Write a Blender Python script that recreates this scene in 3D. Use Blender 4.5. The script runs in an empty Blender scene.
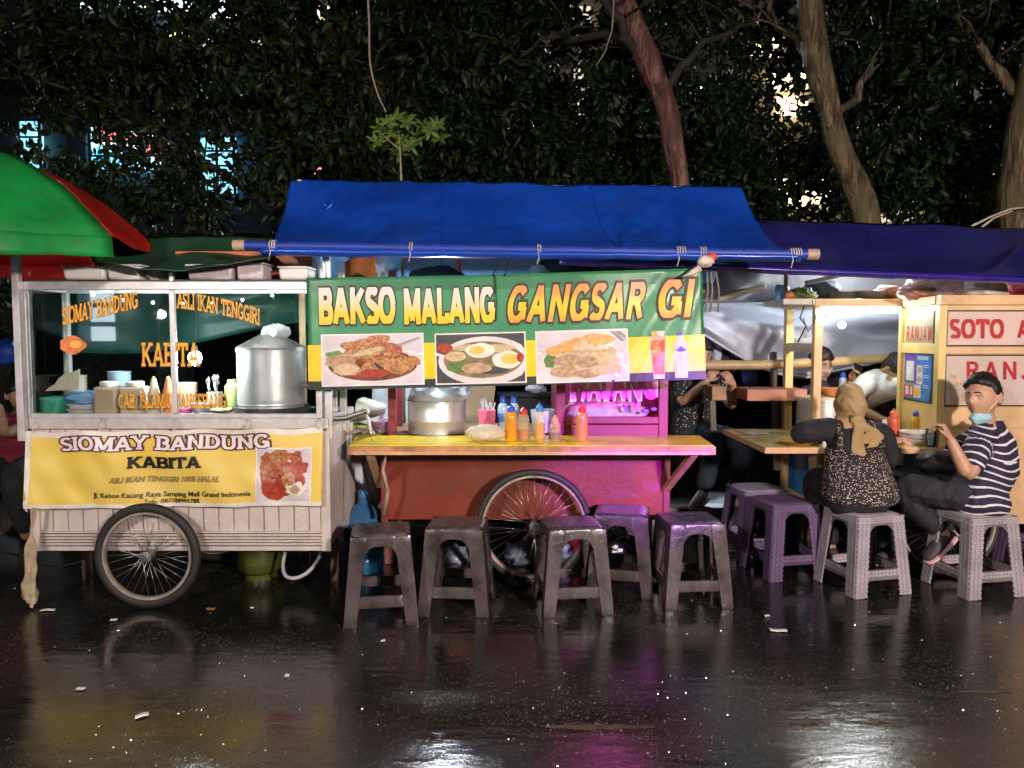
import bpy, bmesh, math, random
from mathutils import Vector, Matrix, noise
R = math.radians
random.seed(7)
S = bpy.context.scene
COL = S.collection
# ------------------------------------------------------------------ camera model
F = 773.0; PITCH = math.atan(49/773); CP, SP = math.cos(PITCH), math.sin(PITCH); EYE = 1.5
def ray(u, v):
    x = (u-512)/F; y = (v-384)/F
    return Vector((x, CP-y*SP, -SP-y*CP))
def at(u, v, Y):
    d = ray(u, v); t = Y/d.y
    return Vector((d.x*t, Y, EYE+d.z*t))
def gr(u, v, z=0.0):
    d = ray(u, v); t = (z-EYE)/d.z
    return Vector((d.x*t, d.y*t, z))
# ------------------------------------------------------------------ materials
MATS = {}
def mat(name, col, rough=.5, metal=0., var=.18, scale=6., bump=0., bscale=60., col2=None, coat=0., spec=.5,
        emit=None, es=0., trans=0., sss=0., dirt=0., alpha=1., sheen=0., detail=5.):
    if name in MATS: return MATS[name]
    m = bpy.data.materials.new(name); m.use_nodes = True
    nt = m.node_tree; N = nt.nodes; L = nt.links
    b = N['Principled BSDF']
    tc = N.new('ShaderNodeTexCoord')
    nz = N.new('ShaderNodeTexNoise'); nz.inputs['Scale'].default_value = scale; nz.inputs['Detail'].default_value = detail
    L.new(tc.outputs['Object'], nz.inputs['Vector'])
    rp = N.new('ShaderNodeValToRGB')
    c = col
    if col2 is None:
        a = [max(0, x*(1-var)) for x in c]; d = [min(1, x*(1+var)) for x in c]
    else: a, d = c, col2
    rp.color_ramp.elements[0].position = .32; rp.color_ramp.elements[1].position = .68
    rp.color_ramp.elements[0].color = (*a, 1); rp.color_ramp.elements[1].color = (*d, 1)
    L.new(nz.outputs['Fac'], rp.inputs['Fac'])
    out = rp.outputs['Color']
    if dirt > 0:
        n3 = N.new('ShaderNodeTexNoise'); n3.inputs['Scale'].default_value = scale*2.7; n3.inputs['Detail'].default_value = 8
        n3.inputs['Roughness'].default_value = .7
        L.new(tc.outputs['Object'], n3.inputs['Vector'])
        r3 = N.new('ShaderNodeValToRGB'); r3.color_ramp.elements[0].position = .5; r3.color_ramp.elements[1].position = .72
        L.new(n3.outputs['Fac'], r3.inputs['Fac'])
        mu = N.new('ShaderNodeMath'); mu.operation = 'MULTIPLY'; mu.inputs[1].default_value = dirt
        L.new(r3.outputs['Color'], mu.inputs[0])
        mx = N.new('ShaderNodeMix'); mx.data_type = 'RGBA'
        L.new(mu.outputs[0], mx.inputs['Factor']); L.new(out, mx.inputs['A'])
        mx.inputs['B'].default_value = (.045, .035, .026, 1)
        out = mx.outputs['Result']
    L.new(out, b.inputs['Base Color'])
    mr = N.new('ShaderNodeMapRange'); mr.inputs['To Min'].default_value = max(.02, rough-.08); mr.inputs['To Max'].default_value = min(1, rough+.1)
    L.new(nz.outputs['Fac'], mr.inputs['Value']); L.new(mr.outputs['Result'], b.inputs['Roughness'])
    b.inputs['Metallic'].default_value = metal
    b.inputs['Specular IOR Level'].default_value = spec
    if coat: b.inputs['Coat Weight'].default_value = coat; b.inputs['Coat Roughness'].default_value = .1
    if trans: b.inputs['Transmission Weight'].default_value = trans; b.inputs['IOR'].default_value = 1.3
    if sheen: b.inputs['Sheen Weight'].default_value = sheen
    if sss:
        b.inputs['Subsurface Weight'].default_value = sss; b.inputs['Subsurface Radius'].default_value = (.012, .005, .003)
    if emit: b.inputs['Emission Color'].default_value = (*emit, 1); b.inputs['Emission Strength'].default_value = es
    if bump:
        n2 = N.new('ShaderNodeTexNoise'); n2.inputs['Scale'].default_value = bscale; n2.inputs['Detail'].default_value = 6
        L.new(tc.outputs['Object'], n2.inputs['Vector'])
        bp = N.new('ShaderNodeBump'); bp.inputs['Strength'].default_value = bump; bp.inputs['Distance'].default_value = .01
        L.new(n2.outputs['Fac'], bp.inputs['Height']); L.new(bp.outputs['Normal'], b.inputs['Normal'])
    MATS[name] = m
    return m
def glassmat(name, tint=(1, 1, 1), refl=.10, rough=.02):
    if name in MATS: return MATS[name]
    m = bpy.data.materials.new(name); m.use_nodes = True
    nt = m.node_tree; N = nt.nodes; L = nt.links; N.remove(N['Principled BSDF'])
    t = N.new('ShaderNodeBsdfTransparent'); t.inputs['Color'].default_value = (*tint, 1)
    g = N.new('ShaderNodeBsdfGlossy'); g.inputs['Roughness'].default_value = rough
    lw = N.new('ShaderNodeFresnel'); lw.inputs['IOR'].default_value = 1.5
    tc = N.new('ShaderNodeTexCoord'); nz = N.new('ShaderNodeTexNoise'); nz.inputs['Scale'].default_value = 3
    L.new(tc.outputs['Object'], nz.inputs['Vector'])
    mr = N.new('ShaderNodeMapRange'); mr.inputs['To Min'].default_value = .6*refl*10; mr.inputs['To Max'].default_value = 1.3*refl*10
    L.new(nz.outputs['Fac'], mr.inputs['Value'])
    mu = N.new('ShaderNodeMath'); mu.operation = 'MULTIPLY'; mu.use_clamp = True
    L.new(lw.outputs[0], mu.inputs[0]); L.new(mr.outputs[0], mu.inputs[1])
    mx = N.new('ShaderNodeMixShader'); L.new(mu.outputs[0], mx.inputs[0]); L.new(t.outputs[0], mx.inputs[1]); L.new(g.outputs[0], mx.inputs[2])
    L.new(mx.outputs[0], N['Material Output'].inputs['Surface'])
    MATS[name] = m; return m
def filmmat(name, col, op=.5, rough=.2):
    """thin translucent plastic: part see-through, part pale glossy film"""
    if name in MATS: return MATS[name]
    m = bpy.data.materials.new(name); m.use_nodes = True
    nt = m.node_tree; N = nt.nodes; L = nt.links; b = N['Principled BSDF']
    b.inputs['Base Color'].default_value = (*col, 1); b.inputs['Roughness'].default_value = rough
    t = N.new('ShaderNodeBsdfTransparent')
    tc = N.new('ShaderNodeTexCoord'); nz = N.new('ShaderNodeTexNoise'); nz.inputs['Scale'].default_value = 22; nz.inputs['Detail'].default_value = 4
    L.new(tc.outputs['Object'], nz.inputs['Vector'])
    mr = N.new('ShaderNodeMapRange'); mr.inputs['To Min'].default_value = max(0, op-.3); mr.inputs['To Max'].default_value = min(1, op+.3)
    L.new(nz.outputs['Fac'], mr.inputs['Value'])
    bp = N.new('ShaderNodeBump'); bp.inputs['Strength'].default_value = .6; bp.inputs['Distance'].default_value = .02
    L.new(nz.outputs['Fac'], bp.inputs['Height']); L.new(bp.outputs['Normal'], b.inputs['Normal'])
    mx = N.new('ShaderNodeMixShader'); L.new(mr.outputs[0], mx.inputs[0]); L.new(t.outputs[0], mx.inputs[1]); L.new(b.outputs[0], mx.inputs[2])
    L.new(mx.outputs[0], N['Material Output'].inputs['Surface'])
    MATS[name] = m; return m
def emitmat(name, col, st):
    if name in MATS: return MATS[name]
    m = bpy.data.materials.new(name); m.use_nodes = True
    nt = m.node_tree; N = nt.nodes; N.remove(N['Principled BSDF'])
    e = N.new('ShaderNodeEmission'); e.inputs[0].default_value = (*col, 1); e.inputs[1].default_value = st
    nt.links.new(e.outputs[0], N['Material Output'].inputs['Surface'])
    MATS[name] = m; return m
def gradmat(name, stops, rough=.45, axis='Z', lo=0, hi=1, speck=.0):
    """a printed colour gradient that runs along one world axis of the print"""
    if name in MATS: return MATS[name]
    m = bpy.data.materials.new(name); m.use_nodes = True
    nt = m.node_tree; N = nt.nodes; L = nt.links; b = N['Principled BSDF']; b.inputs['Roughness'].default_value = rough
    tc = N.new('ShaderNodeTexCoord'); sx = N.new('ShaderNodeSeparateXYZ'); L.new(tc.outputs['Generated'], sx.inputs[0])
    rp = N.new('ShaderNodeValToRGB'); cr = rp.color_ramp
    while len(cr.elements) < len(stops): cr.elements.new(.5)
    for e, (p, c) in zip(cr.elements, stops): e.position = p; e.color = (*c, 1)
    L.new(sx.outputs[axis], rp.inputs[0]); L.new(rp.outputs[0], b.inputs['Base Color'])
    MATS[name] = m; return m
# ------------------------------------------------------------------ mesh builder (world coordinates)
class MB:
    def __init__(s): s.v = []; s.f = []; s.m = []; s.cur = 0
    def add(s, vs, fs, mi=None):
        o = len(s.v); s.v += [Vector(p) for p in vs]
        for f in fs: s.f.append([i+o for i in f]); s.m.append(s.cur if mi is None else mi)
        return s
    def box(s, c, size, rot=None, taper=1.0):
        hx, hy, hz = size[0]/2, size[1]/2, size[2]/2
        vs = []
        for z, k in ((-hz, 1), (hz, taper)):
            for x, y in ((-hx, -hy), (hx, -hy), (hx, hy), (-hx, hy)): vs.append(Vector((x*k, y*k, z)))
        if rot is not None: vs = [rot @ p for p in vs]
        c = Vector(c); vs = [p+c for p in vs]
        return s.add(vs, [(3, 2, 1, 0), (4, 5, 6, 7), (0, 1, 5, 4), (1, 2, 6, 5), (2, 3, 7, 6), (3, 0, 4, 7)])
    def bb(s, x0, x1, y0, y1, z0, z1): return s.box(((x0+x1)/2, (y0+y1)/2, (z0+z1)/2), (abs(x1-x0), abs(y1-y0), abs(z1-z0)))
    def bar(s, p0, p1, w, h=None, up=(0, 0, 1)):
        h = h or w; p0, p1 = Vector(p0), Vector(p1); d = (p1-p0); l = d.length; d.normalize()
        up = Vector(up); r = d.cross(up)
        if r.length < 1e-4: r = d.cross(Vector((0, 1, 0)))
        r.normalize(); u = r.cross(d)
        M = Matrix((r, d, u)).transposed()
        return s.box((p0+p1)/2, (w, l, h), M)
    def tube(s, pts, rad, n=10, cap=True):
        pts = [Vector(p) for p in pts]; k = len(pts)
        if not hasattr(rad, '__len__'): rad = [rad]*k
        rings = []; ref = None
        for i, p in enumerate(pts):
            d = (pts[min(i+1, k-1)]-pts[max(i-1, 0)]).normalized()
            if ref is None:
                ref = Vector((0, 0, 1)) if abs(d.z) < .9 else Vector((1, 0, 0))
            a = d.cross(ref).normalized(); b = a.cross(d).normalized(); ref = b
            rings.append([p+(a*math.cos(2*math.pi*j/n)+b*math.sin(2*math.pi*j/n))*rad[i] for j in range(n)])
        vs = [q for r in rings for q in r]; fs = []
        for i in range(k-1):
            for j in range(n): fs.append((i*n+j, i*n+(j+1) % n, (i+1)*n+(j+1) % n, (i+1)*n+j))
        if cap: fs += [tuple(range(n))[::-1], tuple(range((k-1)*n, k*n))]
        return s.add(vs, fs)
    def lathe(s, prof, c=(0, 0, 0), n=24, axis='Z', sx=1., sy=1., a0=0, a1=2*math.pi):
        c = Vector(c); vs = []; full = abs(a1-a0-2*math.pi) < 1e-6; nn = n if full else n+1
        for (r, z) in prof:
            for j in range(nn):
                a = a0+(a1-a0)*j/n; x, y = r*math.cos(a)*sx, r*math.sin(a)*sy
                p = (x, y, z) if axis == 'Z' else ((x, z, y) if axis == 'Y' else (z, x, y))
                vs.append(c+Vector(p))
        fs = []
        for i in range(len(prof)-1):
            for j in range(n):
                j2 = (j+1) % nn
                fs.append((i*nn+j, i*nn+j2, (i+1)*nn+j2, (i+1)*nn+j))
        return s.add(vs, fs)
    def grid(s, fn, nu, nv, thick=0.):
        vs = [fn(i/nu, j/nv) for j in range(nv+1) for i in range(nu+1)]
        fs = [(j*(nu+1)+i, j*(nu+1)+i+1, (j+1)*(nu+1)+i+1, (j+1)*(nu+1)+i) for j in range(nv) for i in range(nu)]
        return s.add(vs, fs)
    def sphere(s, c, r, n=16, m=10, fn=None):
        c = Vector(c); rr = Vector(r) if hasattr(r, '__len__') else Vector((r, r, r)); vs = []
        for i in range(m+1):
            th = math.pi*i/m
            for j in range(n):
                a = 2*math.pi*j/n; d = Vector((math.sin(th)*math.cos(a), math.sin(th)*math.sin(a), math.cos(th)))
                k = fn(d) if fn else 1.
                vs.append(c+Vector((d.x*rr.x, d.y*rr.y, d.z*rr.z))*k)
        fs = [(i*n+j, i*n+(j+1) % n, (i+1)*n+(j+1) % n, (i+1)*n+j) for i in range(m) for j in range(n)]
        fs = [f[::-1] for f in fs]
        return s.add(vs, fs)
    def torus(s, c, R0, r, axis='Y', n=48, m=10, flat=1.):
        c = Vector(c); vs = []
        for i in range(n):
            a = 2*math.pi*i/n
            for j in range(m):
                b = 2*math.pi*j/m; q = R0+r*math.cos(b); h = r*flat*math.sin(b)
                x, y = q*math.cos(a), q*math.sin(a)
                vs.append(c+Vector({'Y': (x, h, y), 'Z': (x, y, h), 'X': (h, x, y)}[axis]))
        fs = [(i*m+j, ((i+1) % n)*m+j, ((i+1) % n)*m+(j+1) % m, i*m+(j+1) % m) for i in range(n) for j in range(m)]
        return s.add(vs, fs)
    def loft(s, rings):
        """rings: list of (centre, a-vector, b-vector); closed with caps"""
        n = 20; vs = []
        for (c, a, b) in rings:
            for j in range(n):
                t = 2*math.pi*j/n; vs.append(Vector(c)+Vector(a)*math.cos(t)+Vector(b)*math.sin(t))
        k = len(rings)
        fs = [(i*n+j, i*n+(j+1) % n, (i+1)*n+(j+1) % n, (i+1)*n+j) for i in range(k-1) for j in range(n)]
        fs += [tuple(range(n))[::-1], tuple(range((k-1)*n, k*n))]
        return s.add(vs, fs)
    def build(s, name, mats, parent=None, smooth=False, bev=0., solid=0., sub=0, recalc=True, weld=False):
        me = bpy.data.meshes.new(name)
        base = parent_loc(parent)
        me.from_pydata([tuple(v-base) for v in s.v], [], s.f)
        if not isinstance(mats, (list, tuple)): mats = [mats]
        for m in mats: me.materials.append(m)
        if len(mats) > 1: me.polygons.foreach_set('material_index', s.m)
        if recalc:
            bm = bmesh.new(); bm.from_mesh(me)
            if weld: bmesh.ops.remove_doubles(bm, verts=bm.verts, dist=.0004)
            bmesh.ops.recalc_face_normals(bm, faces=bm.faces); bm.to_mesh(me); bm.free()
        me.update()
        if smooth: 
            me.polygons.foreach_set('use_smooth', [True]*len(me.polygons))
            if smooth == 'auto': me.set_sharp_from_angle(angle=R(38))
        o = bpy.data.objects.new(name, me); COL.objects.link(o)
        if parent is not None: o.parent = parent
        if solid:
            q = o.modifiers.new('s', 'SOLIDIFY'); q.thickness = solid; q.offset = 0
        if bev:
            q = o.modifiers.new('b', 'BEVEL'); q.width = bev; q.segments = 2; q.limit_method = 'ANGLE'; q.angle_limit = R(40); q.harden_normals = False
        if sub:
            q = o.modifiers.new('u', 'SUBSURF'); q.levels = sub; q.render_levels = sub
        return o
def parent_loc(p):
    v = Vector((0, 0, 0))
    while p is not None: v = v+p.location; p = p.parent
    return v
def tag(o, label=None, cat=None, group=None, kind=None):
    if label: o['label'] = label
    if cat: o['category'] = cat
    if group: o['group'] = group
    if kind: o['kind'] = kind
    return o
def thing(name, label, cat, loc=(0, 0, 0), group=None):
    o = bpy.data.objects.new(name, None); o.empty_display_size = .1; COL.objects.link(o); o.location = loc
    return tag(o, label, cat, group)
def dup(root, loc, rotz=0, label=None, scale=None):
    r = root.copy(); COL.objects.link(r); r.location = loc; r.rotation_euler = (0, 0, rotz)
    if label: r['label'] = label
    if scale: r.scale = scale
    for ch in list(root.children):
        c = ch.copy(); COL.objects.link(c); c.parent = r
        for g in ch.children:
            d = g.copy(); COL.objects.link(d); d.parent = c
    return r
def cr(pts, k=6):
    P = [Vector(p) for p in pts]; P = [P[0]*2-P[1]]+P+[P[-1]*2-P[-2]]; o = []
    for i in range(1, len(P)-2):
        for j in range(k):
            t = j/k; a, b, c, d = P[i-1:i+3]; o.append(.5*((2*b)+(c-a)*t+(2*a-5*b+4*c-d)*t*t+(3*b-a-3*c+d)*t**3))
    return o+[P[-2]]
def jit(a): return random.uniform(-a, a)
def nz(p, sc=1.): return noise.noise(Vector(p)*sc)
# ------------------------------------------------------------------ lettering
def text2d(s, bold=0.0, space=1.0):
    cu = bpy.data.curves.new('t', 'FONT'); cu.body = s; cu.size = 1; cu.offset = bold; cu.resolution_u = 4; cu.space_character = space
    cu.fill_mode = 'FRONT'
    o = bpy.data.objects.new('t', cu); COL.objects.link(o)
    dg = bpy.context.evaluated_depsgraph_get(); dg.update()
    me = bpy.data.meshes.new_from_object(o.evaluated_get(dg))
    vs = [(v.co.x, v.co.y) for v in me.vertices]; fs = [list(p.vertices) for p in me.polygons]
    bpy.data.objects.remove(o); bpy.data.curves.remove(cu); bpy.data.meshes.remove(me)
    return vs, fs
def arc(cx, cy, rx, ry, a0, a1, n=9):
    return [(cx+rx*math.cos(R(a0+(a1-a0)*i/n)), cy+ry*math.sin(R(a0+(a1-a0)*i/n))) for i in range(n+1)]
# stroke alphabet: width, strokes, slab points
GL = {
 'I': (.30, [[(.15, 0), (.15, 1)]], [(.15, 0), (.15, 1)]),
 'O': (.84, [arc(.42, .5, .34, .44, 0, 360, 20)], []),
 'S': (.62, [arc(.31, .73, .23, .21, 25, 270, 10)+arc(.31, .27, .24, .22, 90, -155, 10)], []),
 'M': (.98, [[(.14, 0), (.14, 1)], [(.14, 1), (.49, .12)], [(.49, .12), (.84, 1)], [(.84, 1), (.84, 0)]], [(.14, 0), (.84, 0), (.10, 1), (.88, 1)]),
 'A': (.86, [[(.10, 0), (.43, 1)], [(.43, 1), (.76, 0)], [(.24, .33), (.62, .33)]], [(.10, 0), (.76, 0)]),
 'Y': (.82, [[(.08, 1), (.41, .48)], [(.74, 1), (.41, .48)], [(.41, .48), (.41, 0)]], [(.41, 0), (.08, 1), (.74, 1)]),
 'B': (.74, [[(.15, 0), (.15, 1)], [(.15, .94), (.4, .94)]+arc(.4, .73, .22, .21, 90, -90, 8)+[(.15, .52)], [(.15, .52), (.42, .52)]+arc(.42, .29, .24, .23, 90, -90, 8)+[(.15, .06)]], [(.12, 0), (.12, 1)]),
 'N': (.88, [[(.15, 0), (.15, 1)], [(.15, 1), (.73, 0)], [(.73, 0), (.73, 1)]], [(.15, 0), (.12, 1), (.73, 1)]),
 'D': (.82, [[(.15, 0), (.15, 1)], [(.15, .93), (.32, .93)]+arc(.32, .5, .38, .43, 90, -90, 12)+[(.15, .07)]], [(.12, 0), (.12, 1)]),
 'U': (.84, [[(.15, 1), (.15, .36)]+arc(.42, .34, .27, .28, 180, 360, 10)+[(.69, 1)]], [(.15, 1), (.69, 1)]),
 'G': (.84, [arc(.42, .5, .33, .44, 40, 345, 16), [(.74, .42), (.74, .08)], [(.46, .44), (.80, .44)]], []),
 'K': (.84, [[(.15, 0), (.15, 1)], [(.70, 1), (.18, .42)], [(.34, .56), (.72, 0)]], [(.15, 0), (.15, 1), (.70, 1), (.72, 0)]),
 'T': (.76, [[(.38, 0), (.38, 1)], [(.06, .93), (.70, .93)], [(.06, .70), (.06, .98)], [(.70, .70), (.70, .98)]], [(.38, 0)]),
 'L': (.68, [[(.15, 0), (.15, 1)], [(.15, .07), (.6, .07)], [(.6, .02), (.6, .3)]], [(.15, 1), (.12, 0)]),
 'E': (.70, [[(.15, 0), (.15, 1)], [(.15, .93), (.6, .93)], [(.15, .5), (.48, .5)], [(.15, .07), (.62, .07)], [(.6, .98), (.6, .72)], [(.62, .02), (.62, .28)]], [(.12, 0), (.12, 1)]),
 'R': (.82, [[(.15, 0), (.15, 1)], [(.15, .94), (.42, .94)]+arc(.42, .72, .23, .22, 90, -90, 8)+[(.15, .5)], [(.4, .5), (.68, 0)]], [(.12, 0), (.12, 1), (.7, 0)]),
 'C': (.78, [arc(.42, .5, .33, .44, 45, 315, 14)], []),
 'J': (.60, [[(.45, 1), (.45, .34)]+arc(.27, .30, .18, .24, 0, -165, 8)], []),
 'W': (1.06, [[(.08, 1), (.30, 0)], [(.30, 0), (.53, .9)], [(.53, .9), (.76, 0)], [(.76, 0), (.98, 1)]], []),
 ' ': (.42, [], []), '.': (.3, [[(.15, 0), (.15, .16)]], []),
}
def slab2d(s, w=.15, sw=.17, sh=.10, grow=0.0, gap=.03, slab=True):
    """slab-serif letters drawn as broad strokes; returns quads and discs in letter space"""
    vs, fs = [], []; x = 0.0
    def poly(ps):
        o = len(vs); vs.extend([(p[0], min(1+grow, max(-grow, p[1]))) for p in ps]); fs.append(list(range(o, o+len(ps))))
    for ch in s:
        W, strokes, slabs = GL[ch]
        for st in strokes:
            st = [(x+p[0], min(1-w*.28, max(w*.28, p[1])) if len(st) > 2 else p[1]) for p in st]
            h = w/2+grow
            for a, b in zip(st, st[1:]):
                dx, dy = b[0]-a[0], b[1]-a[1]; l = math.hypot(dx, dy) or 1; nx, ny = -dy/l*h, dx/l*h; ex, ey = dx/l*grow, dy/l*grow
                poly([(a[0]-nx-ex, a[1]-ny-ey), (b[0]-nx+ex, b[1]-ny+ey), (b[0]+nx+ex, b[1]+ny+ey), (a[0]+nx-ex, a[1]+ny-ey)])
            for a in st[1:-1]:
                poly([(a[0]+h*math.cos(k*math.pi/4), a[1]+h*math.sin(k*math.pi/4)) for k in range(8)])
        for (px, py) in (slabs if slab else []):
            y0, y1 = (0, sh) if py < .5 else (1-sh, 1)
            poly([(x+px-sw-grow, y0-grow), (x+px+sw+grow, y0-grow), (x+px+sw+grow, y1+grow), (x+px-sw-grow, y1+grow)])
        x += W+gap
    return vs, fs
def lay(mb, flat, ref, rect, fn, depth, step=0.0, shear=0.0, bend=None):
    """fit flat lettering (bounds of ref) into rect (u0,v0,u1,v1) of a surface fn(u,v,depth)"""
    xs = [p[0] for p in ref[0]]; ys = [p[1] for p in ref[0]]
    x0, x1, y0, y1 = min(xs), max(xs), min(ys), max(ys); u0, v0, u1, v1 = rect
    vs, fs = flat; k = 0
    if step:
        for f in fs:
            o = []
            for i in f:
                a = (vs[i][0]-x0)/(x1-x0); b = (vs[i][1]-y0)/(y1-y0)
                u = u0+(u1-u0)*a+shear*(b-.5); v = v0+(v1-v0)*b+(bend(a) if bend else 0)
                o.append(fn(u, v, depth+step*(k % 12)))
            mb.add(o, [list(range(len(o)))]); k += 1
    else:
        o = []
        for p in vs:
            a = (p[0]-x0)/(x1-x0); b = (p[1]-y0)/(y1-y0)
            u = u0+(u1-u0)*a+shear*(b-.5); v = v0+(v1-v0)*b+(bend(a) if bend else 0)
            o.append(fn(u, v, depth))
        mb.add(o, fs)
def flatbox(u0, u1, v0, v1, Y, tilt=0.):
    """surface on a facing plane: u,v are pixels of the authoring view, at depth Y"""
    def fn(u, v, d): 
        p = at(u, v, Y); p.y -= d; return p
    return fn
# ------------------------------------------------------------------ figures
def limb(mb, pts, rad, flat=1.0):
    """tapered limb with round ends through joints pts"""
    P = [Vector(p) for p in pts]; rings = []
    # densify with a rounded path
    Q, RR = [], []
    for i in range(len(P)-1):
        n = 6
        for k in range(n):
            t = k/n; Q.append(P[i].lerp(P[i+1], t)); tt = t
            bulge = 1+.10*math.sin(math.pi*t)*(1 if rad[i] > .03 else 0)
            RR.append((rad[i]*(1-tt)+rad[i+1]*tt)*bulge)
    Q.append(P[-1]); RR.append(rad[-1])
    for _ in range(2):
        Q = [Q[0]]+[Q[i-1]*.25+Q[i]*.5+Q[i+1]*.25 for i in range(1, len(Q)-1)]+[Q[-1]]
    d0 = (Q[0]-Q[1]).normalized(); d1 = (Q[-1]-Q[-2]).normalized()
    pre = [(Q[0]+d0*RR[0]*.9, RR[0]*.35), (Q[0]+d0*RR[0]*.6, RR[0]*.78)]
    post = [(Q[-1]+d1*RR[-1]*.6, RR[-1]*.78), (Q[-1]+d1*RR[-1]*.9, RR[-1]*.35)]
    allp = [p for p, r in pre]+Q+[p for p, r in post]; allr = [r for p, r in pre]+RR+[r for p, r in post]
    mb.tube(allp, allr, 12)
def torso(mb, secs):
    """secs: list of (centre, right-vector, half width, half depth, up-dir)"""
    rings = []
    for i, (c, r, w, d) in enumerate(secs):
        c = Vector(c); r = Vector(r).normalized()
        a = Vector(secs[max(i-1, 0)][0]); b = Vector(secs[min(i+1, len(secs)-1)][0]); up = (b-a).normalized()
        f = up.cross(r).normalized(); r2 = f.cross(up).normalized()
        rings.append((c, r2*w, f*d))
    # round the ends
    def shrink(ring, k, off): return (ring[0]+off, ring[1]*k, ring[2]*k)
    u0 = (rings[0][0]-rings[1][0]).normalized(); u1 = (rings[-1][0]-rings[-2][0]).normalized()
    q0 = min(rings[0][1].length, rings[0][2].length); q1 = min(rings[-1][1].length, rings[-1][2].length)
    rings = [shrink(rings[0], .5, u0*q0*.6), shrink(rings[0], .85, u0*q0*.3)]+rings+[shrink(rings[-1], .85, u1*q1*.3), shrink(rings[-1], .5, u1*q1*.6)]
    mb.loft(rings)
def head_frame(f, up=(0, 0, 1)):
    f = Vector(f).normalized(); up = Vector(up); r = f.cross(up).normalized(); u = r.cross(f).normalized()
    return r, f, u       # viewer-independent: r = the head's own right
def head_pt(d, off=0.0):
    """head surface for unit direction d=(right, front, up); metres"""
    x, y, z = d; g = lambda a, b, s: math.exp(-((a)**2+(b)**2)/(s*s))
    w, l, h = .076, .096, .118
    if z < 0:
        k = 1-.34*(-z)**1.4; px = x*w*k; py = y*l*(1-.12*(-z)) + (.012*(-z) if y > 0 else 0)
    else:
        px = x*w*(1+.02*z); py = y*l
    pz = z*h
    if y > 0:
        py += .024*math.exp(-(x/.17)**2-((z+.16)/.17)**2)            # nose
        py += .008*math.exp(-(x/.12)**2-((z-.05)/.16)**2)
        py -= .010*(g(x-.42, z-.06, .2)+g(x+.42, z-.06, .2))          # eye sockets
        py += .006*math.exp(-((z-.22)/.10)**2)*(1-abs(x))            # brow
        py += .008*math.exp(-(x/.26)**2-((z+.50)/.10)**2)            # lips
        py -= .004*math.exp(-(x/.3)**2-((z+.62)/.06)**2)
        py += .012*math.exp(-(x/.3)**2-((z+.85)/.2)**2)              # chin
    v = Vector((px, py, pz)); return v+Vector(d)*off
def head_mesh(mb, c, f, up=(0, 0, 1), s=1.0, off=None, n=40, m=30):
    r, fr, u = head_frame(f, up); c = Vector(c); vs = []
    for i in range(m+1):
        th = math.pi*i/m
        for j in range(n):
            a = 2*math.pi*j/n; d = (math.sin(th)*math.cos(a), math.sin(th)*math.sin(a), math.cos(th))
            p = head_pt(d, off(d) if off else 0.)
            vs.append(c+(r*p.x+fr*p.y+u*p.z)*s)
    fs = [(i*n+j, (i+1)*n+j, (i+1)*n+(j+1) % n, i*n+(j+1) % n) for i in range(m) for j in range(n)]
    mb.add(vs, fs)
def hp(c, f, up, s, d, off=0.):
    r, fr, u = head_frame(f, up); p = head_pt(Vector(d).normalized(), off); return Vector(c)+(r*p.x+fr*p.y+u*p.z)*s
def hand(mb, w, d, nrm, s=1.0, curl=.5, side=1):
    """w wrist, d direction of the fingers, nrm palm normal (fingers curl towards it), side +1: thumb on d x nrm side"""
    w = Vector(w); d = Vector(d).normalized(); nrm = Vector(nrm); nrm = (nrm-d*nrm.dot(d)).normalized(); a = d.cross(nrm).normalized()*side
    mb.loft([(w-d*.01*s, a*.024*s, nrm*.018*s), (w+d*.02*s, a*.032*s, nrm*.017*s), (w+d*.06*s, a*.041*s, nrm*.016*s), (w+d*.092*s, a*.039*s, nrm*.012*s), (w+d*.10*s, a*.03*s, nrm*.008*s)])
    for k, (o, L) in enumerate(((.030, .068), (.010, .077), (-.010, .072), (-.029, .056))):
        p = w+d*.088*s+a*o*s; q = [p]; dd = d.copy(); ang = curl*(1+.12*k)
        for seg in (.42, .32, .26):
            dd = (Matrix.Rotation(ang, 3, d.cross(nrm).normalized()) @ dd).normalized()
            p = p+dd*L*seg*s; q.append(p)
        mb.tube([q[0]-d*.012]+q, [.0085*s, .0088*s, .008*s, .0072*s, .0055*s], 8)
    t0 = w+d*.028*s+a*.026*s; t1 = t0+(d*.7+a*.75+nrm*.3).normalized()*.036*s; t2 = t1+(d*.95+a*.15+nrm*.35).normalized()*.03*s
    mb.tube([w+d*.015*s, t0, t1, t2], [.013*s, .0125*s, .0105*s, .0075*s], 8)
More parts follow.
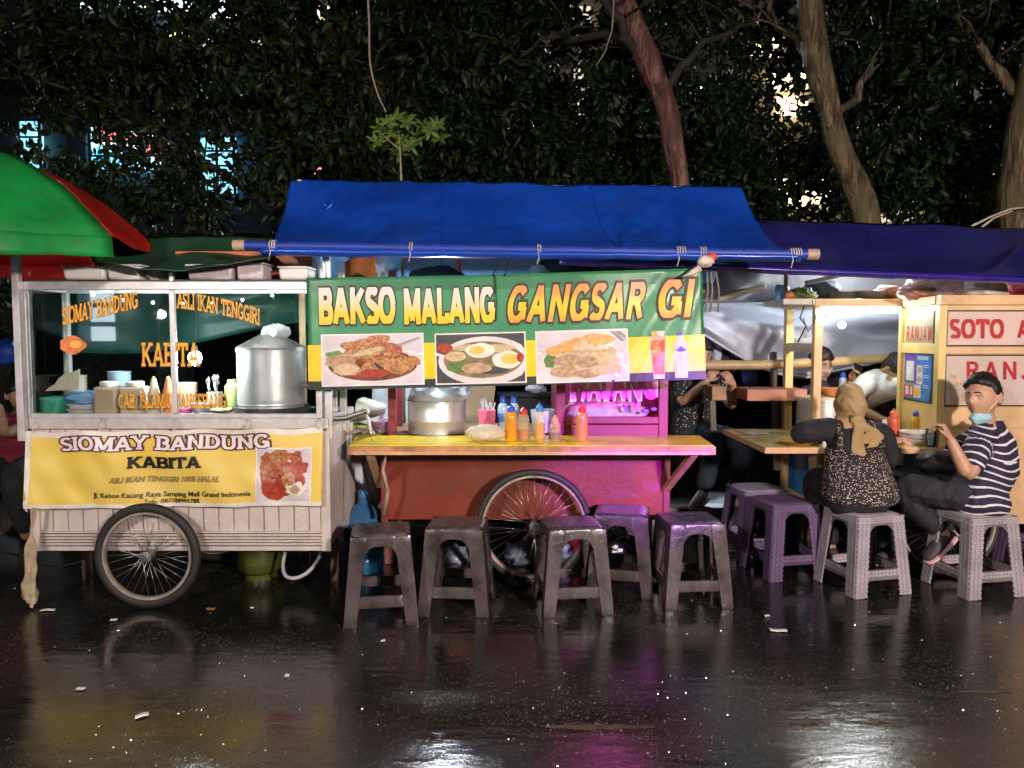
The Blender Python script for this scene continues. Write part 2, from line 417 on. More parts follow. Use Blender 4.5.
def fuse(mb, name, mats, parent, vox=.006, smooth=4, fold=0., fscale=9.):
    """one continuous skin over all pieces (voxel fused), smoothed; cloth gets soft folds"""
    o = mb.build(name, mats, None, recalc=True)
    COL.objects.unlink(o); TMP = bpy.data.scenes.get('forge') or bpy.data.scenes.new('forge'); TMP.collection.objects.link(o)
    q = o.modifiers.new('r', 'REMESH'); q.mode = 'VOXEL'; q.voxel_size = vox; q.use_smooth_shade = True
    if smooth:
        q = o.modifiers.new('s', 'SMOOTH'); q.factor = .5; q.iterations = smooth
    vl = TMP.view_layers[0]; vl.update(); dg = vl.depsgraph; dg.update()
    me = bpy.data.meshes.new_from_object(o.evaluated_get(dg)); old = o.data
    TMP.collection.objects.unlink(o); COL.objects.link(o)
    o.modifiers.clear(); o.data = me; bpy.data.meshes.remove(old)
    me.materials.clear()
    for m in (mats if isinstance(mats, (list, tuple)) else [mats]): me.materials.append(m)
    if fold:
        nrm = [v.normal.copy() for v in me.vertices]
        for v, nv in zip(me.vertices, nrm):
            p = v.co; k = noise.fractal(Vector((p.x*fscale, p.y*fscale, p.z*fscale*.55+3)), .8, 2., 3)
            v.co = p+nv*k*fold
    b = parent_loc(parent)
    for v in me.vertices: v.co -= b
    me.polygons.foreach_set('use_smooth', [True]*len(me.polygons)); me.update()
    o.parent = parent; o.name = name; me.name = name
    return o
def eyes(c, f, up, s, root):
    for sx in (-1, 1):
        p = hp(c, f, up, s, (sx*.37, .93, .045), -.0088); r, fr, u = head_frame(f, up)
        b = MB(); b.sphere(p, (.0118*s, .0118*s, .0118*s), 12, 8); b.cur = 1
        b.sphere(p+fr*.0066*s, (.0066*s,)*3, 10, 8)
        b.build('eye', [mat('eye_white', (.40, .36, .34), .25), mat('iris_dark', (.012, .008, .006), .15)], root, smooth=True)
        l = MB()
        for zz, rr in ((.118, .0036), (-.012, .0018)): l.tube([hp(c, f, up, s, (sx*(.20+.36*k/5), .93, zz+(.035 if zz > 0 else -.03)*math.sin(math.pi*k/5)-.03*(k/5)), -.0006) for k in range(6)], [rr*s*(.5+.5*math.sin(math.pi*k/5)) for k in range(6)], 6)
        l.build('eyelid', mat('lid_skin', (.22, .12, .085), .5), root, smooth=True)
        e = MB(); q = []
        for k in range(6):
            t = k/5; q.append(hp(c, f, up, s, (sx*(.14+.42*t), .92, .245+.05*math.sin(t*2.6)), .002))
        e.tube(q, [.0025*s, .0042*s, .0045*s, .004*s, .0032*s, .0015*s], 6)
        e.build('eyebrow', MATS['hair_black'], root, smooth=True)
def ears(mb, c, f, up, s):
    r, fr, u = head_frame(f, up); c = Vector(c)
    for sx in (-1, 1):
        p = c+(r*sx*.077-fr*.008-u*.006)*s
        mb.loft([(p-r*sx*.012*s, fr*.012*s, u*.022*s), (p+r*sx*.004*s-fr*.003*s, fr*.017*s, u*.030*s), (p+r*sx*.014*s-fr*.010*s, fr*.019*s, u*.033*s), (p+r*sx*.017*s-fr*.012*s, fr*.012*s, u*.024*s)])
def hair_short(root, c, f, up, s, matn, name='hair', th=.013, line=.52):
    b = MB()
    def off(d):
        x, y, z = d
        top = line if y > .25 else (line-(.25-y)*1.15 if y > -.35 else -.42)
        top = top-(.30*abs(x)**1.5 if y > 0 else 0)+.07*noise.noise(Vector((x*9, y*9, z*9+2)))+.06*noise.noise(Vector((x*26, y*26, z*9)))-.07*x*(y > .2)
        k = (z-top)/.16; k = max(0., min(1., k)); k = k*k*(3-2*k)
        return -.012+k*(.012+th+.005*noise.noise(Vector((x*8, y*8, z*8)))+.004*noise.noise(Vector((x*30, y*30, z*16)))+.006*max(0, z))
    head_mesh(b, c, f, up, s, off, 64, 48)
    return b.build(name, matn, root, smooth=True)
# ------------------------------------------------------------------ base materials
ALU = mat('aluminium', (.62, .61, .6), .38, .45, .12, 14, .08, 90, dirt=.15)
ALUP = mat('aluminium_pot', (.70, .70, .70), .40, .75, .10, 5, .12, 40)
STEEL = mat('steel', (.45, .44, .43), .35, 1., .2, 20)
CHROME = mat('rim_chrome', (.58, .50, .42), .32, .55, .25, 12, dirt=.35)
TYRE = mat('tyre_rubber', (.022, .02, .018), .6, 0, .3, 20, .3, 80)
WHITEP = mat('white_paint_wood', (.62, .55, .50), .45, 0, .10, 5, .08, 30, dirt=.30)
WOODR = mat('raw_wood', (.42, .25, .13), .55, 0, .3, 9, .25, 40, dirt=.15)
WOODD = mat('dark_wood', (.16, .10, .06), .6, 0, .3, 9, .25, 40)
BAMBOO = mat('bamboo', (.50, .36, .19), .4, 0, .2, 6, .1, 30)
YELW = mat('yellow_paint_wood', (.74, .56, .22), .4, 0, .10, 4, .06, 30, dirt=.10)
WHITEPL = mat('white_plastic', (.74, .72, .68), .35, 0, .06, 5)
CLEARPL = filmmat('clear_plastic', (.8, .82, .85), .45)
BAGPL = filmmat('bag_plastic', (.75, .76, .80), .55, .15)
BLACKC = mat('black_cable', (.012, .012, .012), .5)
ROPE = mat('rope_fibre', (.45, .36, .26), .8, 0, .3, 60)
PAPER = mat('paper', (.62, .57, .48), .7, 0, .1, 20)
RED = mat('red_plastic', (.60, .04, .03), .3); BLUEP = mat('blue_plastic', (.03, .12, .55), .3)
GLASS = glassmat('clear_glass', (.90, .93, .92), .15)
SKIN = mat('skin', (.50, .285, .185), .48, 0, .10, 18, .05, 200, sss=.08)
SKIN2 = mat('skin_tan', (.36, .20, .13), .5, 0, .10, 18, sss=.08)
HAIR = mat('hair_black', (.010, .008, .007), .42, 0, .4, 60, .5, 120)
# ------------------------------------------------------------------ wet street
def wetmat():
    m = bpy.data.materials.new('wet_asphalt'); m.use_nodes = True; nt = m.node_tree; N = nt.nodes; L = nt.links; b = N['Principled BSDF']
    tc = N.new('ShaderNodeTexCoord')
    def nse(sc, det=6, rough=.6, sx=1, sy=1):
        mp = N.new('ShaderNodeMapping'); mp.inputs['Scale'].default_value = (sx, sy, 1); L.new(tc.outputs['Object'], mp.inputs[0])
        n = N.new('ShaderNodeTexNoise'); n.inputs['Scale'].default_value = sc; n.inputs['Detail'].default_value = det; n.inputs['Roughness'].default_value = rough
        L.new(mp.outputs[0], n.inputs['Vector']); return n.outputs['Fac']
    def mr(x, a, c, lo, hi):
        q = N.new('ShaderNodeMapRange'); q.inputs['From Min'].default_value = a; q.inputs['From Max'].default_value = c
        q.inputs['To Min'].default_value = lo; q.inputs['To Max'].default_value = hi; L.new(x, q.inputs['Value']); return q.outputs[0]
    big = nse(.55, 4, .55, .8, 1.6)          # puddles stretch along the street
    mid = nse(2.3, 6); fine = nse(150, 3, .8); grit = nse(380, 2, .7)
    wet = mr(big, .35, .68, 0.15, .75)           # 0 = standing water film, 1 = rough damp asphalt
    cr = N.new('ShaderNodeValToRGB'); cr.color_ramp.elements[0].color = (.005, .0055, .0045, 1); cr.color_ramp.elements[1].color = (.020, .020, .016, 1)
    L.new(mid, cr.inputs[0]); 
    L.new(cr.outputs[0], b.inputs['Base Color'])
    a = N.new('ShaderNodeMath'); a.operation = 'MULTIPLY_ADD'; L.new(wet, a.inputs[0]); a.inputs[1].default_value = .09; a.inputs[2].default_value = .022
    r2 = mr(mid, .3, .7, -.02, .03); ad = N.new('ShaderNodeMath'); ad.operation = 'ADD'; L.new(a.outputs[0], ad.inputs[0]); L.new(r2, ad.inputs[1])
    L.new(ad.outputs[0], b.inputs['Roughness'])
    stk = nse(1., 6, .6, .45, 5.); ad2 = N.new('ShaderNodeMath'); ad2.operation = 'ADD'; L.new(ad.outputs[0], ad2.inputs[0]); L.new(mr(stk, .42, .68, -.03, .13), ad2.inputs[1]); mxr = N.new('ShaderNodeMath'); mxr.operation = 'MAXIMUM'; mxr.inputs[1].default_value = .02; L.new(ad2.outputs[0], mxr.inputs[0]); L.new(mxr.outputs[0], b.inputs['Roughness'])
    # bumps: aggregate poking through the film, and slow ripples
    h1 = N.new('ShaderNodeMath'); h1.operation = 'MULTIPLY'; L.new(fine, h1.inputs[0]); L.new(mr(nse(1.15, 4, .6, .8, 1.3), .40, .65, .06, .25), h1.inputs[1])
    b1 = N.new('ShaderNodeBump'); b1.inputs['Strength'].default_value = .7; b1.inputs['Distance'].default_value = .004; L.new(h1.outputs[0], b1.inputs['Height'])
    rip = nse(9, 3, .5, .7, 1.8)
    b2 = N.new('ShaderNodeBump'); b2.inputs['Strength'].default_value = .13; b2.inputs['Distance'].default_value = .02; L.new(rip, b2.inputs['Height']); L.new(b1.outputs[0], b2.inputs['Normal'])
    L.new(b2.outputs[0], b.inputs['Normal'])
    b.inputs['Specular IOR Level'].default_value = .5; b.inputs['IOR'].default_value = 1.62
    return m
g = MB()
def gfn(a, b_):
    x = -60+120*a; y = -25+85*b_
    return Vector((x, y, 0))
g.grid(gfn, 40, 30); g.cur = 0
tag(g.build('ground', wetmat()), kind='structure')
SIDEW = mat('wet_paving', (.025, .024, .021), .6, 0, .4, 4, .3, 60)
p = MB(); p.bb(-30, 30, 6.15, 60, -.2, .14)
tag(p.build('pavement', SIDEW, bev=.015), kind='structure')
k = MB()
for i in range(46):
    x0 = -23+i; k.bb(x0+.004, x0+.992, 5.98, 6.145, -.1, .15)
tag(k.build('kerb', mat('kerb_concrete', (.14, .13, .12), .5, 0, .3, 6, .3, 50), bev=.015), kind='structure')
# ------------------------------------------------------------------ far building behind the trees (dark facade, lit windows)
CONC = mat('far_concrete', (.07, .085, .10), .8, 0, .2, .6)
GLD = mat('dark_window_glass', (.02, .025, .03), .1, 0, .3, 1)
LITW = emitmat('lit_window_white', (.62, .85, 1.), 3.); LITY = emitmat('lit_window_warm', (1., .72, .36), 6.); LITD = emitmat('lit_window_dim', (1., .86, .6), .9)
def px_rect(b, u0, u1, v0, v1, Y, t=.12):
    p, q = at(u0, v1, Y), at(u1, v0, Y); b.bb(p.x, q.x, Y-t, Y, p.z, q.z)
YB = 21.0
bl = thing('office_building', 'tall grey office block glimpsed between leaves at upper left with cyan display screens', 'building', (-9, YB, 0))
b = MB(); b.bb(-19, -2.2, YB+.15, YB+9, 0, 15)
for z in (3.4, 7.1, 9.2, 12.6): b.bb(-19.05, -2.15, YB-.1, YB+.4, z-.2, z+.25)
for x in (-18.6, -14.2, -11.6, -8.55, -5.9, -3): b.bb(x-.25, x+.25, YB-.06, YB+.3, 0, 15)
b.build('wall', CONC, bl)
def screen_mat(name, base, other, st):
    m = bpy.data.materials.new(name); m.use_nodes = True; nt = m.node_tree; N = nt.nodes; L = nt.links; N.remove(N['Principled BSDF'])
    tc = N.new('ShaderNodeTexCoord'); n = N.new('ShaderNodeTexNoise'); n.inputs['Scale'].default_value = .9; n.inputs['Detail'].default_value = 3
    L.new(tc.outputs['Object'], n.inputs['Vector']); r = N.new('ShaderNodeValToRGB'); el = r.color_ramp.elements
    el[0].position = .44; el[0].color = (*base, 1); el[1].position = .60; el[1].color = (*other, 1)
    x = el.new(.52); x.color = (.30, .80, 1, 1)
    L.new(n.outputs['Fac'], r.inputs[0]); e = N.new('ShaderNodeEmission'); e.inputs[1].default_value = st; L.new(r.outputs[0], e.inputs[0])
    L.new(e.outputs[0], N['Material Output'].inputs['Surface']); return m
SCR = screen_mat('display_screen_glow', (.02, .42, .75), (1., .16, .16), 2.8)
SCR2 = screen_mat('display_strip_glow', (.02, .42, .80), (.20, .62, 1.), 2.0)
for (u0, u1, v0, v1, m) in ((94, 160, 128, 172, SCR), (24, 43, 122, 172, SCR2), (203, 236, 138, 196, SCR2)):
    b = MB(); px_rect(b, u0, u1, v0, v1, YB-.02); ds = b.build('display_screen', m, bl)
    b = MB(); p, q = at(u0, v1, YB), at(u1, v0, YB); nx_ = max(1, int((q.x-p.x)/.42)); nz_ = max(2, int((q.z-p.z)/.36))
    for i in range(nx_+1): x = p.x+(q.x-p.x)*i/nx_; b.bb(x-.03, x+.03, YB-.20, YB-.142, p.z, q.z)
    for i in range(nz_+1): z = p.z+(q.z-p.z)*i/nz_; b.bb(p.x-.03, q.x+.03, YB-.195, YB-.147, z-.025, z+.025)
    b.build('screen_frame', mat('dark_mullion', (.02, .02, .022), .5), ds)
for (u0, u1, v0, v1, m) in ((82, 112, -6, 9, LITW), (120, 150, -6, 10, LITW), (158, 192, -4, 12, LITW), (205, 228, -8, 18, LITW), (226, 238, 8, 18, LITY), (172, 192, 32, 45, LITY), (205, 216, 36, 48, LITY),
        (0, 60, 52, 92, GLD), (62, 98, 56, 92, GLD), (252, 268, 40, 52, LITD), (315, 328, 150, 180, emitmat('lit_sign_pink', (1., .15, .45), 5.)), (286, 300, 60, 80, GLD), (318, 330, 8, 20, LITY)):
    b = MB(); px_rect(b, u0, u1, v0, v1, YB-.02); b.build('window', m, bl)
YC = 24.0
b2 = thing('shop_building', 'cream shop block far behind the right hand trees with warm lit windows', 'building', (9, YC, 0))
b = MB(); b.bb(.9, 22, YC+.15, YC+9, 0, 13)
for z in (3.0, 6.4, 9.7): b.bb(.85, 22.05, YC-.1, YC+.4, z-.2, z+.2)
b.build('wall', mat('cream_render', (.42, .38, .30), .8, 0, .15, .5), b2)
for (u0, u1, v0, v1, m) in ((572, 590, 8, 40, LITD), (574, 584, 62, 105, LITD), (576, 590, 115, 165, LITD), (752, 778, 38, 58, LITY), (770, 806, 74, 90, LITY), (776, 806, 98, 116, LITY), (690, 722, 176, 196, LITW), (728, 750, 178, 200, LITY), (760, 808, 180, 206, LITY), (812, 832, 178, 204, LITY),
        (848, 870, 178, 200, LITD), (880, 912, 186, 222, LITD), (924, 938, 180, 206, LITY), (962, 1000, 78, 102, emitmat('lit_window_faint', (1., .9, .65), .10)), (980, 1000, 160, 175, LITD)):
    b = MB(); px_rect(b, u0, u1, v0, v1, YC-.02); b.build('window', m, b2)
# unseen wall behind the pavement, raised to block far lamp and screen light
w = MB(); w.bb(-20, 20, 11.5, 11.75, 0, 2.9); w.bb(-20.05, 20.05, 11.45, 11.8, 2.9, 3.0)
tag(w.build('light_block_wall', mat('dark_stucco', (.03, .03, .028), .8, 0, .3, 2, .2, 30), bev=.01), 'dark wall behind all the stalls and trees, raised to block far light', 'wall')
# ------------------------------------------------------------------ trees
def barkmat(name, dark, light, patch_tint):
    m = bpy.data.materials.new(name); m.use_nodes = True; nt = m.node_tree; N = nt.nodes; L = nt.links; b = N['Principled BSDF']
    tc = N.new('ShaderNodeTexCoord'); mp = N.new('ShaderNodeMapping'); mp.inputs['Scale'].default_value = (11, 11, 2.0); L.new(tc.outputs['Object'], mp.inputs[0])
    n = N.new('ShaderNodeTexNoise'); n.inputs['Scale'].default_value = 1.6; n.inputs['Detail'].default_value = 9; n.inputs['Roughness'].default_value = .68; n.inputs['Distortion'].default_value = .6; L.new(mp.outputs[0], n.inputs['Vector'])
    r = N.new('ShaderNodeValToRGB'); e = r.color_ramp.elements; e[0].position = .40; e[0].color = (*[x*.35 for x in dark], 1); e[1].position = .66; e[1].color = (*light, 1); x = e.new(.5); x.color = (*dark, 1)
    L.new(n.outputs['Fac'], r.inputs[0])
    n2 = N.new('ShaderNodeTexNoise'); n2.inputs['Scale'].default_value = 2.3; n2.inputs['Detail'].default_value = 5; L.new(tc.outputs['Object'], n2.inputs['Vector'])
    q = N.new('ShaderNodeMapRange'); q.inputs['From Min'].default_value = .5; q.inputs['From Max'].default_value = .62; q.inputs['To Max'].default_value = .75; L.new(n2.outputs['Fac'], q.inputs['Value'])
    mx = N.new('ShaderNodeMix'); mx.data_type = 'RGBA'; L.new(q.outputs[0], mx.inputs['Factor']); L.new(r.outputs[0], mx.inputs['A']); mx.inputs['B'].default_value = (*patch_tint, 1); L.new(mx.outputs['Result'], b.inputs['Base Color'])
    b.inputs['Roughness'].default_value = .7
    bp = N.new('ShaderNodeBump'); bp.inputs['Strength'].default_value = 1.; bp.inputs['Distance'].default_value = .05; L.new(n.outputs['Fac'], bp.inputs['Height']); L.new(bp.outputs[0], b.inputs['Normal'])
    return m
BARK = barkmat('bark_pink_lit', (.15, .06, .05), (.34, .20, .15), (.10, .035, .03)); BARKY = barkmat('bark_olive_lit', (.12, .085, .045), (.36, .28, .16), (.16, .14, .06))  # pinkish and olive lamp light painted into the bark colours
def leafmat(name, c):
    m = bpy.data.materials.new(name); m.use_nodes = True; nt = m.node_tree; N = nt.nodes; L = nt.links; b = N['Principled BSDF']
    tc = N.new('ShaderNodeTexCoord'); n = N.new('ShaderNodeTexNoise'); n.inputs['Scale'].default_value = 2.2; n.inputs['Detail'].default_value = 5
    L.new(tc.outputs['Object'], n.inputs['Vector']); r = N.new('ShaderNodeValToRGB')
    r.color_ramp.elements[0].position = .35; r.color_ramp.elements[1].position = .7
    r.color_ramp.elements[0].color = (c[0]*.45, c[1]*.5, c[2]*.5, 1); r.color_ramp.elements[1].color = (c[0]*1.7, c[1]*1.5, c[2]*1.1, 1)
    L.new(n.outputs['Fac'], r.inputs[0]); L.new(r.outputs[0], b.inputs['Base Color']); b.inputs['Roughness'].default_value = .5; b.inputs['Specular IOR Level'].default_value = .25; return m
BARKD = mat('bark_shaded', (.03, .024, .018), .9, 0, .5, 11, .9, 22)  # bark darkened to sink background trunks into shade
LEAF = leafmat('leaf_dark', (.008, .021, .006)); LEAF2 = leafmat('leaf_olive', (.010, .021, .005)); LEAFB = leafmat('leaf_lit', (.06, .12, .025))  # sapling leaves coloured brighter as if lamp lit
def add_leaf(mb, p, d, n, L, W):
    d = d.normalized(); s = d.cross(n)
    if s.length < .01: s = d.cross(Vector((1, 0, .3)))
    s.normalize(); n = s.cross(d)
    tip = p+d*L-n*L*.18; mb.v += [p, p+d*L*.28+s*W*.85-n*W*.3, p+d*L*.62+s*W*.8-n*W*.45, tip, p+d*L*.62-s*W*.8-n*W*.45, p+d*L*.28-s*W*.85-n*W*.3, p+d*L*.45]; o = len(mb.v)-7
    mb.f += [[o, o+1, o+6], [o+1, o+2, o+6], [o+2, o+3, o+6], [o+3, o+4, o+6], [o+4, o+5, o+6], [o+5, o, o+6]]; mb.m += [0]*6
def rdir():
    while True:
        v = Vector((jit(1), jit(1), jit(1)))
        if .1 < v.length < 1: return v.normalized()
def crown(centres, ncl, per, spread, L, W, keep=None):
    mb = MB()
    for c in range(ncl):
        (cx, cy, cz, rx, ry, rz) = random.choice(centres)
        d = rdir()*(random.random()**.45); p = Vector((cx+d.x*rx, cy+d.y*ry, cz+d.z*rz))
        if keep and not keep(p): continue
        ax = (rdir()+Vector((0, -.2, -.25))).normalized()
        for i in range(per):
            t = random.random(); q = p+ax*(t-.3)*spread*1.6+rdir()*spread*.55*random.random()
            ld = (ax*.5+rdir()+Vector((0, 0, -.35))); k = .45+1.0*random.random()
            add_leaf(mb, q, ld, rdir()+Vector((0, -.3, .9)), L*k, W*k)
    return mb
def tree(label, trunk, rad, limbs, centres, ncl, per=42, spread=.34, L=.115, W=.027, leaf=None, keep=None, cat='tree', bark=None):
    base = Vector(trunk[0]); t = thing('shade_tree', label, cat, base)
    m = MB(); 
    pts = [Vector(p) for p in trunk]; dense = []; rr = []
    for i in range(len(pts)-1):
        for k in range(8):
            a = k/8; q = pts[i].lerp(pts[i+1], a); dense.append(q); rr.append((rad[i]*(1-a)+rad[i+1]*a))
    dense.append(pts[-1]); rr.append(rad[-1])
    for _ in range(5): dense = [dense[0]]+[dense[i-1]*.25+dense[i]*.5+dense[i+1]*.25 for i in range(1, len(dense)-1)]+[dense[-1]]
    dense = [q+Vector((nz(q, 2.)*.03, nz(q+Vector((5, 0, 0)), 2.)*.03, 0)) for q in dense]
    rr = [r*(1+.16*noise.noise(q*3.)) for r, q in zip(rr, dense)]
    m.tube(dense, rr, 16)
    tr = m.build('trunk', bark or BARK, t, smooth=True)
    for (p0, p1, r0) in limbs:
        b = MB(); p0, p1 = Vector(p0), Vector(p1); q = [p0.lerp(p1, i/9)+Vector((jit(.07), jit(.07), jit(.06)+.25*math.sin(math.pi*i/9)*.5)) for i in range(10)]; q[0] = p0
        b.tube(q, [r0*(1-.75*i/9) for i in range(10)], 8)
        for j in range(6):
            a = q[3+j]; dd = rdir(); dd.z = abs(dd.z)*.4
            b.tube([a, a+dd*.4+Vector((0, 0, .05)), a+dd*.9+Vector((jit(.1), jit(.1), jit(.1)))], [r0*.3, r0*.2, r0*.06], 5)
        b.build('limb', bark or BARKD, t, smooth=True)
    cm = crown(centres, ncl, per, spread, L, W, keep)
    o = cm.build('crown', leaf or LEAF, t, recalc=False)
    return t
def hole(cs):
    def k(p):
        d = p-Vector((0, 0, EYE)); u = 512+F*d.x/d.y
        return True
    return k
Y1, Y2, Y3 = 7.6, 7.9, 7.3
def tp(u, v, Y): return tuple(at(u, v, Y))
tree('leaning tree with pink lit bark rising behind the blue awning', [tuple(at(688, 190, Y1).xy)+(0.14,), tp(682, 180, Y1), tp(667, 112, Y1), tp(648, 55, Y1), tp(618, -12, Y1), tp(600, -120, Y1)], [.15, .095, .105, .115, .115, .10],
     [(tp(650, 60, Y1), tp(560, -40, 7.2), .06), (tp(660, 95, Y1), tp(760, 20, 8.2), .05), (tp(640, 40, Y1), tp(500, 60, 8.4), .05)],
     [(.9, 8.6, 4.9, 2.2, 1.0, 1.9), (-.2, 9.0, 4.3, 1.5, .8, 1.6), (1.6, 9.2, 3.6, 1.6, .7, 1.1)], 460)
tree('slim pale barked tree leaning over the purple awning', [tuple(at(880, 240, Y2).xy)+(0.14,), tp(868, 215, Y2), tp(838, 140, Y2), tp(820, 75, Y2), tp(808, 0, Y2), tp(800, -90, Y2)], [.17, .13, .115, .12, .125, .12],
     [(tp(835, 130, Y2), tp(900, 30, 8.6), .05), (tp(820, 80, Y2), tp(740, -20, 8.8), .05)],
     [(3.2, 9.2, 4.6, 2.0, .9, 1.6), (4.3, 9.3, 3.4, 1.3, .7, 1.3), (2.6, 9.6, 3.2, 1.0, .6, .8)], 430, bark=BARKY)
tree('thick tree trunk at the right edge with wires tied round it', [tuple(at(1026, 240, Y3).xy)+(0.14,), tp(1023, 215, Y3), tp(1026, 150, Y3), tp(1036, 85, Y3), tp(1054, 0, Y3), tp(1066, -80, Y3)], [.24, .21, .20, .18, .16, .15],
     [(tp(1033, 100, Y3), tp(930, 10, 8.0), .06)],
     [(4.6, 8.4, 4.7, 1.7, .9, 1.5), (5.2, 8.8, 3.4, 1.2, .8, 1.2)], 320, bark=BARKY)
tree('dense dark tree with drooping leaves filling the top left of the view', [(-2.6, 9.3, .14), (-2.55, 9.3, 2.2), (-2.45, 9.2, 4.2), (-2.3, 9.2, 6.5)], [.2, .17, .15, .1],
     [((-2.5, 9.25, 2.8), (-5.4, 8.4, 4.4), .05), ((-2.5, 9.2, 3.4), (-1.2, 8.2, 4.6), .06), ((-2.45, 9.2, 4.0), (-4.4, 8.0, 5.6), .05)],
     [(-4.6, 8.4, 5.1, 1.9, .9, 1.1), (-2.6, 8.0, 4.9, 1.9, .9, 1.3), (-3.8, 8.9, 4.4, 2.4, .9, .55), (-1.9, 8.2, 3.4, .9, .7, .8)]*2+[(-3.9, 8.9, 3.4, 2.2, .9, .8)]*2, 540, leaf=LEAF2, bark=BARKD)
tree('dense dark tree whose crown hangs over the middle of the blue awning', [(-.8, 9.6, .14), (-.85, 9.5, 2.4), (-.7, 9.5, 4.4), (-.5, 9.4, 6.5)], [.2, .17, .15, .1],
     [((-.8, 9.5, 3.0), (-2.4, 8.6, 4.6), .07), ((-.75, 9.5, 3.6), (.8, 8.7, 4.8), .07)],
     [(-1.1, 8.9, 4.6, 1.9, .9, 1.7), (-.9, 9.4, 3.1, 1.7, .8, .9), (.4, 9.4, 3.3, 1.4, .7, .9)], 520, leaf=LEAF2, bark=BARKD)
# hedge and shrubs low down behind the stalls
def shrub(label, x, y, rx, rz, ncl, zc=None):
    t = thing('shrub', label, 'shrub', (x, y, .14)); m = MB()
    for i in range(5):
        a = Vector((x+jit(.1), y+jit(.1), .14)); d = Vector((jit(rx*.7), jit(.3), rz*1.2)); m.tube([a, a+d*.5, a+d], [.02, .014, .006], 6)
    m.build('stem', BARKD, t, smooth=True)
    crown([(x, y, rz*.95+.15, rx, .45, rz)], ncl, 40, .26, .11, .024).build('foliage', LEAF, t, recalc=False)
for (lab, x, y, rx, rz, n) in (('low dark shrub behind the left end of the food stalls', -5.2, 8.6, 1.2, 1.0, 60), ('broad dark shrub behind the glass food cart', -3.0, 9.8, 1.4, 1.1, 60),
        ('dark shrub behind the middle stall under the trees', -.2, 10.4, 1.5, 1.2, 60), ('tall dark shrub beside the slim leaning trunk', 2.6, 9.4, 1.2, .9, 45), ('dark shrub at the far right behind the purple awning', 4.8, 9.6, 1.3, 1.0, 50)):
    shrub(lab, x, y, rx, rz, n)
# small lit sapling and the hanging vine above the awning
s = thing('sapling', 'small lit leafy sapling poking up behind the blue awning', 'young tree', tuple(at(402, 182, 5.6)-Vector((0, 0, 2.2))))
m = MB(); q = [at(402, 182, 5.6)-Vector((0, 0, 2.2)), at(402, 200, 5.6), at(400, 150, 5.6), at(398, 128, 5.6)]; m.tube(q, [.014, .011, .007, .004], 6)
m.tube([at(400, 150, 5.6), at(418, 140, 5.55), at(432, 132, 5.5)], [.006, .004, .002], 5); m.tube([at(400, 150, 5.6), at(386, 138, 5.6), at(378, 130, 5.6)], [.006, .004, .002], 5)
m.build('stem', mat('green_stem', (.22, .20, .09), .6), s, smooth=True)
m = MB()
for (u, v) in ((398, 126), (402, 140), (392, 132), (384, 134), (376, 142), (406, 122), (418, 136), (430, 130), (440, 138), (437, 124), (424, 126), (400, 152), (396, 116), (411, 146), (388, 122), (380, 128)):
    c = at(u, v, 5.6+jit(.12))
    for i in range(9):
        a = 2*math.pi*i/9+jit(.4); d = Vector((math.cos(a), jit(.7)-.2, math.sin(a)*.75+.1)); add_leaf(m, c, d, Vector((jit(.3), -1, .5)), .075*(1+jit(.25)), .017)
m.build('foliage', LEAFB, s, recalc=False)
v = MB(); v.tube(cr([tp(366, -30, 6.6), tp(369, 20, 6.6), tp(370, 62, 6.6), tp(377, 92, 6.55), tp(386, 112, 6.5)]), [.011-.0002*i for i in range(25)], 7)
tag(v.build('hanging_vine', mat('vine_bark', (.30, .22, .18), .7), None, smooth=True), 'thin pale bare vine hanging down from the dark crown at upper middle', 'vine')
v = MB(); v.tube([tp(615, -20, 7.0), tp(612, 30, 7.0), tp(605, 52, 7.0), tp(596, 66, 7.0)], [.007, .007, .006, .004], 6)
tag(v.build('hanging_vine', mat('vine_bark', (.30, .22, .18), .7), None, smooth=True), 'short thin vine hanging left of the reddish leaning trunk', 'vine')
# street lamps standing beyond the trees
LAMPH = emitmat('lamp_glow_cool', (.72, .88, 1.), 60.)
def street_lamp(label, u, v, Y, pw):
    h = at(u, v, Y); t = thing('street_lamp', label, 'street lamp', (h.x, Y+.9, .0)); m = MB()
    m.tube([(h.x, Y+.9, 0), (h.x, Y+.9, h.z-.2), (h.x, Y+.8, h.z+.12), (h.x, Y+.4, h.z+.18), (h.x, Y+.1, h.z+.1)], [.07, .05, .04, .035, .03], 10)
    m.lathe([(.11, 0), (.09, .3), (.07, .35)], (h.x, Y+.9, 0), 12); m.build('pole', STEEL, t, smooth='auto')
    m = MB(); m.lathe([(.02, .13), (.09, .09), (.13, .0), (.12, -.01)], h, 16); m.build('lamp_hood', STEEL, t, smooth=True)
    m = MB(); m.sphere(h-Vector((0, 0, .01)), (.14, .14, .08), 14, 8); m.build('bulb', LAMPH, t, smooth=True)
    l = bpy.data.lights.new('lamp_light', 'SPOT'); l.spot_size = R(130); l.spot_blend = .6; l.energy = pw; l.color = (.72, .87, 1.); l.shadow_soft_size = .14
    o = bpy.data.objects.new('lamp_light', l); COL.objects.link(o); o.parent = t; o.location = h-Vector((0, .02, .16))-t.location; o.rotation_euler = Vector((0, -.9, -1)).to_track_quat('-Z', 'Y').to_euler()
street_lamp('cool white street lamp glowing through the leaves above the middle of the blue awning', 448, 104, 18.0, 2200)
street_lamp('cool white street lamp hidden in the leaves left of the slim pale trunk', 706, 88, 18.5, 3600)

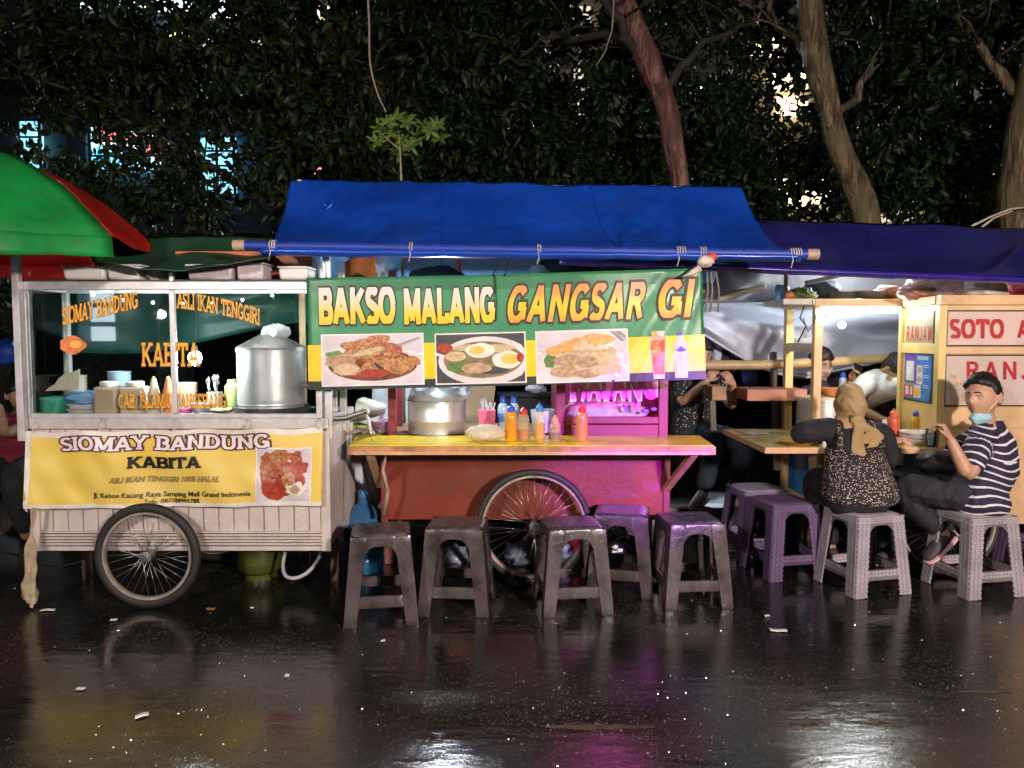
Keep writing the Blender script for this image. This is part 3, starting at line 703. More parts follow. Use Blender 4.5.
# wet grit standing proud of the asphalt: thousands of small glossy stone chips
m = MB()
GR = random.Random(5)
for i in range(80000):
    Y = 2.15+2.5*GR.random()**1.35; X = (GR.random()-.5)*1.42*Y
    dn = noise.noise(Vector((X*1.3, Y*1.8, 0)))+.35*noise.noise(Vector((X*5, Y*7, 3)))
    if GR.random() > .50+.9*dn: continue
    r = .0018+.0030*GR.random()**2; a0 = GR.random()*6.28; o = len(m.v); hx, hy = GR.uniform(-.6, .6)*r, GR.uniform(-.6, .6)*r
    for k in range(4): a = a0+k*1.571+GR.uniform(-.3, .3); m.v.append(Vector((X+r*math.cos(a), Y+r*math.sin(a), -.0003)))
    m.v.append(Vector((X+hx, Y+hy, r*GR.uniform(.35, .8))))
    for k in range(4): m.f.append([o+k, o+(k+1) % 4, o+4]); m.m.append(0)
tag(m.build('asphalt_grit', mat('wet_stone_chip', (.05, .05, .045), .2, 0, .4, 30, coat=1., spec=1.), recalc=False), kind='stuff')
# ------------------------------------------------------------------ spoked wheels
def wheel(parent, c, r, tr=.028, name='wheel', spokes=32):
    c = Vector(c)
    w = MB(); w.lathe([(.0, -.045), (.016, -.045), (.016, -.03), (.03, -.028), (.03, -.022), (.014, -.02), (.014, .02), (.03, .022), (.03, .028), (.016, .03), (.016, .045), (0, .045)], c, 14, 'Y')
    h = w.build(name, STEEL, parent, smooth='auto')
    t = MB(); t.torus(c, r-tr, tr, 'Y', 64, 12, .85); t.build('tyre', TYRE, h, smooth=True)
    q = MB(); R1 = r-2*tr+.004
    q.lathe([(R1, -.016), (R1-.012, -.015), (R1-.018, -.006), (R1-.018, .006), (R1-.012, .015), (R1, .016), (R1, -.016)], c, 64, 'Y'); q.build('rim', CHROME, h, smooth='auto')
    s = MB()
    for i in range(spokes):
        a = 2*math.pi*i/spokes; b = a+(.62 if (i//2) % 2 else -.62); y = .024 if i % 2 else -.024
        s.tube([c+Vector((.027*math.cos(b), y, .027*math.sin(b))), c+Vector(((R1-.014)*math.cos(a), 0, (R1-.014)*math.sin(a)))], .0017, 5)
    s.build('spokes', STEEL, h, smooth=True)
    return h
def bottle(label, cat, base, h, r, body, cap, fill=None, level=1., group=None, spout=True, name='sauce_bottle', root=None):
    t = thing(name, label, cat, base, group); b = MB()
    sh = .80
    b.lathe([(0, 0), (r*.9, 0), (r, .01), (r, h*sh*.78), (r*.93, h*sh*.9), (r*.55, h*sh), (0, h*sh)], base, 18); b.build('body', body, t, smooth='auto')
    if fill:
        f = MB(); k = h*sh*.76*level; f.lathe([(0, .004), (r*.90, .004), (r*.955, .012), (r*.955, k), (0, k)], base, 18); f.build('sauce', fill, t, smooth='auto')
    c = MB(); z0 = h*sh
    if spout: c.lathe([(r*.62, -.012), (r*.66, -.012), (r*.66, .018), (r*.5, .024), (r*.2, .034), (r*.10, h*.2), (0, h*.2)], Vector(base)+Vector((0, 0, z0)), 16)
    else: c.lathe([(r*.5, -.01), (r*.52, -.01), (r*.52, h*.15), (r*.46, h*.17), (0, h*.17)], Vector(base)+Vector((0, 0, z0)), 16)
    c.build('cap', cap, t, smooth='auto'); return t
# ------------------------------------------------------------------ glass food cart (left)
YF, YR = 4.25, 4.64           # glass case front and back
YB_ = 4.98                    # back of the wooden body
xl, xr = at(27, 420, YF).x, at(322, 420, YF).x
def zc(v, Y=YF): return at(512, v, Y).z
cart = thing('food_cart', 'glass fronted white food cart on spoked wheels with yellow lettering on its panes', 'food cart', ((xl+xr)/2, 4.6, 0))
zb, zt = zc(551), zc(506)     # body bottom / plank top
zd, zg = zc(418), zc(290)     # case floor / glass top
b = MB()
b.bb(xl+.01, xr+.03, YF+.03, YB_, zb+.02, zd-.06)
n = 19
for i in range(n):            # upright planks above the ribbed sill
    x0 = xl+.03+(xr-xl-.03)*i/n; x1 = xl+.03+(xr-xl-.03)*(i+1)/n
    b.bb(x0+.0025, x1-.0025, YF+.012+.002*(i % 2), YF+.03, zc(533), zd-.06)
cb = b.build('body', WHITEP, cart, bev=.003)
b = MB()
for k in range(5):
    z = zc(545)+k*(zc(532)-zc(545))/4.4; b.bb(xl+.05, xr-.01, YF-.004, YF+.03, z-.0, z+.011)
b.bb(xl+.005, xr+.035, YF+.004, YF+.03, zb, zc(546)-.004); b.bb(xl+.0, xl+.05, YF-.006, YF+.028, zb, zd-.07); b.bb(xr-.012, xr+.04, YF-.006, YF+.028, zb, zd-.07)
b.build('ribbed_sill', WHITEP, cart, bev=.002)
b = MB(); b.bb(xl-.01, xr+.035, YF-.015, YR+.3, zd-.06, zd); b.build('counter', ALU, cart, bev=.004)
# aluminium frame of the glass case
f = MB(); pw = .032
pu = .30
for (x, y) in ((xl+.012, YF), (xr-.012, YF), (xl+.016, YR), (xr-.016, YR)): f.bb(x-pw/2, x+pw/2, y-pw/2, y+pw/2, zd, zg+.005)
ptop = zc(262)
for (x, y) in ((xl+.0, YF-.04), (xr+.035, YF+.02), (xr+.03, YR+.02)): f.bb(x-.019, x+.019, y-.019, y+.019, .5 if y < YR and x > 0 else zd-.12, ptop+.04)
f.bb(xl, xr, YF-.02, YF+.02, zg, zg+.045); f.bb(xl, xr, YR-.018, YR+.02, zg+.002, zg+.043)
for x in (xl+.016, xr-.016): f.bb(x-.016, x+.016, YF+.021, YR-.019, zg+.003, zg+.042)
xm = at(174, 350, YF).x
f.bb(xm-.014, xm+.014, YF-.016, YF+.012, zd+.026, zg-.001)
f.bb(xl+.03, xr-.03, YF-.014, YF+.014, zd, zd+.025); f.bb(xl+.035, xr-.035, YR-.012, YR+.012, zd, zd+.022)
f.bb(xm-.012, xm+.012, YF-.014, YF+.01, zg+.046, zg+.10)
f.build('frame', ALU, cart, bev=.003)
def pane(x0, x1, y0, y1, z0, z1, nm='pane'):
    p = MB(); p.bb(x0, x1, y0, y1, z0, z1); return p.build(nm, GLASS, cart)
pL = pane(xl+.03, xm-.016, YF-.002, YF+.002, zd+.026, zg-.001); pR = pane(xm+.016, xr-.03, YF-.002, YF+.002, zd+.026, zg-.001)
pane(xl+.014, xl+.018, YF+.02, YR-.02, zd+.026, zg-.001, 'side_pane'); pane(xr-.018, xr-.014, YF+.02, YR-.02, zd+.026, zg-.001, 'side_pane')
# top tray
b = MB(); b.bb(xl+.02, xr+.01, YF+.0, YR+.02, zg+.046, zg+.056); b.build('roof_tray', mat('dark_tray', (.05, .05, .05), .5), cart)
wheel(cart, (at(147, 560, 4.16).x, 4.17, .292), .292, .026); wheel(cart, (at(147, 560, 4.16).x+.02, 5.06, .292), .292, .026)
a = MB(); a.tube([(at(147, 560, 4.16).x, 4.2, .292), (at(147, 560, 4.16).x+.02, 5.05, .292)], .012, 8); a.bb(xl+.62, xl+.70, YF+.1, YB_-.1, .292, zb+.03); a.build('axle', STEEL, cart)
hd = MB()
for y in (YF+.05, YR+.2): hd.tube([(xr-.02, y, zc(420, y)), (xr+.12, y, zc(419, y)+.005), (xr+.24, y, zc(415, y)+.02)], .015, 8)
hd.tube([(xr+.24, YF+.05, zc(415, YF+.05)+.02), (xr+.24, YR+.2, zc(415, YR+.2)+.02)], .015, 8); hd.build('push_handle', STEEL, cart, smooth='auto')
for x in (xl+.05, xr-.06): lg = MB(); lg.bb(x, x+.04, YF+.4, YF+.44, .0, zb+.03); lg.build('leg', WOODD, cart)
# lettering stuck on the glass
GOLD = mat('gold_vinyl', (.86, .42, .02), .4, 0, .15, 30)
DARKV = mat('dark_vinyl', (.05, .03, .02), .5)
fg = flatbox(0, 0, 0, 0, YF)
def glass_text(s, rect, par, bend=None, shear=0.):
    ref = slab2d(s, .15, .15, .10); m = MB(); lay(m, ref, ref, rect, fg, .0045, .00012, shear, bend); m.build('lettering', GOLD, par, recalc=False)
    m = MB(); fl = slab2d(s, .15, .15, .10, .035); lay(m, fl, ref, rect, fg, .0028, .00008, shear, bend); m.build('lettering_outline', mat('vinyl_shadow', (.32, .12, .02), .5), par, recalc=False)
glass_text('SIOMAY BANDUNG', (63, 325, 138, 308), pL, lambda a: -17*a+3.0*math.sin(3*a)*0)
glass_text('ASLI IKAN TENGGIRI', (177, 308, 260, 292), pR, lambda a: 17*a*a*.6+7*a)
glass_text('KABITA', (142, 366, 200, 343), pR)
glass_text('CAB. ISLAMIC TANGERANG', (119, 408, 226, 394), pR)
st = MB(); c = at(73, 345, YF)
st.add([Vector((c.x+.072*math.cos(a)*(1+.08*math.cos(5*a)), YF-.0035, c.z+.048*math.sin(a)*(1+.1*math.cos(4*a)))) for a in [2*math.pi*i/28 for i in range(28)]], [list(range(28))])
sk = st.build('sticker', mat('orange_sticker', (.72, .20, .07), .4, 0, .25, 30), pL)
st = MB(); st.add([Vector((c.x+.018+.035*math.cos(a), YF-.0045, c.z+.004+.02*math.sin(a))) for a in [2*math.pi*i/16 for i in range(16)]], [list(range(16))]); st.build('sticker_spot', mat('sticker_yellow', (.8, .5, .08), .4), sk)
# printed banner tied to its front
BANY = 4.215
BC = [at(26, 508, BANY), at(322, 505, BANY), at(323, 427, BANY), at(27, 431, BANY)]
def ban(u, v, d):
    p = BC[0].lerp(BC[1], u).lerp(BC[3].lerp(BC[2], u), v)
    wv = .010*math.sin(u*21+1.2*v*3)*(1-.55*v)+.012*math.exp(-((u-.12-.45*(1-v))/.10)**2)*(v)+.006*math.sin(u*47+v*9)*(1-v)+.012*nz((u*5, v*3, 1.3))
    sag = -.010*math.sin(u*math.pi*5)**2*v
    wv += .016*nz((u*3.1+v*2.2, v*1.7-u*2.0, 4.4))+.010*math.exp(-((u-.20-.16*(1-v)**.7)/.03)**2)
    return p+Vector((0, -wv-d*1.8-.014, sag))
yb = thing('cloth_banner', 'creased yellow printed banner tied across the front of the glass food cart', 'banner', tuple(BC[0].lerp(BC[2], .5)))
m = MB(); m.grid(lambda a, c: ban(a, c, 0), 90, 26)
YELB = mat('yellow_banner', (.80, .58, .07), .42, 0, .10, 3, .6, 5, col2=(.84, .64, .17))
sheet = m.build('sheet', YELB, yb, smooth=True, solid=.002, recalc=False)
m = MB(); e = .022
for (a0, a1, c0, c1) in ((0, 1, 0, .05), (0, 1, .93, 1), (0, .018, .05, .93)): m.grid(lambda a, c: ban(a0+(a1-a0)*a, c0+(c1-c0)*c, .0022), 60, 2)
m.build('hem', mat('banner_white', (.80, .76, .68), .5), yb, smooth=True, recalc=False)
def bt(u0, v0, u1, v1):   # pixel rect on the banner -> (u,v)
    f = lambda x, y: ((x-26.5)/296., (507-y)/78.5)
    a = f(u0, v0); b_ = f(u1, v1); return (a[0], a[1], b_[0], b_[1])
LILAC = mat('print_white', (.86, .78, .76), .5); BLK = mat('print_black', (.012, .010, .012), .5); MARO = mat('print_maroon', (.10, .02, .05), .5)
ref = slab2d('SIOMAY BANDUNG', .20, .17, .13)
m = MB(); lay(m, slab2d('SIOMAY BANDUNG', .20, .17, .13, .10), ref, bt(62, 448, 271, 434), ban, .0030, .00006); m.build('lettering_outline', MARO, yb, recalc=False)
m = MB(); lay(m, ref, ref, bt(62, 448, 271, 434), ban, .0042, .00006); m.build('lettering', LILAC, yb, recalc=False)
ref = slab2d('KABITA', .24, .18, .14)
m = MB(); lay(m, ref, ref, bt(129, 467, 204, 455), ban, .0042, .00006); m.build('lettering', BLK, yb, recalc=False)
ref = text2d('ASLI IKAN TENGGIRI 100% HALAL', .012)
m = MB(); lay(m, text2d('ASLI IKAN TENGGIRI 100% HALAL', .045), ref, bt(113, 481, 222, 475.5), ban, .0036, 0, .004); m.build('lettering_outline', mat('print_grey', (.10, .085, .05), .5), yb, recalc=False)
m = MB(); lay(m, ref, ref, bt(113, 481, 222, 475.5), ban, .0044, 0, .004); m.build('lettering', mat('print_ochre', (.42, .30, .10), .5), yb, recalc=False)
for s, rc in (('Jl. Kebon Kacang Raya Samping Mall Grand Indonesia', (96, 498, 252, 491)), ('Telp. 087788995788', (147, 504.5, 201, 498.6))):
    ref = text2d(s, .012); m = MB(); lay(m, ref, ref, bt(*rc), ban, .0040); m.build('lettering', BLK, yb, recalc=False)
# printed food photographs (flat prints)
def disc(cx, cy, rx, ry, n=28, rough=.0, seed=0, rot=0.):
    o = []
    for i in range(n):
        a = 2*math.pi*i/n; k = 1+rough*noise.noise((math.cos(a)*1.7+seed*3.1, math.sin(a)*1.7, seed))*2
        x, y = rx*k*math.cos(a), ry*k*math.sin(a); o.append((cx+x*math.cos(rot)-y*math.sin(rot), cy+x*math.sin(rot)+y*math.cos(rot)))
    return o
def photo(parent, fn, rect, layers, border=None, d0=.004, step=.0004, name='food_photo'):
    """layers: (polygon in 0..1 space, material); polygons are clipped to the frame"""
    u0, v0, u1, v1 = rect; m = MB(); mats = []
    def put(poly, mt, d, ex=0, ey=0):
        if mt not in mats: mats.append(mt)
        m.cur = mats.index(mt)
        cx_ = sum(p[0] for p in poly)/len(poly); cy_ = sum(p[1] for p in poly)/len(poly); den = []
        for (a, b_) in zip(poly, poly[1:]+poly[:1]):
            k = max(1, int(math.hypot(a[0]-b_[0], a[1]-b_[1])/.07)); den += [(a[0]+(b_[0]-a[0])*i/k, a[1]+(b_[1]-a[1])*i/k) for i in range(k)]
        lo0, lo1, hi0, hi1 = (-ex, -ey, 1+ex, 1+ey); n = len(den); K = 7; vs = []
        for j in range(K, 0, -1):
            for (x, y) in den:
                x, y = cx_+(x-cx_)*j/K, cy_+(y-cy_)*j/K; x = min(hi0, max(lo0, x)); y = min(hi1, max(lo1, y)); vs.append(fn(u0+(u1-u0)*x, v0+(v1-v0)*y, d))
        vs.append(fn(u0+(u1-u0)*min(hi0, max(lo0, cx_)), v0+(v1-v0)*min(hi1, max(lo1, cy_)), d))
        fs = [(j*n+i, j*n+(i+1) % n, (j+1)*n+(i+1) % n, (j+1)*n+i) for j in range(K-1) for i in range(n)]+[((K-1)*n+i, (K-1)*n+(i+1) % n, K*n) for i in range(n)]
        m.add(vs, fs)
    d = d0
    if border:
        bx, by = border[1]; put([(-bx, -by), (1+bx, -by), (1+bx, 1+by), (-bx, 1+by)], border[0], d, bx, by); d += step
    for poly, mt in layers:
        put(poly, mt, d); d += step
    return m.build(name, mats, parent, recalc=False)
def food(name, a, b_, sc=70, r=.35): return mat(name, a, r, 0, 0, sc, .0, 60, col2=b_, detail=7)
FRY = food('food_fried', (.24, .07, .02), (.66, .36, .16)); MEAT = food('food_meat', (.22, .03, .02), (.62, .24, .14), 60); CHILI = food('food_sauce', (.28, .02, .012), (.48, .08, .03), 40)
BALL = food('food_ball', (.36, .20, .11), (.60, .42, .26), 45); TOFU = food('food_tofu', (.55, .38, .22), (.74, .58, .38), 40); NOOD = food('food_noodle', (.42, .34, .16), (.66, .58, .34), 90)
BROTH = food('food_broth', (.16, .12, .05), (.32, .26, .12), 25); GREEN = food('food_green', (.05, .14, .03), (.16, .30, .08), 60); PLATE = food('plate_white', (.66, .60, .60), (.80, .74, .74), 6); TABLE_ = food('photo_cloth', (.60, .54, .58), (.76, .70, .74), 8)
EGG = mat('egg_white', (.80, .76, .66), .4, 0, .05); YOLK = mat('egg_yolk', (.80, .54, .12), .4, 0, .12, 30); DARKB = mat('photo_dark', (.05, .05, .05), .5); FORK = mat('print_fork', (.36, .34, .38), .5); ORNG = food('food_orange', (.62, .28, .06), (.82, .50, .20), 40)
full = [(0, 0), (1, 0), (1, 1), (0, 1)]
lay_ = [(full, TABLE_), (disc(.5, .42, .47, .40), PLATE), (disc(.48, .45, .42, .35, rough=.1, seed=4), CHILI)]
for i, (x, y, rx, ry, mt) in enumerate(((.2, .82, .13, .10, MEAT), (.42, .84, .2, .14, FRY), (.72, .82, .17, .12, MEAT), (.18, .62, .15, .12, FRY), (.48, .62, .22, .13, MEAT), (.78, .62, .17, .13, CHILI), (.25, .40, .2, .14, MEAT), (.6, .42, .2, .11, FRY), (.3, .2, .24, .13, CHILI), (.75, .22, .2, .15, EGG), (.74, .24, .1, .08, BALL), (.5, .96, .1, .06, MEAT))):
    lay_.append((disc(x, y, rx, ry, rough=.25, seed=i, rot=i*.7), mt))
photo(yb, ban, bt(258, 502, 311, 449), lay_, (LILAC, (.03, .03)), .0035, .0004)
tm = MB()
for (u, v) in ((33, 429), (100, 426), (174, 426), (246, 426), (318, 425), (27, 508)):
    c = at(u, v, BANY-.02); tm.tube([c+Vector((0, .02, .035)), c+Vector((.006, -.004, .012)), c+Vector((-.004, -.006, -.012)), c+Vector((.004, .0, -.02))], .004, 6)
tm.build('tie', mat('white_string', (.7, .66, .6), .7), yb, smooth=True)
# --------------- things in the glass case
zf = zd+.004
tz = MB()
pot = thing('steamer_pot', 'tall aluminium steamer pot with cone lid standing in the glass case', 'pot', tuple(Vector((at(272, 400, 4.46).x, 4.45, zf))))
pc = Vector((at(272, 400, 4.45).x, 4.45, zf)); pr = .19
b = MB(); z1 = at(512, 351, 4.30).z-zf
b.lathe([(0, 0), (pr*.96, 0), (pr*.96, .055), (pr, .06), (pr, .062), (pr*.99, .066)]+[(pr*(1 if k % 2 else .992), .07+(z1-.07)*k/9) for k in range(10)]+[(pr*1.02, z1), (pr*1.02, z1+.008), (pr*.9, z1+.01)], pc, 40); b.build('body', ALUP, pot, smooth='auto')
b = MB(); zt2 = at(512, 334, 4.45).z-zf; b.lathe([(pr*1.03, z1+.004), (pr*1.0, z1+.02), (pr*.30, zt2), (0, zt2+.004)], pc, 40); b.build('lid', mat('dull_aluminium', (.40, .38, .35), .42, .9, .15, 8), pot, smooth='auto')
b = MB(); b.sphere(pc+Vector((.035, -.02, zt2+.008)), (.085, .06, .05), 18, 14, lambda d: 1+.22*noise.noise(d*4)); b.build('knob_wrap', BAGPL, pot, smooth=True)
b = MB(); b.lathe([(0, -.002), (pr*1.1, -.002), (pr*1.14, .045), (pr*1.10, .046), (0, .01)], pc, 32); 
tag(b.build('round_tray', mat('dark_tray', (.05, .05, .05), .5), None, smooth='auto'), 'dark round tray under the tall steamer pot', 'tray')
def jar(label, u, w, col):
    c = Vector((at(u, 410, 4.36).x, 4.37, zf)); t = thing('plastic_jar', label, 'jar', c, 'square jars in the glass case'); b = MB(); hw = w/2
    H = .165; b.box(c+Vector((0, 0, H*.5)), (w, w*.85, H)); b.build('body', mat(col[0], col[1], .35, 0, .08), t, bev=.018, smooth='auto')
    b = MB(); b.lathe([(0, H+.001), (hw*.72, H+.001), (hw*.74, H+.022), (hw*.6, H+.028), (0, H+.028)], c, 20); b.build('lid', WHITEPL, t, smooth='auto')
jar('cream square jar with white lid left of its twin behind the glass', 109, .135, ('jar_beige', (.52, .38, .28)))
jar('pale square jar with white lid beside the yellow tipped squeeze bottles', 135, .135, ('jar_pale', (.66, .52, .36)))
def cone_bottle(label, u, m1, H=.21):
    c = Vector((at(u, 410, 4.33).x, 4.33, zf)); t = thing('squeeze_bottle', label, 'bottle', c, 'cone squeeze bottles in the glass case'); b = MB()
    b.lathe([(0, 0), (.034, 0), (.035, .12), (.028, .14), (.012, H), (0, H)], c, 18); b.build('body', m1, t, smooth='auto')
    b = MB(); b.lathe([(.0135, H-.022), (.014, H-.02), (.006, H+.012), (0, H+.012)], c, 12); b.build('tip', mat('yellow_cap', (.85, .55, .03), .3), t, smooth=True)
cone_bottle('cream cone squeeze bottle with yellow tip in the glass case', 154.5, mat('cream_squeeze', (.70, .58, .42), .3))
cone_bottle('orange cone squeeze bottle with yellow tip in the glass case', 169, mat('orange_squeeze', (.78, .24, .10), .3))
b = MB(); c = Vector((at(50, 410, 4.42).x, 4.42, zf)); b.box(c+Vector((0, 0, .05)), (.17, .14, .10), taper=1.1); t = tag(b.build('green_tub', filmmat('green_tub_plastic', (.10, .50, .36), .8, .3), None, bev=.012), 'translucent green square tub at the left end of the glass case', 'tub')
b = MB(); c = Vector((at(88, 403, 4.45).x, 4.45, zf+.0)); b.lathe([(0, 0), (.09, 0), (.115, .03), (.11, .032), (0, .018)], c, 24); b.lathe([(0, .034), (.09, .034), (.112, .058), (.108, .06), (0, .05)], c, 24); tag(b.build('plate_stack', PLATE, None, smooth='auto'), 'small stack of pale plates in the glass case', 'plates')
b = MB(); c = Vector((at(88, 393, 4.44).x, 4.44, zf+.095)); b.sphere(c, (.12, .07, .035), 28, 20, lambda d: 1+.45*noise.noise(d*3.3)+.2*noise.noise(d*9)); tag(b.build('plastic_bag', filmmat('blue_bag_film', (.25, .48, .80), .8), None, smooth=True), 'crumpled pale blue plastic bag on the plates behind the glass', 'bag')
b = MB(); c = at(62, 382, 4.31)
pts = [(45, 391), (79, 389.5), (80, 369), (75, 371), (70, 373), (66, 372), (62, 376), (58, 379), (55, 384), (50, 387)]
b.add([at(u, v, 4.275) for u, v in pts], [list(range(len(pts)))]); tag(b.build('newspaper_sheet', PAPER, None, solid=.002), 'torn piece of newspaper taped inside the left pane', 'paper')
b = MB(); c = Vector((at(184, 407, 4.42).x, 4.42, zf)); b.lathe([(0, 0), (.035, 0), (.05, .035), (.046, .036), (0, .02)], c, 20); tag(b.build('pink_bowl', mat('pink_plastic', (.75, .12, .38), .35), None, smooth='auto'), 'small pink bowl on the floor of the glass case', 'bowl')
b = MB(); c = Vector((at(203, 402, 4.45).x, 4.46, zf)); b.lathe([(0, 0), (.05, 0), (.075, .06), (.071, .06), (0, .012)], c, 22); tag(b.build('metal_bowl', ALUP, None, smooth='auto'), 'dented metal bowl left of the tall steamer pot', 'bowl')
b = MB(); c = Vector((at(222, 408, 4.40).x, 4.40, zf)); b.lathe([(0, 0), (.10, 0), (.12, .014), (.117, .016), (0, .006)], c, 24)
tag(b.build('serving_plate', mat('steel_plate', (.5, .5, .48), .3, 1), None, smooth='auto'), 'flat steel plate with dumplings beside the steamer pot', 'plate')
for i in range(6):
    d = MB(); d.sphere(c+Vector((jit(.07), jit(.05), .024)), (.026, .022, .014), 12, 8, lambda q: 1+.2*noise.noise(q*4)); tag(d.build('dumpling', TOFU, None, smooth=True), 'pale dumpling lying on the flat steel plate in the case', 'dumpling', 'dumplings on the steel plate')
c = Vector((at(213, 405, 4.5).x, 4.53, zf)); t = thing('cutlery_holder', 'steel cutlery holder full of spoons beside the tall steamer pot', 'cutlery holder', c); b = MB(); b.lathe([(0, 0), (.042, 0), (.045, .12), (.042, .12), (.04, .006), (0, .006)], c, 24); b.build('cup', ALUP, t, smooth='auto'); b = MB()
for i in range(9): p = c+Vector((jit(.025), jit(.025), .02)); q = p+Vector((jit(.03), jit(.02), .17+jit(.02))); b.tube([p, q], .0028, 6); b.sphere(q, (.010, .004, .016), 8, 6)
b.build('spoons', STEEL, t, smooth=True)
c = Vector((at(232, 405, 4.58).x, 4.60, zf)); b = MB(); b.lathe([(0, 0), (.045, 0), (.048, .01), (.048, .15), (.03, .17), (.03, .19), (0, .19)], c, 22); tag(b.build('plastic_jar', mat('lime_jar', (.38, .46, .16), .35), None, smooth='auto'), 'tall lime green jar at the back of the glass case by the steamer', 'jar')
for i, (u, Y, h, col, lab) in enumerate(((76, 4.56, .20, (.50, .46, .38), 'stack of beige bowls at the back left of the glass case'), (120, 4.58, .24, (.30, .42, .50), 'stack of grey blue bowls behind the square jars in the glass case'), (186, 4.57, .17, (.55, .36, .22), 'stack of orange brown bowls behind the squeeze bottles'))):
    c = Vector((at(u, 400, Y).x, Y, zf)); b = MB(); n = int(h/.022)
    for k in range(n): b.lathe([(.03, .022*k), (.055, .022*k+.006), (.066, .022*k+.04), (.063, .022*k+.04), (.052, .022*k+.01), (.03, .022*k+.006)], c, 22)
    tag(b.build('bowl_stack', mat('bowl_tone_%s' % 'abc'[i], col, .35), None, smooth='auto'), lab, 'bowls')
# added bulb standing in for a bright reflection in the glass
b = thing('light_bulb', 'added bulb inside the glass case standing in for a bright reflection', 'light bulb', tuple(at(195, 358, 4.37))); c = at(195, 358, 4.37)
m = MB(); m.sphere(c, (.036, .036, .042), 18, 12); m.build('globe', emitmat('reflection_bulb_glow', (.85, .95, 1.), 500.), b, smooth=True)
m = MB(); m.lathe([(.014, .028), (.015, .07), (.006, .08)], c, 12); m.tube([c+Vector((0, 0, .07)), c+Vector((.01, 0, .18)), Vector((c.x+.02, c.y, zg+.02))], .003, 6); m.build('socket', BLACKC, b, smooth='auto')
b = MB(); b.tube([(xl+.25, 4.30, zg+.022), (xr-.12, 4.30, zg+.022)], .009, 10); b.build('case_fill_tube', emitmat('case_fill_light', (.90, .96, .92), 70.), cart, smooth=True)  # hidden tube added to brighten the case contents
# --------------- roof tray contents
def tub(label, u0, u1, v0, v1, Y, col, lid=True):
    p, q = at(u0, v1, Y), at(u1, v0, Y); z0 = zg+.058; h = max(.05, q.z-z0); t = thing('food_tub', label, 'tub', ((p.x+q.x)/2, Y+.09, z0), 'white tubs on the cart roof'); b = MB()
    b.box(((p.x+q.x)/2, Y+.09, z0+h/2), ((q.x-p.x)*.93, .17, h), taper=1.07); b.build('body', col, t, bev=.014, smooth='auto')
    if lid: b = MB(); b.bb(p.x-.004, q.x+.004, Y-.004, Y+.184, z0+h, z0+h+.010); b.build('rim', col, t, bev=.004)
TUBW = filmmat('tub_plastic', (.74, .66, .68), .9, .3)
tub('long white foam tub at the left end of the cart roof', 62, 104, 268, 281, 4.27, WHITEPL); tub('white foam tub third from the right on the cart roof', 106, 140, 266, 281, 4.27, WHITEPL)
tub('wide clear white tub with stripes right of the roof post', 186, 232, 266, 281, 4.27, TUBW); tub('small clear white tub in front of the orange panel', 236, 263, 264, 281, 4.27, TUBW); tub('grey white tub at the right end of the cart roof', 278, 308, 268, 281, 4.27, WHITEPL)
b = MB(); b.sphere(Vector((at(153, 275, 4.3).x, 4.36, zg+.09)), (.075, .06, .035), 24, 16, lambda d: 1+.35*noise.noise(d*3)+.2*noise.noise(d*8)); tag(b.build('plastic_bag', BAGPL, None, smooth=True), 'crumpled clear plastic bag between the white tubs on the cart roof', 'bag')
b = MB(); p, q = at(176, 283, 4.60), at(312, 258, 4.60); b.bb(p.x, q.x, 4.60, 4.63, p.z+.02, q.z+.04); tag(b.build('leaning_board', mat('orange_board', (.50, .12, .03), .5, 0, .2, 4), None, bev=.003), 'rust orange board standing behind the tubs on the cart roof', 'board')
# dark green sheet sheltering the cart
GRT = mat('dark_green_tarp', (.022, .085, .040), .5, 0, .2, 3, .15, 12)
b = MB()
def gfn(a, c):
    f = at(98+172*a, 262+9*math.sin(min(1, a*1.5)*math.pi*.62)-26*max(0, a-.5), 4.10); r = at(112+160*a, 236, 4.9); p = f.lerp(r, c); p.z -= .05*math.sin(c*math.pi)*(1+.4*math.sin(a*9)); return p+Vector((0, 0, .012*nz((a*6, c*3, 0))))
b.grid(gfn, 36, 14)
tag(b.build('green_tarp', GRT, None, smooth=True, solid=.004, recalc=False), 'dark green tarp strip stretched over the glass cart between umbrella and blue awning', 'tarp')
b = MB(); b.grid(lambda a, c: at(18+320*a, 286+(52+16*math.sin(a*5))*c, 5.55)+Vector((0, .06*math.sin(a*17+c*2)+.05*nz((a*7, c*3, 2)), 0)), 50, 12)  # teal sheet stands in for a tarp mirrored in the glass
tag(b.build('reflected_tarp_sheet', mat('reflected_teal', (.018, .085, .065), .4, 0, .2, 3, .3, 10), None, smooth=True, solid=.003, recalc=False), 'added teal sheet behind the glass cart standing in for a tarp reflection', 'sheet')
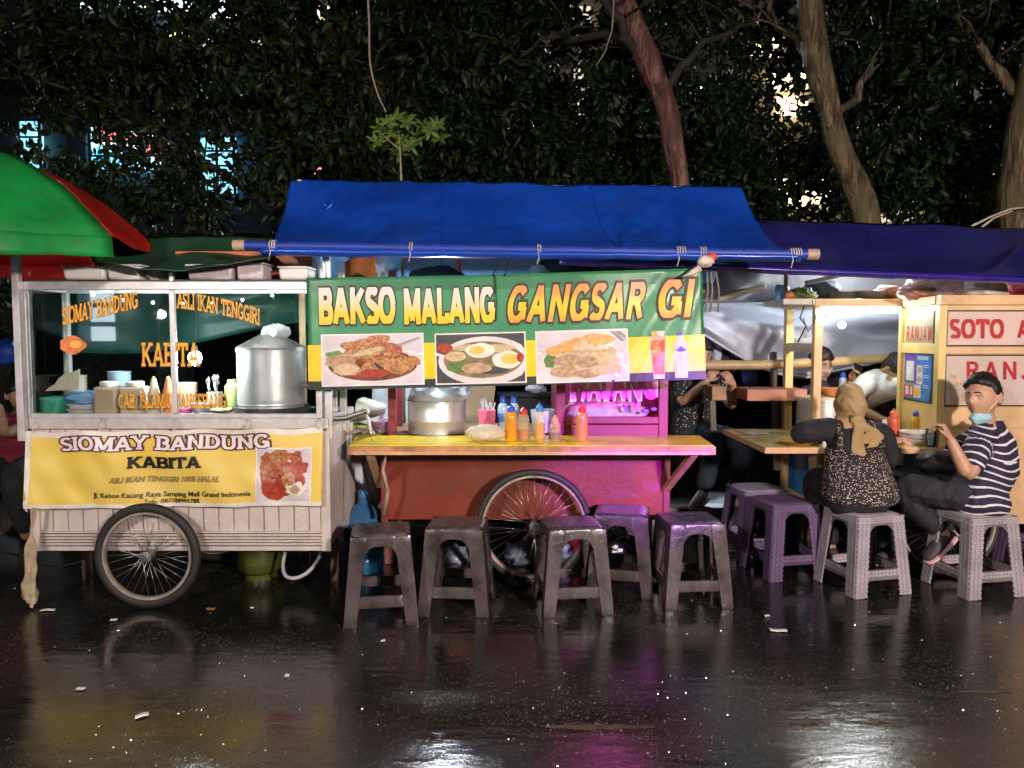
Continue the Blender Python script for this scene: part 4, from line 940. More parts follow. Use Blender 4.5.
# --------------- green and red vendor umbrella
UX, UY, UR = -3.18, 4.3, 1.15; ZR, ZT = 2.01, 2.53
um = thing('vendor_umbrella', 'big green and red vendor umbrella at the left edge over the glass cart', 'umbrella', (UX, UY, 0))
GRU = mat('green_umbrella', (.010, .27, .05), .40, 0, .3, 3, .35, 8, coat=.25, dirt=.35); REDU = mat('red_umbrella', (.50, .015, .012), .40, 0, .25, 3, .35, 8, coat=.25, dirt=.3)
def um_pt(ang, t):
    r = UR*t; z = ZR+(ZT-ZR)*(1-t**2.5); return Vector((UX+r*math.cos(ang), UY+r*math.sin(ang), z))
for k in range(8):
    a0 = R(-14+45*k); a1 = a0+R(45); b = MB()
    def fn(u, v):
        p = um_pt(a0, v).lerp(um_pt(a1, v), u); s = math.sin(math.pi*u); p.z -= .035*s*v*(1-v*.3)*1-.010*nz((p.x*7, p.y*7, v*3)); return p
    b.grid(fn, 10, 16); mt = GRU if k % 2 == 1 else REDU
    pan = b.build('canopy_panel', mt, um, smooth=True, solid=.003)
    if k == 0: continue
    b = MB()
    def vf(u, v):
        p = fn(u, 1); d = Vector((p.x-UX, p.y-UY, 0)).normalized(); return p+d*(.004+.012*math.sin(u*15)*v)+Vector((0, 0, -.105*v+.006*math.sin(u*11)*v))
    b.grid(vf, 14, 4); b.build('valance', mt, pan, smooth=True, solid=.002)
b = MB()
for k in range(8):
    a0 = R(-14+45*k); b.tube([um_pt(a0, t)+Vector((0, 0, -.012)) for t in (0, .35, .7, 1.)], .005, 6)
    b.tube([um_pt(a0, .45)+Vector((0, 0, -.012)), Vector((UX, UY, ZR+.02))], .004, 6)
b.build('ribs', STEEL, um, smooth=True)
b = MB(); b.tube([(UX, UY, 0), (UX, UY, ZT+.05)], .019, 12); b.build('pole', STEEL, um, smooth='auto')
# --------------- below and around
b = MB(); c = Vector((at(262, 565, 4.75).x, 4.72, 0)); t = thing('gas_cylinder', 'squat green gas cylinder under the right end of the glass cart', 'gas cylinder', c)
b.lathe([(0, .03), (.09, .03), (.13, .06), (.135, .12), (.135, .20), (.12, .25), (.05, .275), (0, .28)], c, 24); b.build('body', mat('gas_green', (.065, .085, .014), .35, 0, .15, 8, dirt=.2), t, smooth=True)
b = MB(); b.lathe([(.095, 0), (.1, 0), (.1, .035), (.095, .035)], c, 24); b.lathe([(.075, .25), (.08, .25), (.08, .33), (.075, .33), (.075, .25)], c, 20, a0=.6, a1=5.6); b.build('collar', MATS['gas_green'], t, smooth='auto')
b = MB(); b.lathe([(.014, .27), (.016, .31), (0, .315)], c, 10); b.build('valve', STEEL, t)
b = MB(); b.tube(cr([at(322, 548, 4.5), at(318, 560, 4.45), at(308, 572, 4.4), at(296, 578, 4.38), at(286, 576, 4.4), at(283, 566, 4.45), at(285, 552, 4.5)]), .011, 10); tag(b.build('gas_hose', mat('grey_hose', (.48, .48, .46), .4), None, smooth=True), 'grey rubber hose looping below the right end of the glass cart', 'hose')
b = MB(); q = [(-4.2, 4.9, .2), at(0, 552, 4.9), at(30, 562, 4.85), at(60, 566, 4.8), at(100, 556, 4.8), at(140, 548, 4.8)]; b.tube(cr(q), .006, 6); tag(b.build('power_cable', BLACKC, None, smooth=True), 'thin dark cable sagging below the left end of the glass cart', 'cable')
b = MB()
def rag(a, c):
    ang = a*2*math.pi; w = .009+.043*max(0, c-.25)**.7+.005*math.sin(c*13+2*math.sin(ang*2))
    p = at(33.5-3*math.sin(c*2.2), 508+92*c, 4.16); fold = 1+.5*math.sin(3*ang+c*4)+.5*noise.noise((math.cos(ang)*2, math.sin(ang)*2, c*6))
    drop = (.03*math.sin(2*ang+1)+.05*noise.noise((math.cos(ang)*3, math.sin(ang)*3, 7)))*max(0, (c-.75)/.25)
    return p+Vector((w*math.cos(ang)*fold*.8, w*.5*math.sin(ang)*fold, drop))
b.grid(rag, 30, 34); tag(b.build('rag', mat('dirty_cloth', (.42, .33, .22), .85, 0, .35, 14, .6, 40, dirt=.4), None, smooth=True), 'limp dirty beige rag hanging from the lower left corner of the banner', 'rag')
b = MB(); b.bar(at(343, 394, 4.72), at(340, 522, 4.6), .035, .03); tag(b.build('wooden_post', WOODR, None, bev=.004), 'rough wooden post tied up in the gap between the two carts', 'post')
b = MB(); b.bar(at(328, 426, 4.55), at(329, 505, 4.5), .035, .03); tag(b.build('wooden_batten', WHITEP, None, bev=.003), 'pale upright batten bracing the right end of the glass cart', 'batten')
# water jug and white sack in the gap
c = Vector((at(363, 520, 4.85).x, 4.88, 0)); t = thing('water_jug', 'blue translucent water jug standing in the gap beside the orange cart', 'water jug', c); b = MB(); r = .132
b.lathe([(0, 0), (r*.92, 0), (r, .03), (r, .09), (r*.95, .10), (r, .115), (r, .20), (r*.95, .21), (r, .225), (r, .31), (r*.8, .38), (.035, .43), (.03, .49), (0, .49)], c, 28); b.build('body', mat('jug_blue', (.03, .14, .30), .15, 0, .12, 6, coat=.4), t, smooth='auto')
b = MB(); b.lathe([(.033, .47), (.034, .50), (.03, .51), (0, .51)], c, 16); b.build('cap', mat('jug_cap', (.05, .2, .45), .4), t, smooth='auto')
b = MB(); b.sphere(at(362, 485, 5.15), (.13, .08, .24), 26, 20, lambda d: 1+.16*noise.noise(d*2.5)+.06*noise.noise(d*9)); tag(b.build('white_sack', mat('white_sack_film', (.66, .70, .76), .4, 0, .08, 4, .3, 14), None, smooth=True), 'bulging white plastic sack hanging behind the blue water jug', 'sack')
b = MB(); b.tube([at(372, 440, 4.5), at(362, 462, 4.7), at(368, 486, 4.75), at(374, 505, 4.8)], .006, 6); tag(b.build('power_cable', BLACKC, None, smooth=True), 'black cable dangling above the blue water jug', 'cable')
b = MB(); b.tube([at(386, 455, 4.45), at(383, 470, 4.5), at(388, 490, 4.55), at(384, 516, 4.6)], [.007, .010, .013, .016], 8); tag(b.build('tied_cloth', mat('dirty_cloth', (.50, .40, .28), .85), None, smooth=True), 'twisted beige cloth strip hanging under the left end of the yellow shelf', 'cloth')
MUD = mat('mud_brown', (.055, .035, .018), .45, 0, .5, 20, .6, 60)
for i, (u, v, L, W, lab) in enumerate(((600, 727, .42, .035, 'long brown streak of mud and leaves on the wet ground at lower middle'), (800, 722, .20, .03, 'short patch of mud and green leaves on the wet ground at lower right'), (985, 692, .22, .025, 'dark muddy streak on the wet ground near the right edge'))):
    c = gr(u, v); m = MB()
    m.grid(lambda a, b_: c+Vector(((a-.5)*L, (b_-.5)*W*(.4+1.2*math.sin(math.pi*a)*(.7+.6*nz((a*9, b_*2, i)))), .001+.006*math.sin(math.pi*a)*math.sin(math.pi*b_)*(.6+.8*abs(nz((a*30, b_*6, i)))))), 60, 8)
    tag(m.build('mud_streak', MUD, None, smooth=True), lab, 'mud', 'mud streaks on the wet street')
# litter on the wet street
for i, (u, v, L, W, yaw, lab) in enumerate(((48, 611, .075, .018, .1, 'white paper strip on the wet ground below the hanging rag'), (114, 621, .035, .018, .5, 'scrap of pale paper in front of the left spoked wheel'), (211, 610, .05, .02, -.3, 'curled orange leaf on the wet ground right of the left wheel'), (142, 717, .05, .02, .6, 'bent white scrap in the yellow reflection'), (81, 690, .035, .013, .2, 'pale scrap in the lower left of the wet ground'),
        (778, 631.5, .085, .022, -.12, 'white plastic strip on the wet ground in front of the purple stools'), (767, 617, .028, .014, 0, 'tiny white scrap just behind the white plastic strip'), (252, 609, .02, .012, 0, 'small pale crumb of litter near the gas cylinder'), (86, 568, .05, .025, .3, 'brown leaf lying behind the left spoked wheel'), (383, 642, .02, .014, 0, 'pale crumb in front of the leftmost stool'), (287, 677, .02, .014, .4, 'small white speck on the middle of the wet ground'))):
    c = gr(u, v); m = MB()
    m.grid(lambda a, b_: c+Vector(((a-.5)*L*math.cos(yaw)-(b_-.5)*W*math.sin(yaw), (a-.5)*L*math.sin(yaw)+(b_-.5)*W*math.cos(yaw)*1.6, .006+.003*math.sin(a*3+i)**2+.002*b_)), 8, 3)
    tag(m.build('litter', mat('leaf_litter', (.45, .20, .05), .5) if 'leaf' in lab else mat('white_scrap', (.8, .8, .76), .5), None, smooth=True, solid=.0015), lab, 'litter', 'litter on the wet street')
MCOL = dict(purple_plastic=(.15, .095, .195), greyish_plastic=(.34, .32, .44), dusk_purple_plastic=(.20, .14, .28), lilac_plastic=(.40, .36, .41), pink_grey_plastic=(.40, .36, .38))
# ------------------------------------------------------------------ blue awning
BLUT = mat('blue_tarp', (.005, .058, .42), .36, 0, .22, 1.6, .45, 6, coat=.2, dirt=.22)
BLUI = mat('tarp_lining', (.16, .36, .70), .45, 0, .15, 2.5, .3, 9)
YP, YRG = 4.14, 5.15
aw = thing('awning', 'long bright blue tarpaulin awning sloping over the middle noodle stall', 'awning', (.3, 4.6, 0))
pl_, pr_ = at(236, 243, YP), at(816, 252, YP)
fl, fr = at(262, 247, YP), at(800, 253, YP); rl, rr_ = at(291, 180, YRG), at(741, 187, YRG)
def awn(u, v):
    p = fl.lerp(fr, u).lerp(rl.lerp(rr_, u), v)
    p.z -= .07*math.sin(math.pi*v)*(1 if v < 1 else 0)+.022*math.sin(u*math.pi*3)**2*math.sin(math.pi*v)
    e = (abs(u-.5)*2)**10; p.z -= .05*math.sin(math.pi*v)*e
    p.y += .0
    for (uu, sl, w, h) in ((.72, .10, .016, .022), (.80, .13, .02, -.025), (.83, .10, .014, .02), (.30, -.06, .03, .012), (.12, .05, .02, .012), (.55, .03, .03, -.012), (.745, .22, .010, -.018), (.40, -.12, .012, .010), (.21, .16, .012, -.012), (.64, -.15, .014, .012), (.90, .12, .012, -.014)):
        p.z += h*math.exp(-((u-uu-sl*(v-.5))/w)**2)*(.25+.75*(1-v))*min(1, .1+v*3)
    k = min(1, v*4); return p+Vector((0, 0, (.002+.018*k)*nz((u*9, v*3, 0))+k*(.010*abs(nz((u*22, v*7, 5)))+.005*nz((u*44, v*12, 8)))-.030*k*math.sin(math.pi*min(1, max(0, v)))*abs(math.sin(u*math.pi*4))))
b = MB(); b.grid(awn, 180, 50)
def lip(u, v): 
    p = awn(u, 0); a = -.9+v*3.6; return Vector((p.x, p.y+.0-.032*math.cos(a-1.57)*.9, p.z-.012-.030*math.sin(a)+.0)) 
b.build('canopy', BLUT, aw, smooth=True, solid=.003, recalc=False)
b = MB(); b.grid(lambda u, v: awn(u, 0).lerp(awn(u, .02), 0)+Vector((0, -.034*math.sin(v*math.pi), -.046*v+.0012*math.sin(u*60)*v)), 100, 6); b.build('hem', BLUT, aw, smooth=True, solid=.003, recalc=False)
b = MB()
def back(u, v):
    p = rl.lerp(rr_, u)+Vector((0, .03, .0)); q = Vector((p.x*1.0, 6.3, 1.62)); r = p.lerp(q, v); r.z -= .1*math.sin(math.pi*v); return r+Vector((0, 0, .03*nz((u*7, v*4, 2))))
b.grid(back, 50, 14)
def back2(u, v):
    p = rl.lerp(rr_, u); q = Vector((p.x, 6.3, 1.62)); return q+Vector((0, .05*math.sin(u*22), -.34*v+.02*math.sin(u*9)))+Vector((0, .05*nz((u*9, v*2, 1)), 0))
b.grid(back2, 50, 6); b.build('rear_canopy', [BLUI], aw, smooth=True, solid=.003, recalc=False)
b = MB(); b.grid(lambda u, v: awn(u, .04+.94*v)-Vector((0, 0, .012)), 60, 10); b.build('lining', BLUI, aw, smooth=True, recalc=False)
b = MB(); b.tube([pl_-Vector((0, 0, .012)), pr_-Vector((0, 0, .012))], .026, 14); b.build('front_pole', mat('pole_blue', (.01, .04, .30), .5, 0, .2, 20, dirt=.2), aw, smooth='auto')
for p, s in ((pl_, -1), (pr_, 1)):
    b = MB(); b.tube([p+Vector((-s*.05, 0, -.012)), p+Vector((s*.012, 0, -.012))], .029, 14); b.build('pole_end', mat('bare_bamboo', (.40, .29, .21), .5, dirt=.4), aw, smooth='auto')
b = MB(); dn = Vector((0, .02, -.045)); b.tube([rl+dn, rr_+dn], .022, 10)
for u in (.02,): p = rl.lerp(rr_, u); b.tube([(p.x, p.y, .0), p], .022, 10)
b.build('rear_frame', BAMBOO, aw, smooth='auto')
sm = MB()
for u in (.335, .665): sm.tube([awn(u, .02+.96*k/24)+Vector((0, -.001, .003)) for k in range(25)], .0035, 6)
sm.build('seam', BLUT, aw, smooth=True)
for u, n in ((.06, 3), (.30, 2), (.52, 2), (.76, 4), (.80, 3), (.955, 5)):
    q = MB()
    for i in range(n): c = pl_.lerp(pr_, u)+Vector((i*.013, 0, -.012)); q.torus(c, .029, .0035, 'X', 20, 6)
    c = pl_.lerp(pr_, u)+Vector((0, -.03, -.02)); q.tube([c, c+Vector((.006, -.004, -.03)), c+Vector((-.004, 0, -.07))], .0028, 5)
    q.build('rope_tie', mat('tie_string', (.50, .46, .42), .8, 0, .3, 40), aw, smooth=True)
hb = MB(); c = awn(.085, .75)
hb.lathe([(0, .0), (.016, .004), (.020, .012), (.010, .022), (0, .024)], c, 10); hb.tube([c, c+Vector((.02, -.03, -.02)), c+Vector((.05, -.02, .015)), c+Vector((.035, -.015, .045))], [.01, .016, .012, .004], 8)
hb.build('tied_knot', BLUT, aw, smooth=True)
# ------------------------------------------------------------------ printed stall banner
NY = 4.19
NC = [at(309, 390, NY), at(706, 379, NY), at(702, 268, NY), at(307, 278, NY)]
def nb(u, v, d):
    p = NC[0].lerp(NC[1], u).lerp(NC[3].lerp(NC[2], u), v)
    w = .010*math.sin(u*9+1)*(.4+.6*v)+.007*nz((u*8, v*3, 5))
    for k, (uu, s) in enumerate(((.80, .9), (.86, .8), (.91, .7), (.955, .45))): w += (.006 if k % 2 else -.006)*math.exp(-((u-uu-s*(v-.5)*.25)/.014)**2)
    w += .004*math.exp(-((v-.30)/.015)**2)
    return p+Vector((0, -w-d*2.0, -.006*math.sin(u*math.pi)))
def np_(x, y):
    u = (x-308)/396.; top = 278-10*u; bot = 390-11*u; return (u, (bot-y)/(bot-top))
def nr(x0, y0, x1, y1): a = np_(x0, y0); c = np_(x1, y1); return (a[0], a[1], c[0], c[1])
nbn = thing('stall_banner', 'green and yellow printed food banner hung under the blue awning', 'banner', tuple(NC[0].lerp(NC[1], .5)))
GRB = mat('banner_green', (.035, .19, .080), .34, 0, .16, 4, .25, 6); YEB = mat('banner_yellow', (.86, .62, .02), .34, 0, .12, 4, .25, 6); DKB = mat('banner_dark', (.012, .03, .022), .45); GRL = mat('banner_green_pale', (.06, .28, .13), .32, 0, .12, 5, .25, 6)
b = MB(); b.grid(lambda a, c: nb(a, c, 0), 110, 30); sh = b.build('sheet', GRB, nbn, smooth=True, solid=.002, recalc=False)
b = MB(); b.grid(lambda a, c: nb(a, .0+.075*c, .0028), 110, 3); b.build('dark_stripe', DKB, nbn, smooth=True, recalc=False)
b = MB(); b.grid(lambda a, c: nb(a, .078+.325*c, .0028), 110, 8); b.build('yellow_band', YEB, nbn, smooth=True, recalc=False)
b = MB(); b.grid(lambda a, c: nb(.012+.965*a, .405+.465*c, .0016), 110, 10); b.build('green_field', GRL, nbn, smooth=True, recalc=False)
G1 = gradmat('print_gradient_gold', [(0, (.86, .56, .02)), (.30, (.88, .62, .04)), (.55, (.86, .68, .40)), (.85, (.86, .72, .62)), (1, (.84, .66, .60))], .4)
G2 = gradmat('print_gradient_orange', [(0, (.88, .30, .05)), (.28, (.88, .52, .02)), (.50, (.88, .58, .02)), (.72, (.88, .33, .06)), (1, (.85, .26, .10))], .4)
OUTL = mat('print_outline', (.035, .025, .012), .5); OUTY = mat('print_edge_yellow', (.66, .46, .03), .5)
def word(s, rect, grad, shear=0., bold=.045, o1=.085, sp=1.0):
    ref = slab2d(s, bold, .1, .1, 0, sp, False)
    m = MB(); lay(m, slab2d(s, bold, .1, .1, o1, sp, False), ref, rect, nb, .0036, .00005, shear); m.build('lettering_outline', OUTL, nbn, recalc=False)
    m = MB(); lay(m, ref, ref, rect, nb, .0075, .00006, shear); m.build('lettering', grad, nbn, recalc=False)
word('BAKSO', nr(320.5, 324.5, 396.5, 286), G1, 0, .27, .055, .05); word('MALANG', nr(405, 323.5, 496, 285.5), G1, 0, .27, .055, .05)
word('GANGSAR', nr(509, 321.5, 645, 281.5), G2, .018, .23, .075, .10); word('GI', nr(659, 317.5, 693, 279), G2, .018, .23, .075, .10)
WB = (mat('print_frame_white', (.80, .76, .72), .45), (.016, .03))
# plate 1: fried noodles and slices
l1 = [(full, TABLE_), (disc(.5, .42, .50, .42), PLATE), (disc(.5, .40, .45, .33), food('food_soy', (.10, .03, .012), (.26, .09, .03), 30)), (disc(.12, .62, .10, .07, rough=.2, seed=9), GREEN)]
for i, (x, y, rx, ry, mt, ro) in enumerate(((.50, .78, .26, .19, FRY, .1), (.36, .72, .18, .15, FRY, .5), (.62, .70, .18, .16, MEAT, -.3), (.5, .6, .26, .12, FRY, 0), (.45, .66, .20, .05, NOOD, .5), (.18, .48, .16, .13, BALL, .2), (.84, .44, .14, .15, FRY, -.5), (.6, .37, .2, .16, FRY, -.2), (.58, .33, .025, .12, DARKB, .5), (.76, .35, .15, .13, FRY, -.6), (.48, .22, .2, .08, CHILI, .1), (.24, .32, .15, .14, BALL, 0), (.24, .32, .12, .11, TOFU, 0))):
    l1.append((disc(x, y, rx, ry, rough=.12 if mt is not FRY else .25, seed=i+20, rot=ro), mt))
l1.append(([(.74, .80), (.97, .95), (.98, .92), (.76, .76)], FORK))
photo(nbn, nb, nr(323, 385, 422, 333), l1, WB, .0034, .0004)
l2 = [(full, DARKB), (disc(.55, .45, .53, .50), PLATE), (disc(.53, .47, .45, .38), BROTH), (disc(.10, .72, .09, .10), CHILI), (disc(.53, .47, .43, .36, rough=.1, seed=3), BROTH)]
for i, (x, y, rx, ry, mt) in enumerate(((.42, .72, .24, .08, NOOD), (.7, .70, .2, .08, NOOD), (.30, .33, .18, .12, GREEN), (.62, .25, .2, .08, DARKB), (.22, .55, .12, .10, TOFU), (.45, .30, .17, .11, BALL), (.50, .66, .17, .155, EGG), (.46, .67, .085, .085, YOLK), (.80, .46, .17, .18, EGG), (.83, .47, .10, .11, YOLK), (.95, .5, .04, .1, CHILI))):
    l2.append((disc(x, y, rx, ry, rough=.06, seed=i+40), mt))
photo(nbn, nb, nr(436, 382.5, 524, 331.5), l2, WB, .0034, .0004)
l3 = [(full, TABLE_), (disc(.5, .42, .46, .42), PLATE), (disc(.5, .42, .40, .35), food('food_cream', (.55, .42, .34), (.72, .58, .48), 30))]
for i, (x, y, rx, ry, mt, ro) in enumerate(((.66, .82, .2, .13, ORNG, .1), (.42, .74, .22, .12, ORNG, .4), (.14, .42, .07, .14, GREEN, 0), (.2, .62, .11, .10, ORNG, .3), (.52, .66, .12, .13, TOFU, 0), (.74, .58, .15, .11, TOFU, .2), (.34, .42, .16, .12, BALL, 0), (.56, .38, .13, .12, BALL, .1), (.78, .40, .13, .1, TOFU, 0), (.3, .20, .16, .12, BALL, .1), (.56, .15, .13, .09, BALL, 0), (.76, .22, .17, .11, TOFU, .2))):
    l3.append((disc(x, y, rx, ry, rough=.10, seed=i+60, rot=ro), mt))
l3.append(([(.82, .99), (.96, .78), (.98, .80), (.86, .99)], FORK)); l3.append(([(.88, .99), (.99, .84), (.99, .88), (.92, .99)], FORK))
photo(nbn, nb, nr(536.5, 381, 626, 329), l3, WB, .0034, .0004)
TEA = food('drink_tea', (.62, .06, .02), (.80, .22, .06), 30)
ld = [([(.10, .88), (.90, .92), (.78, .0), (.22, .0)], mat('print_glass', (.72, .40, .36), .4)), ([(.14, .80), (.86, .82), (.76, .10), (.24, .10)], TEA), (disc(.38, .93, .2, .09, rough=.2, seed=2), ORNG), (disc(.66, .95, .2, .07, rough=.2, seed=3), mat('print_ice', (.80, .70, .62), .4)), (disc(.42, .6, .2, .1, rough=.3, seed=5), ORNG), ([(.22, .08), (.78, .08), (.76, .0), (.24, .0)], mat('print_glass_base', (.80, .66, .62), .4))]
photo(nbn, nb, nr(647, 378.5, 667, 330), ld, None, .0034, .0004, 'drink_print')
PB = mat('print_bottle', (.66, .62, .74), .4); ld = [([(.10, 0), (.90, 0), (.94, .40), (.88, .62), (.90, .74), (.64, .88), (.64, .95), (.36, .95), (.36, .88), (.10, .74), (.12, .62), (.06, .40)], PB), ([(.34, .92), (.66, .92), (.66, 1), (.34, 1)], mat('print_blue', (.12, .12, .62), .4)), ([(.10, .50), (.90, .50), (.90, .70), (.10, .70)], mat('print_label', (.72, .70, .82), .4)), (disc(.5, .60, .34, .035), MATS['print_blue']), (disc(.5, .66, .12, .02), MATS['print_blue']), ([(.2, .1), (.4, .1), (.36, .45), (.24, .45)], mat('print_shine', (.80, .76, .82), .4))]
photo(nbn, nb, nr(671.5, 377.5, 687.5, 331), ld, None, .0034, .0004, 'drink_print')
b = MB()
b.tube([at(303, 385, NY+.02), at(345, 388, NY+.03)], .017, 10); b.tube([at(303, 385, NY+.02), at(710, 376, NY+.02)], .008, 8); b.build('batten', WOODD, nbn, smooth='auto')
b = MB()
for (u, v, w_, x) in ((.03, 1, 0, 311), (.995, 1, 0, 706), (.47, 1, 0, 500), (.50, 1, 0, 509)):
    p = nb(u, v, .002); q = at(x, 250, YP); b.tube([p-Vector((0, 0, .01)), p.lerp(q, .5)+Vector((.008, 0, 0)), q+Vector((0, -.03, -.01))], .0035, 6)
b.tube([nb(.475, .99, .006), nb(.478, .75, .012), nb(.474, .60, .010)], .003, 6)
b.build('tie', BLACKC, nbn, smooth=True)
# rag knot where banner and awning poles are tied at the right
k = MB(); c = at(700, 268, 4.1)
k.sphere(c+Vector((.03, 0, .035)), (.045, .03, .03), 16, 12, lambda d: 1+.4*noise.noise(d*4)); k.tube([c, c+Vector((-.05, 0, -.03)), c+Vector((-.09, 0, -.045))], [.02, .014, .004], 8); k.cur = 0
tag(k.build('rag_knot', mat('pale_rag', (.58, .48, .42), .7, 0, .25, 20), None, smooth=True), 'knotted pale rag tied where the banner meets the right end of the blue awning', 'rag')
k = MB(); k.sphere(at(712, 257, 4.1), (.028, .02, .022), 14, 10, lambda d: 1+.3*noise.noise(d*4)); tag(k.build('red_rag', mat('red_cloth', (.55, .07, .04), .7), None, smooth=True), 'small red cloth knotted beside the pale rag on the awning pole', 'rag')
k = MB()
for x0, x1 in ((707, 705), (711, 710), (716, 718)): k.tube([at(x0, 272, 4.2), at((x0+x1)/2+2, 290, 4.22), at(x1, 312, 4.2)], .005, 6)
tag(k.build('hanging_string', mat('old_string', (.22, .19, .14), .8), None, smooth=True), 'loose old strings hanging beside the right edge of the printed banner', 'string')
# ------------------------------------------------------------------ wooden cart of the middle stall
CF = 4.75
ORW = mat('orange_red_paint', (.19, .030, .010), .42, 0, .28, 2.2, .2, 25, dirt=.55, coat=.5, detail=9); MAG = mat('maroon_paint', (.20, .024, .045), .42, 0, .2, 4, .1, 30, dirt=.1)
cx0, cx1 = at(383, 480, CF).x, at(668, 480, CF).x; zb = at(512, 520, CF).z; ZS = .88
mc = thing('food_cart', 'red orange wooden food cart with yellow serving shelf and pink lit display case', 'food cart', ((cx0+cx1)/2, 5.1, 0))
b = MB(); b.bb(cx0, cx1, CF, 5.5, zb, ZS-.045); b.build('body', ORW, mc, bev=.006)
b = MB(); b.bb(cx0-.02, cx1+.02, CF-.012, 5.52, ZS-.043, ZS-.012); b.build('deck', WOODR, mc, bev=.004)
b = MB(); b.bb(cx0-.012, cx0+.03, CF-.012, CF+.04, zb-.02, ZS-.045); b.build('corner_post', MAG, mc, bev=.004); b = MB(); b.bb(cx1-.03, cx1+.012, CF-.012, CF+.04, zb-.02, ZS-.045); b.build('corner_post', MAG, mc, bev=.004)
# posts holding up the case
b = MB(); p = at(392.5, 437, CF+.06); b.bar((p.x, p.y, ZS-.012), (p.x+.012, p.y, 1.9), .055, .05); b.build('upright', MAG, mc, bev=.004)
b = MB(); p = at(400, 437, 5.35); b.bar((p.x, p.y, ZS-.012), (p.x, p.y, 1.9), .04, .04); b.build('upright', MAG, mc, bev=.004)
# display case
kx0, kx1 = at(556, 420, CF).x, at(668, 420, CF).x; wz0, wz1 = at(512, 417, CF).z, at(512, 345, CF).z; wx0, wx1 = at(565.5, 400, CF).x, at(659, 400, CF).x
b = MB(); KD = 5.35
b.bb(kx0, wx0, CF-.004, CF+.04, ZS-.011, wz1+.05); b.bb(wx1, kx1, CF-.004, CF+.04, ZS-.011, wz1+.05)
b.bb(wx0, wx1, CF-.002, CF+.038, wz1, wz1+.05); b.bb(wx0, wx1, CF-.002, CF+.038, wz0-.042, wz0); b.bb(wx0, wx1, CF+.004, CF+.03, ZS-.011, wz0-.048)
b.bb(kx0, kx0+.02, CF+.042, KD, ZS-.011, wz1+.05); b.bb(kx1-.02, kx1, CF+.042, KD, ZS-.011, wz1+.05); b.bb(kx0+.02, kx1-.02, CF+.042, KD, wz1+.03, wz1+.05); b.bb(kx0+.021, kx1-.021, CF+.03, KD, wz0-.03, wz0-.01)
b.bb(kx0+.02, kx1-.02, KD-.02, KD, wz0, wz1+.03)
cs = b.build('display_case', MAG, mc, bev=.004)
b = MB(); b.bb(wx0-.004, wx1+.004, CF+.010, CF+.014, wz0, wz1); gl = b.build('window', GLASS, cs); b = MB(); b.bb(kx0+.021, kx1-.021, CF+.33, CF+.335, wz0, wz1+.029); b.build('glow_liner', mat('liner_pale', (.72, .62, .68), .5), cs)  # pale liner added to bounce the pink light so the case glows
fw = flatbox(0, 0, 0, 0, CF+.01)
NEON = filmmat('pink_vinyl', (.85, .06, .50), .6, .4)
ref = text2d('MALANG', .06, 1.05); m = MB(); lay(m, ref, ref, (571, 400, 657, 366), fw, .004); m.build('lettering', NEON, gl, recalc=False)
m = MB(); lay(m, text2d('MALANG', .10, 1.05), ref, (571, 400, 657, 366), fw, .0025); m.build('lettering_outline', mat('pale_vinyl', (.85, .80, .82), .4), gl, recalc=False)
ref = text2d('K', .06); m = MB(); lay(m, ref, ref, (624.5, 411.5, 630, 404.5), fw, .004)
m.build('lettering', mat('violet_vinyl', (.16, .04, .50), .4), gl, recalc=False)
for (u, v, r) in ((646, 411, .018), (654, 409, .018)): m = MB(); c = at(u, v, CF+.006); m.add([c+Vector((r*math.cos(a), 0, r*.6*math.sin(a))) for a in [2*math.pi*i/18 for i in range(18)]], [list(range(18))]); m.build('sticker', MATS['violet_vinyl'], gl, recalc=False)
m = MB()
for (u, v, r) in ((636, 408, .018), (633, 405, .012), (639, 404, .012)): c = at(u, v, CF+.0056); m.add([c+Vector((r*math.cos(a), 0, r*1.3*math.sin(a))) for a in [2*math.pi*i/18 for i in range(18)]], [list(range(18))])
m.build('sticker', mat('pink_sticker', (.80, .12, .20), .4), gl, recalc=False)
b = MB(); b.tube([(wx0+.03, CF+.30, wz1+.005), (wx1-.03, CF+.30, wz1+.005)], .016, 10); b.build('neon_tube', emitmat('neon_pink', (1., .10, .62), 42.), cs, smooth=True)
# serving shelf
sf0, sf1 = at(348, 446, 4.30), at(716, 448, 4.30); sb0, sb1 = cx0-.16, at(702, 438, 4.7).x
b = MB(); b.add([(sf0.x, 4.30, ZS-.052), (sf1.x, 4.30, ZS-.052), (sb1, CF-.016, ZS-.052), (sb0, CF-.016, ZS-.052), (sf0.x, 4.30, ZS-.004), (sf1.x, 4.30, ZS-.004), (sb1, CF-.016, ZS-.004), (sb0, CF-.016, ZS-.004)], [(3, 2, 1, 0), (4, 5, 6, 7), (0, 1, 5, 4), (1, 2, 6, 5), (2, 3, 7, 6), (3, 0, 4, 7)])
shf = b.build('serving_shelf', mat('shelf_wood', (.48, .24, .10), .5, 0, .4, 7, .3, 40, dirt=.4), mc, bev=.003)
b = MB(); b.add([(sf0.x+.006, 4.304, ZS-.003), (sf1.x-.012, 4.304, ZS-.003), (sb1-.01, CF-.018, ZS-.003), (sb0+.01, CF-.018, ZS-.003), (sf0.x+.006, 4.304, ZS+.003), (sf1.x-.012, 4.304, ZS+.003), (sb1-.01, CF-.018, ZS+.003), (sb0+.01, CF-.018, ZS+.003)], [(3, 2, 1, 0), (4, 5, 6, 7), (0, 1, 5, 4), (1, 2, 6, 5), (2, 3, 7, 6), (3, 0, 4, 7)])
b.build('yellow_oilcloth', mat('oilcloth_yellow', (.80, .58, .02), .30, 0, .2, 6, .15, 30, dirt=.45, detail=8), shf)
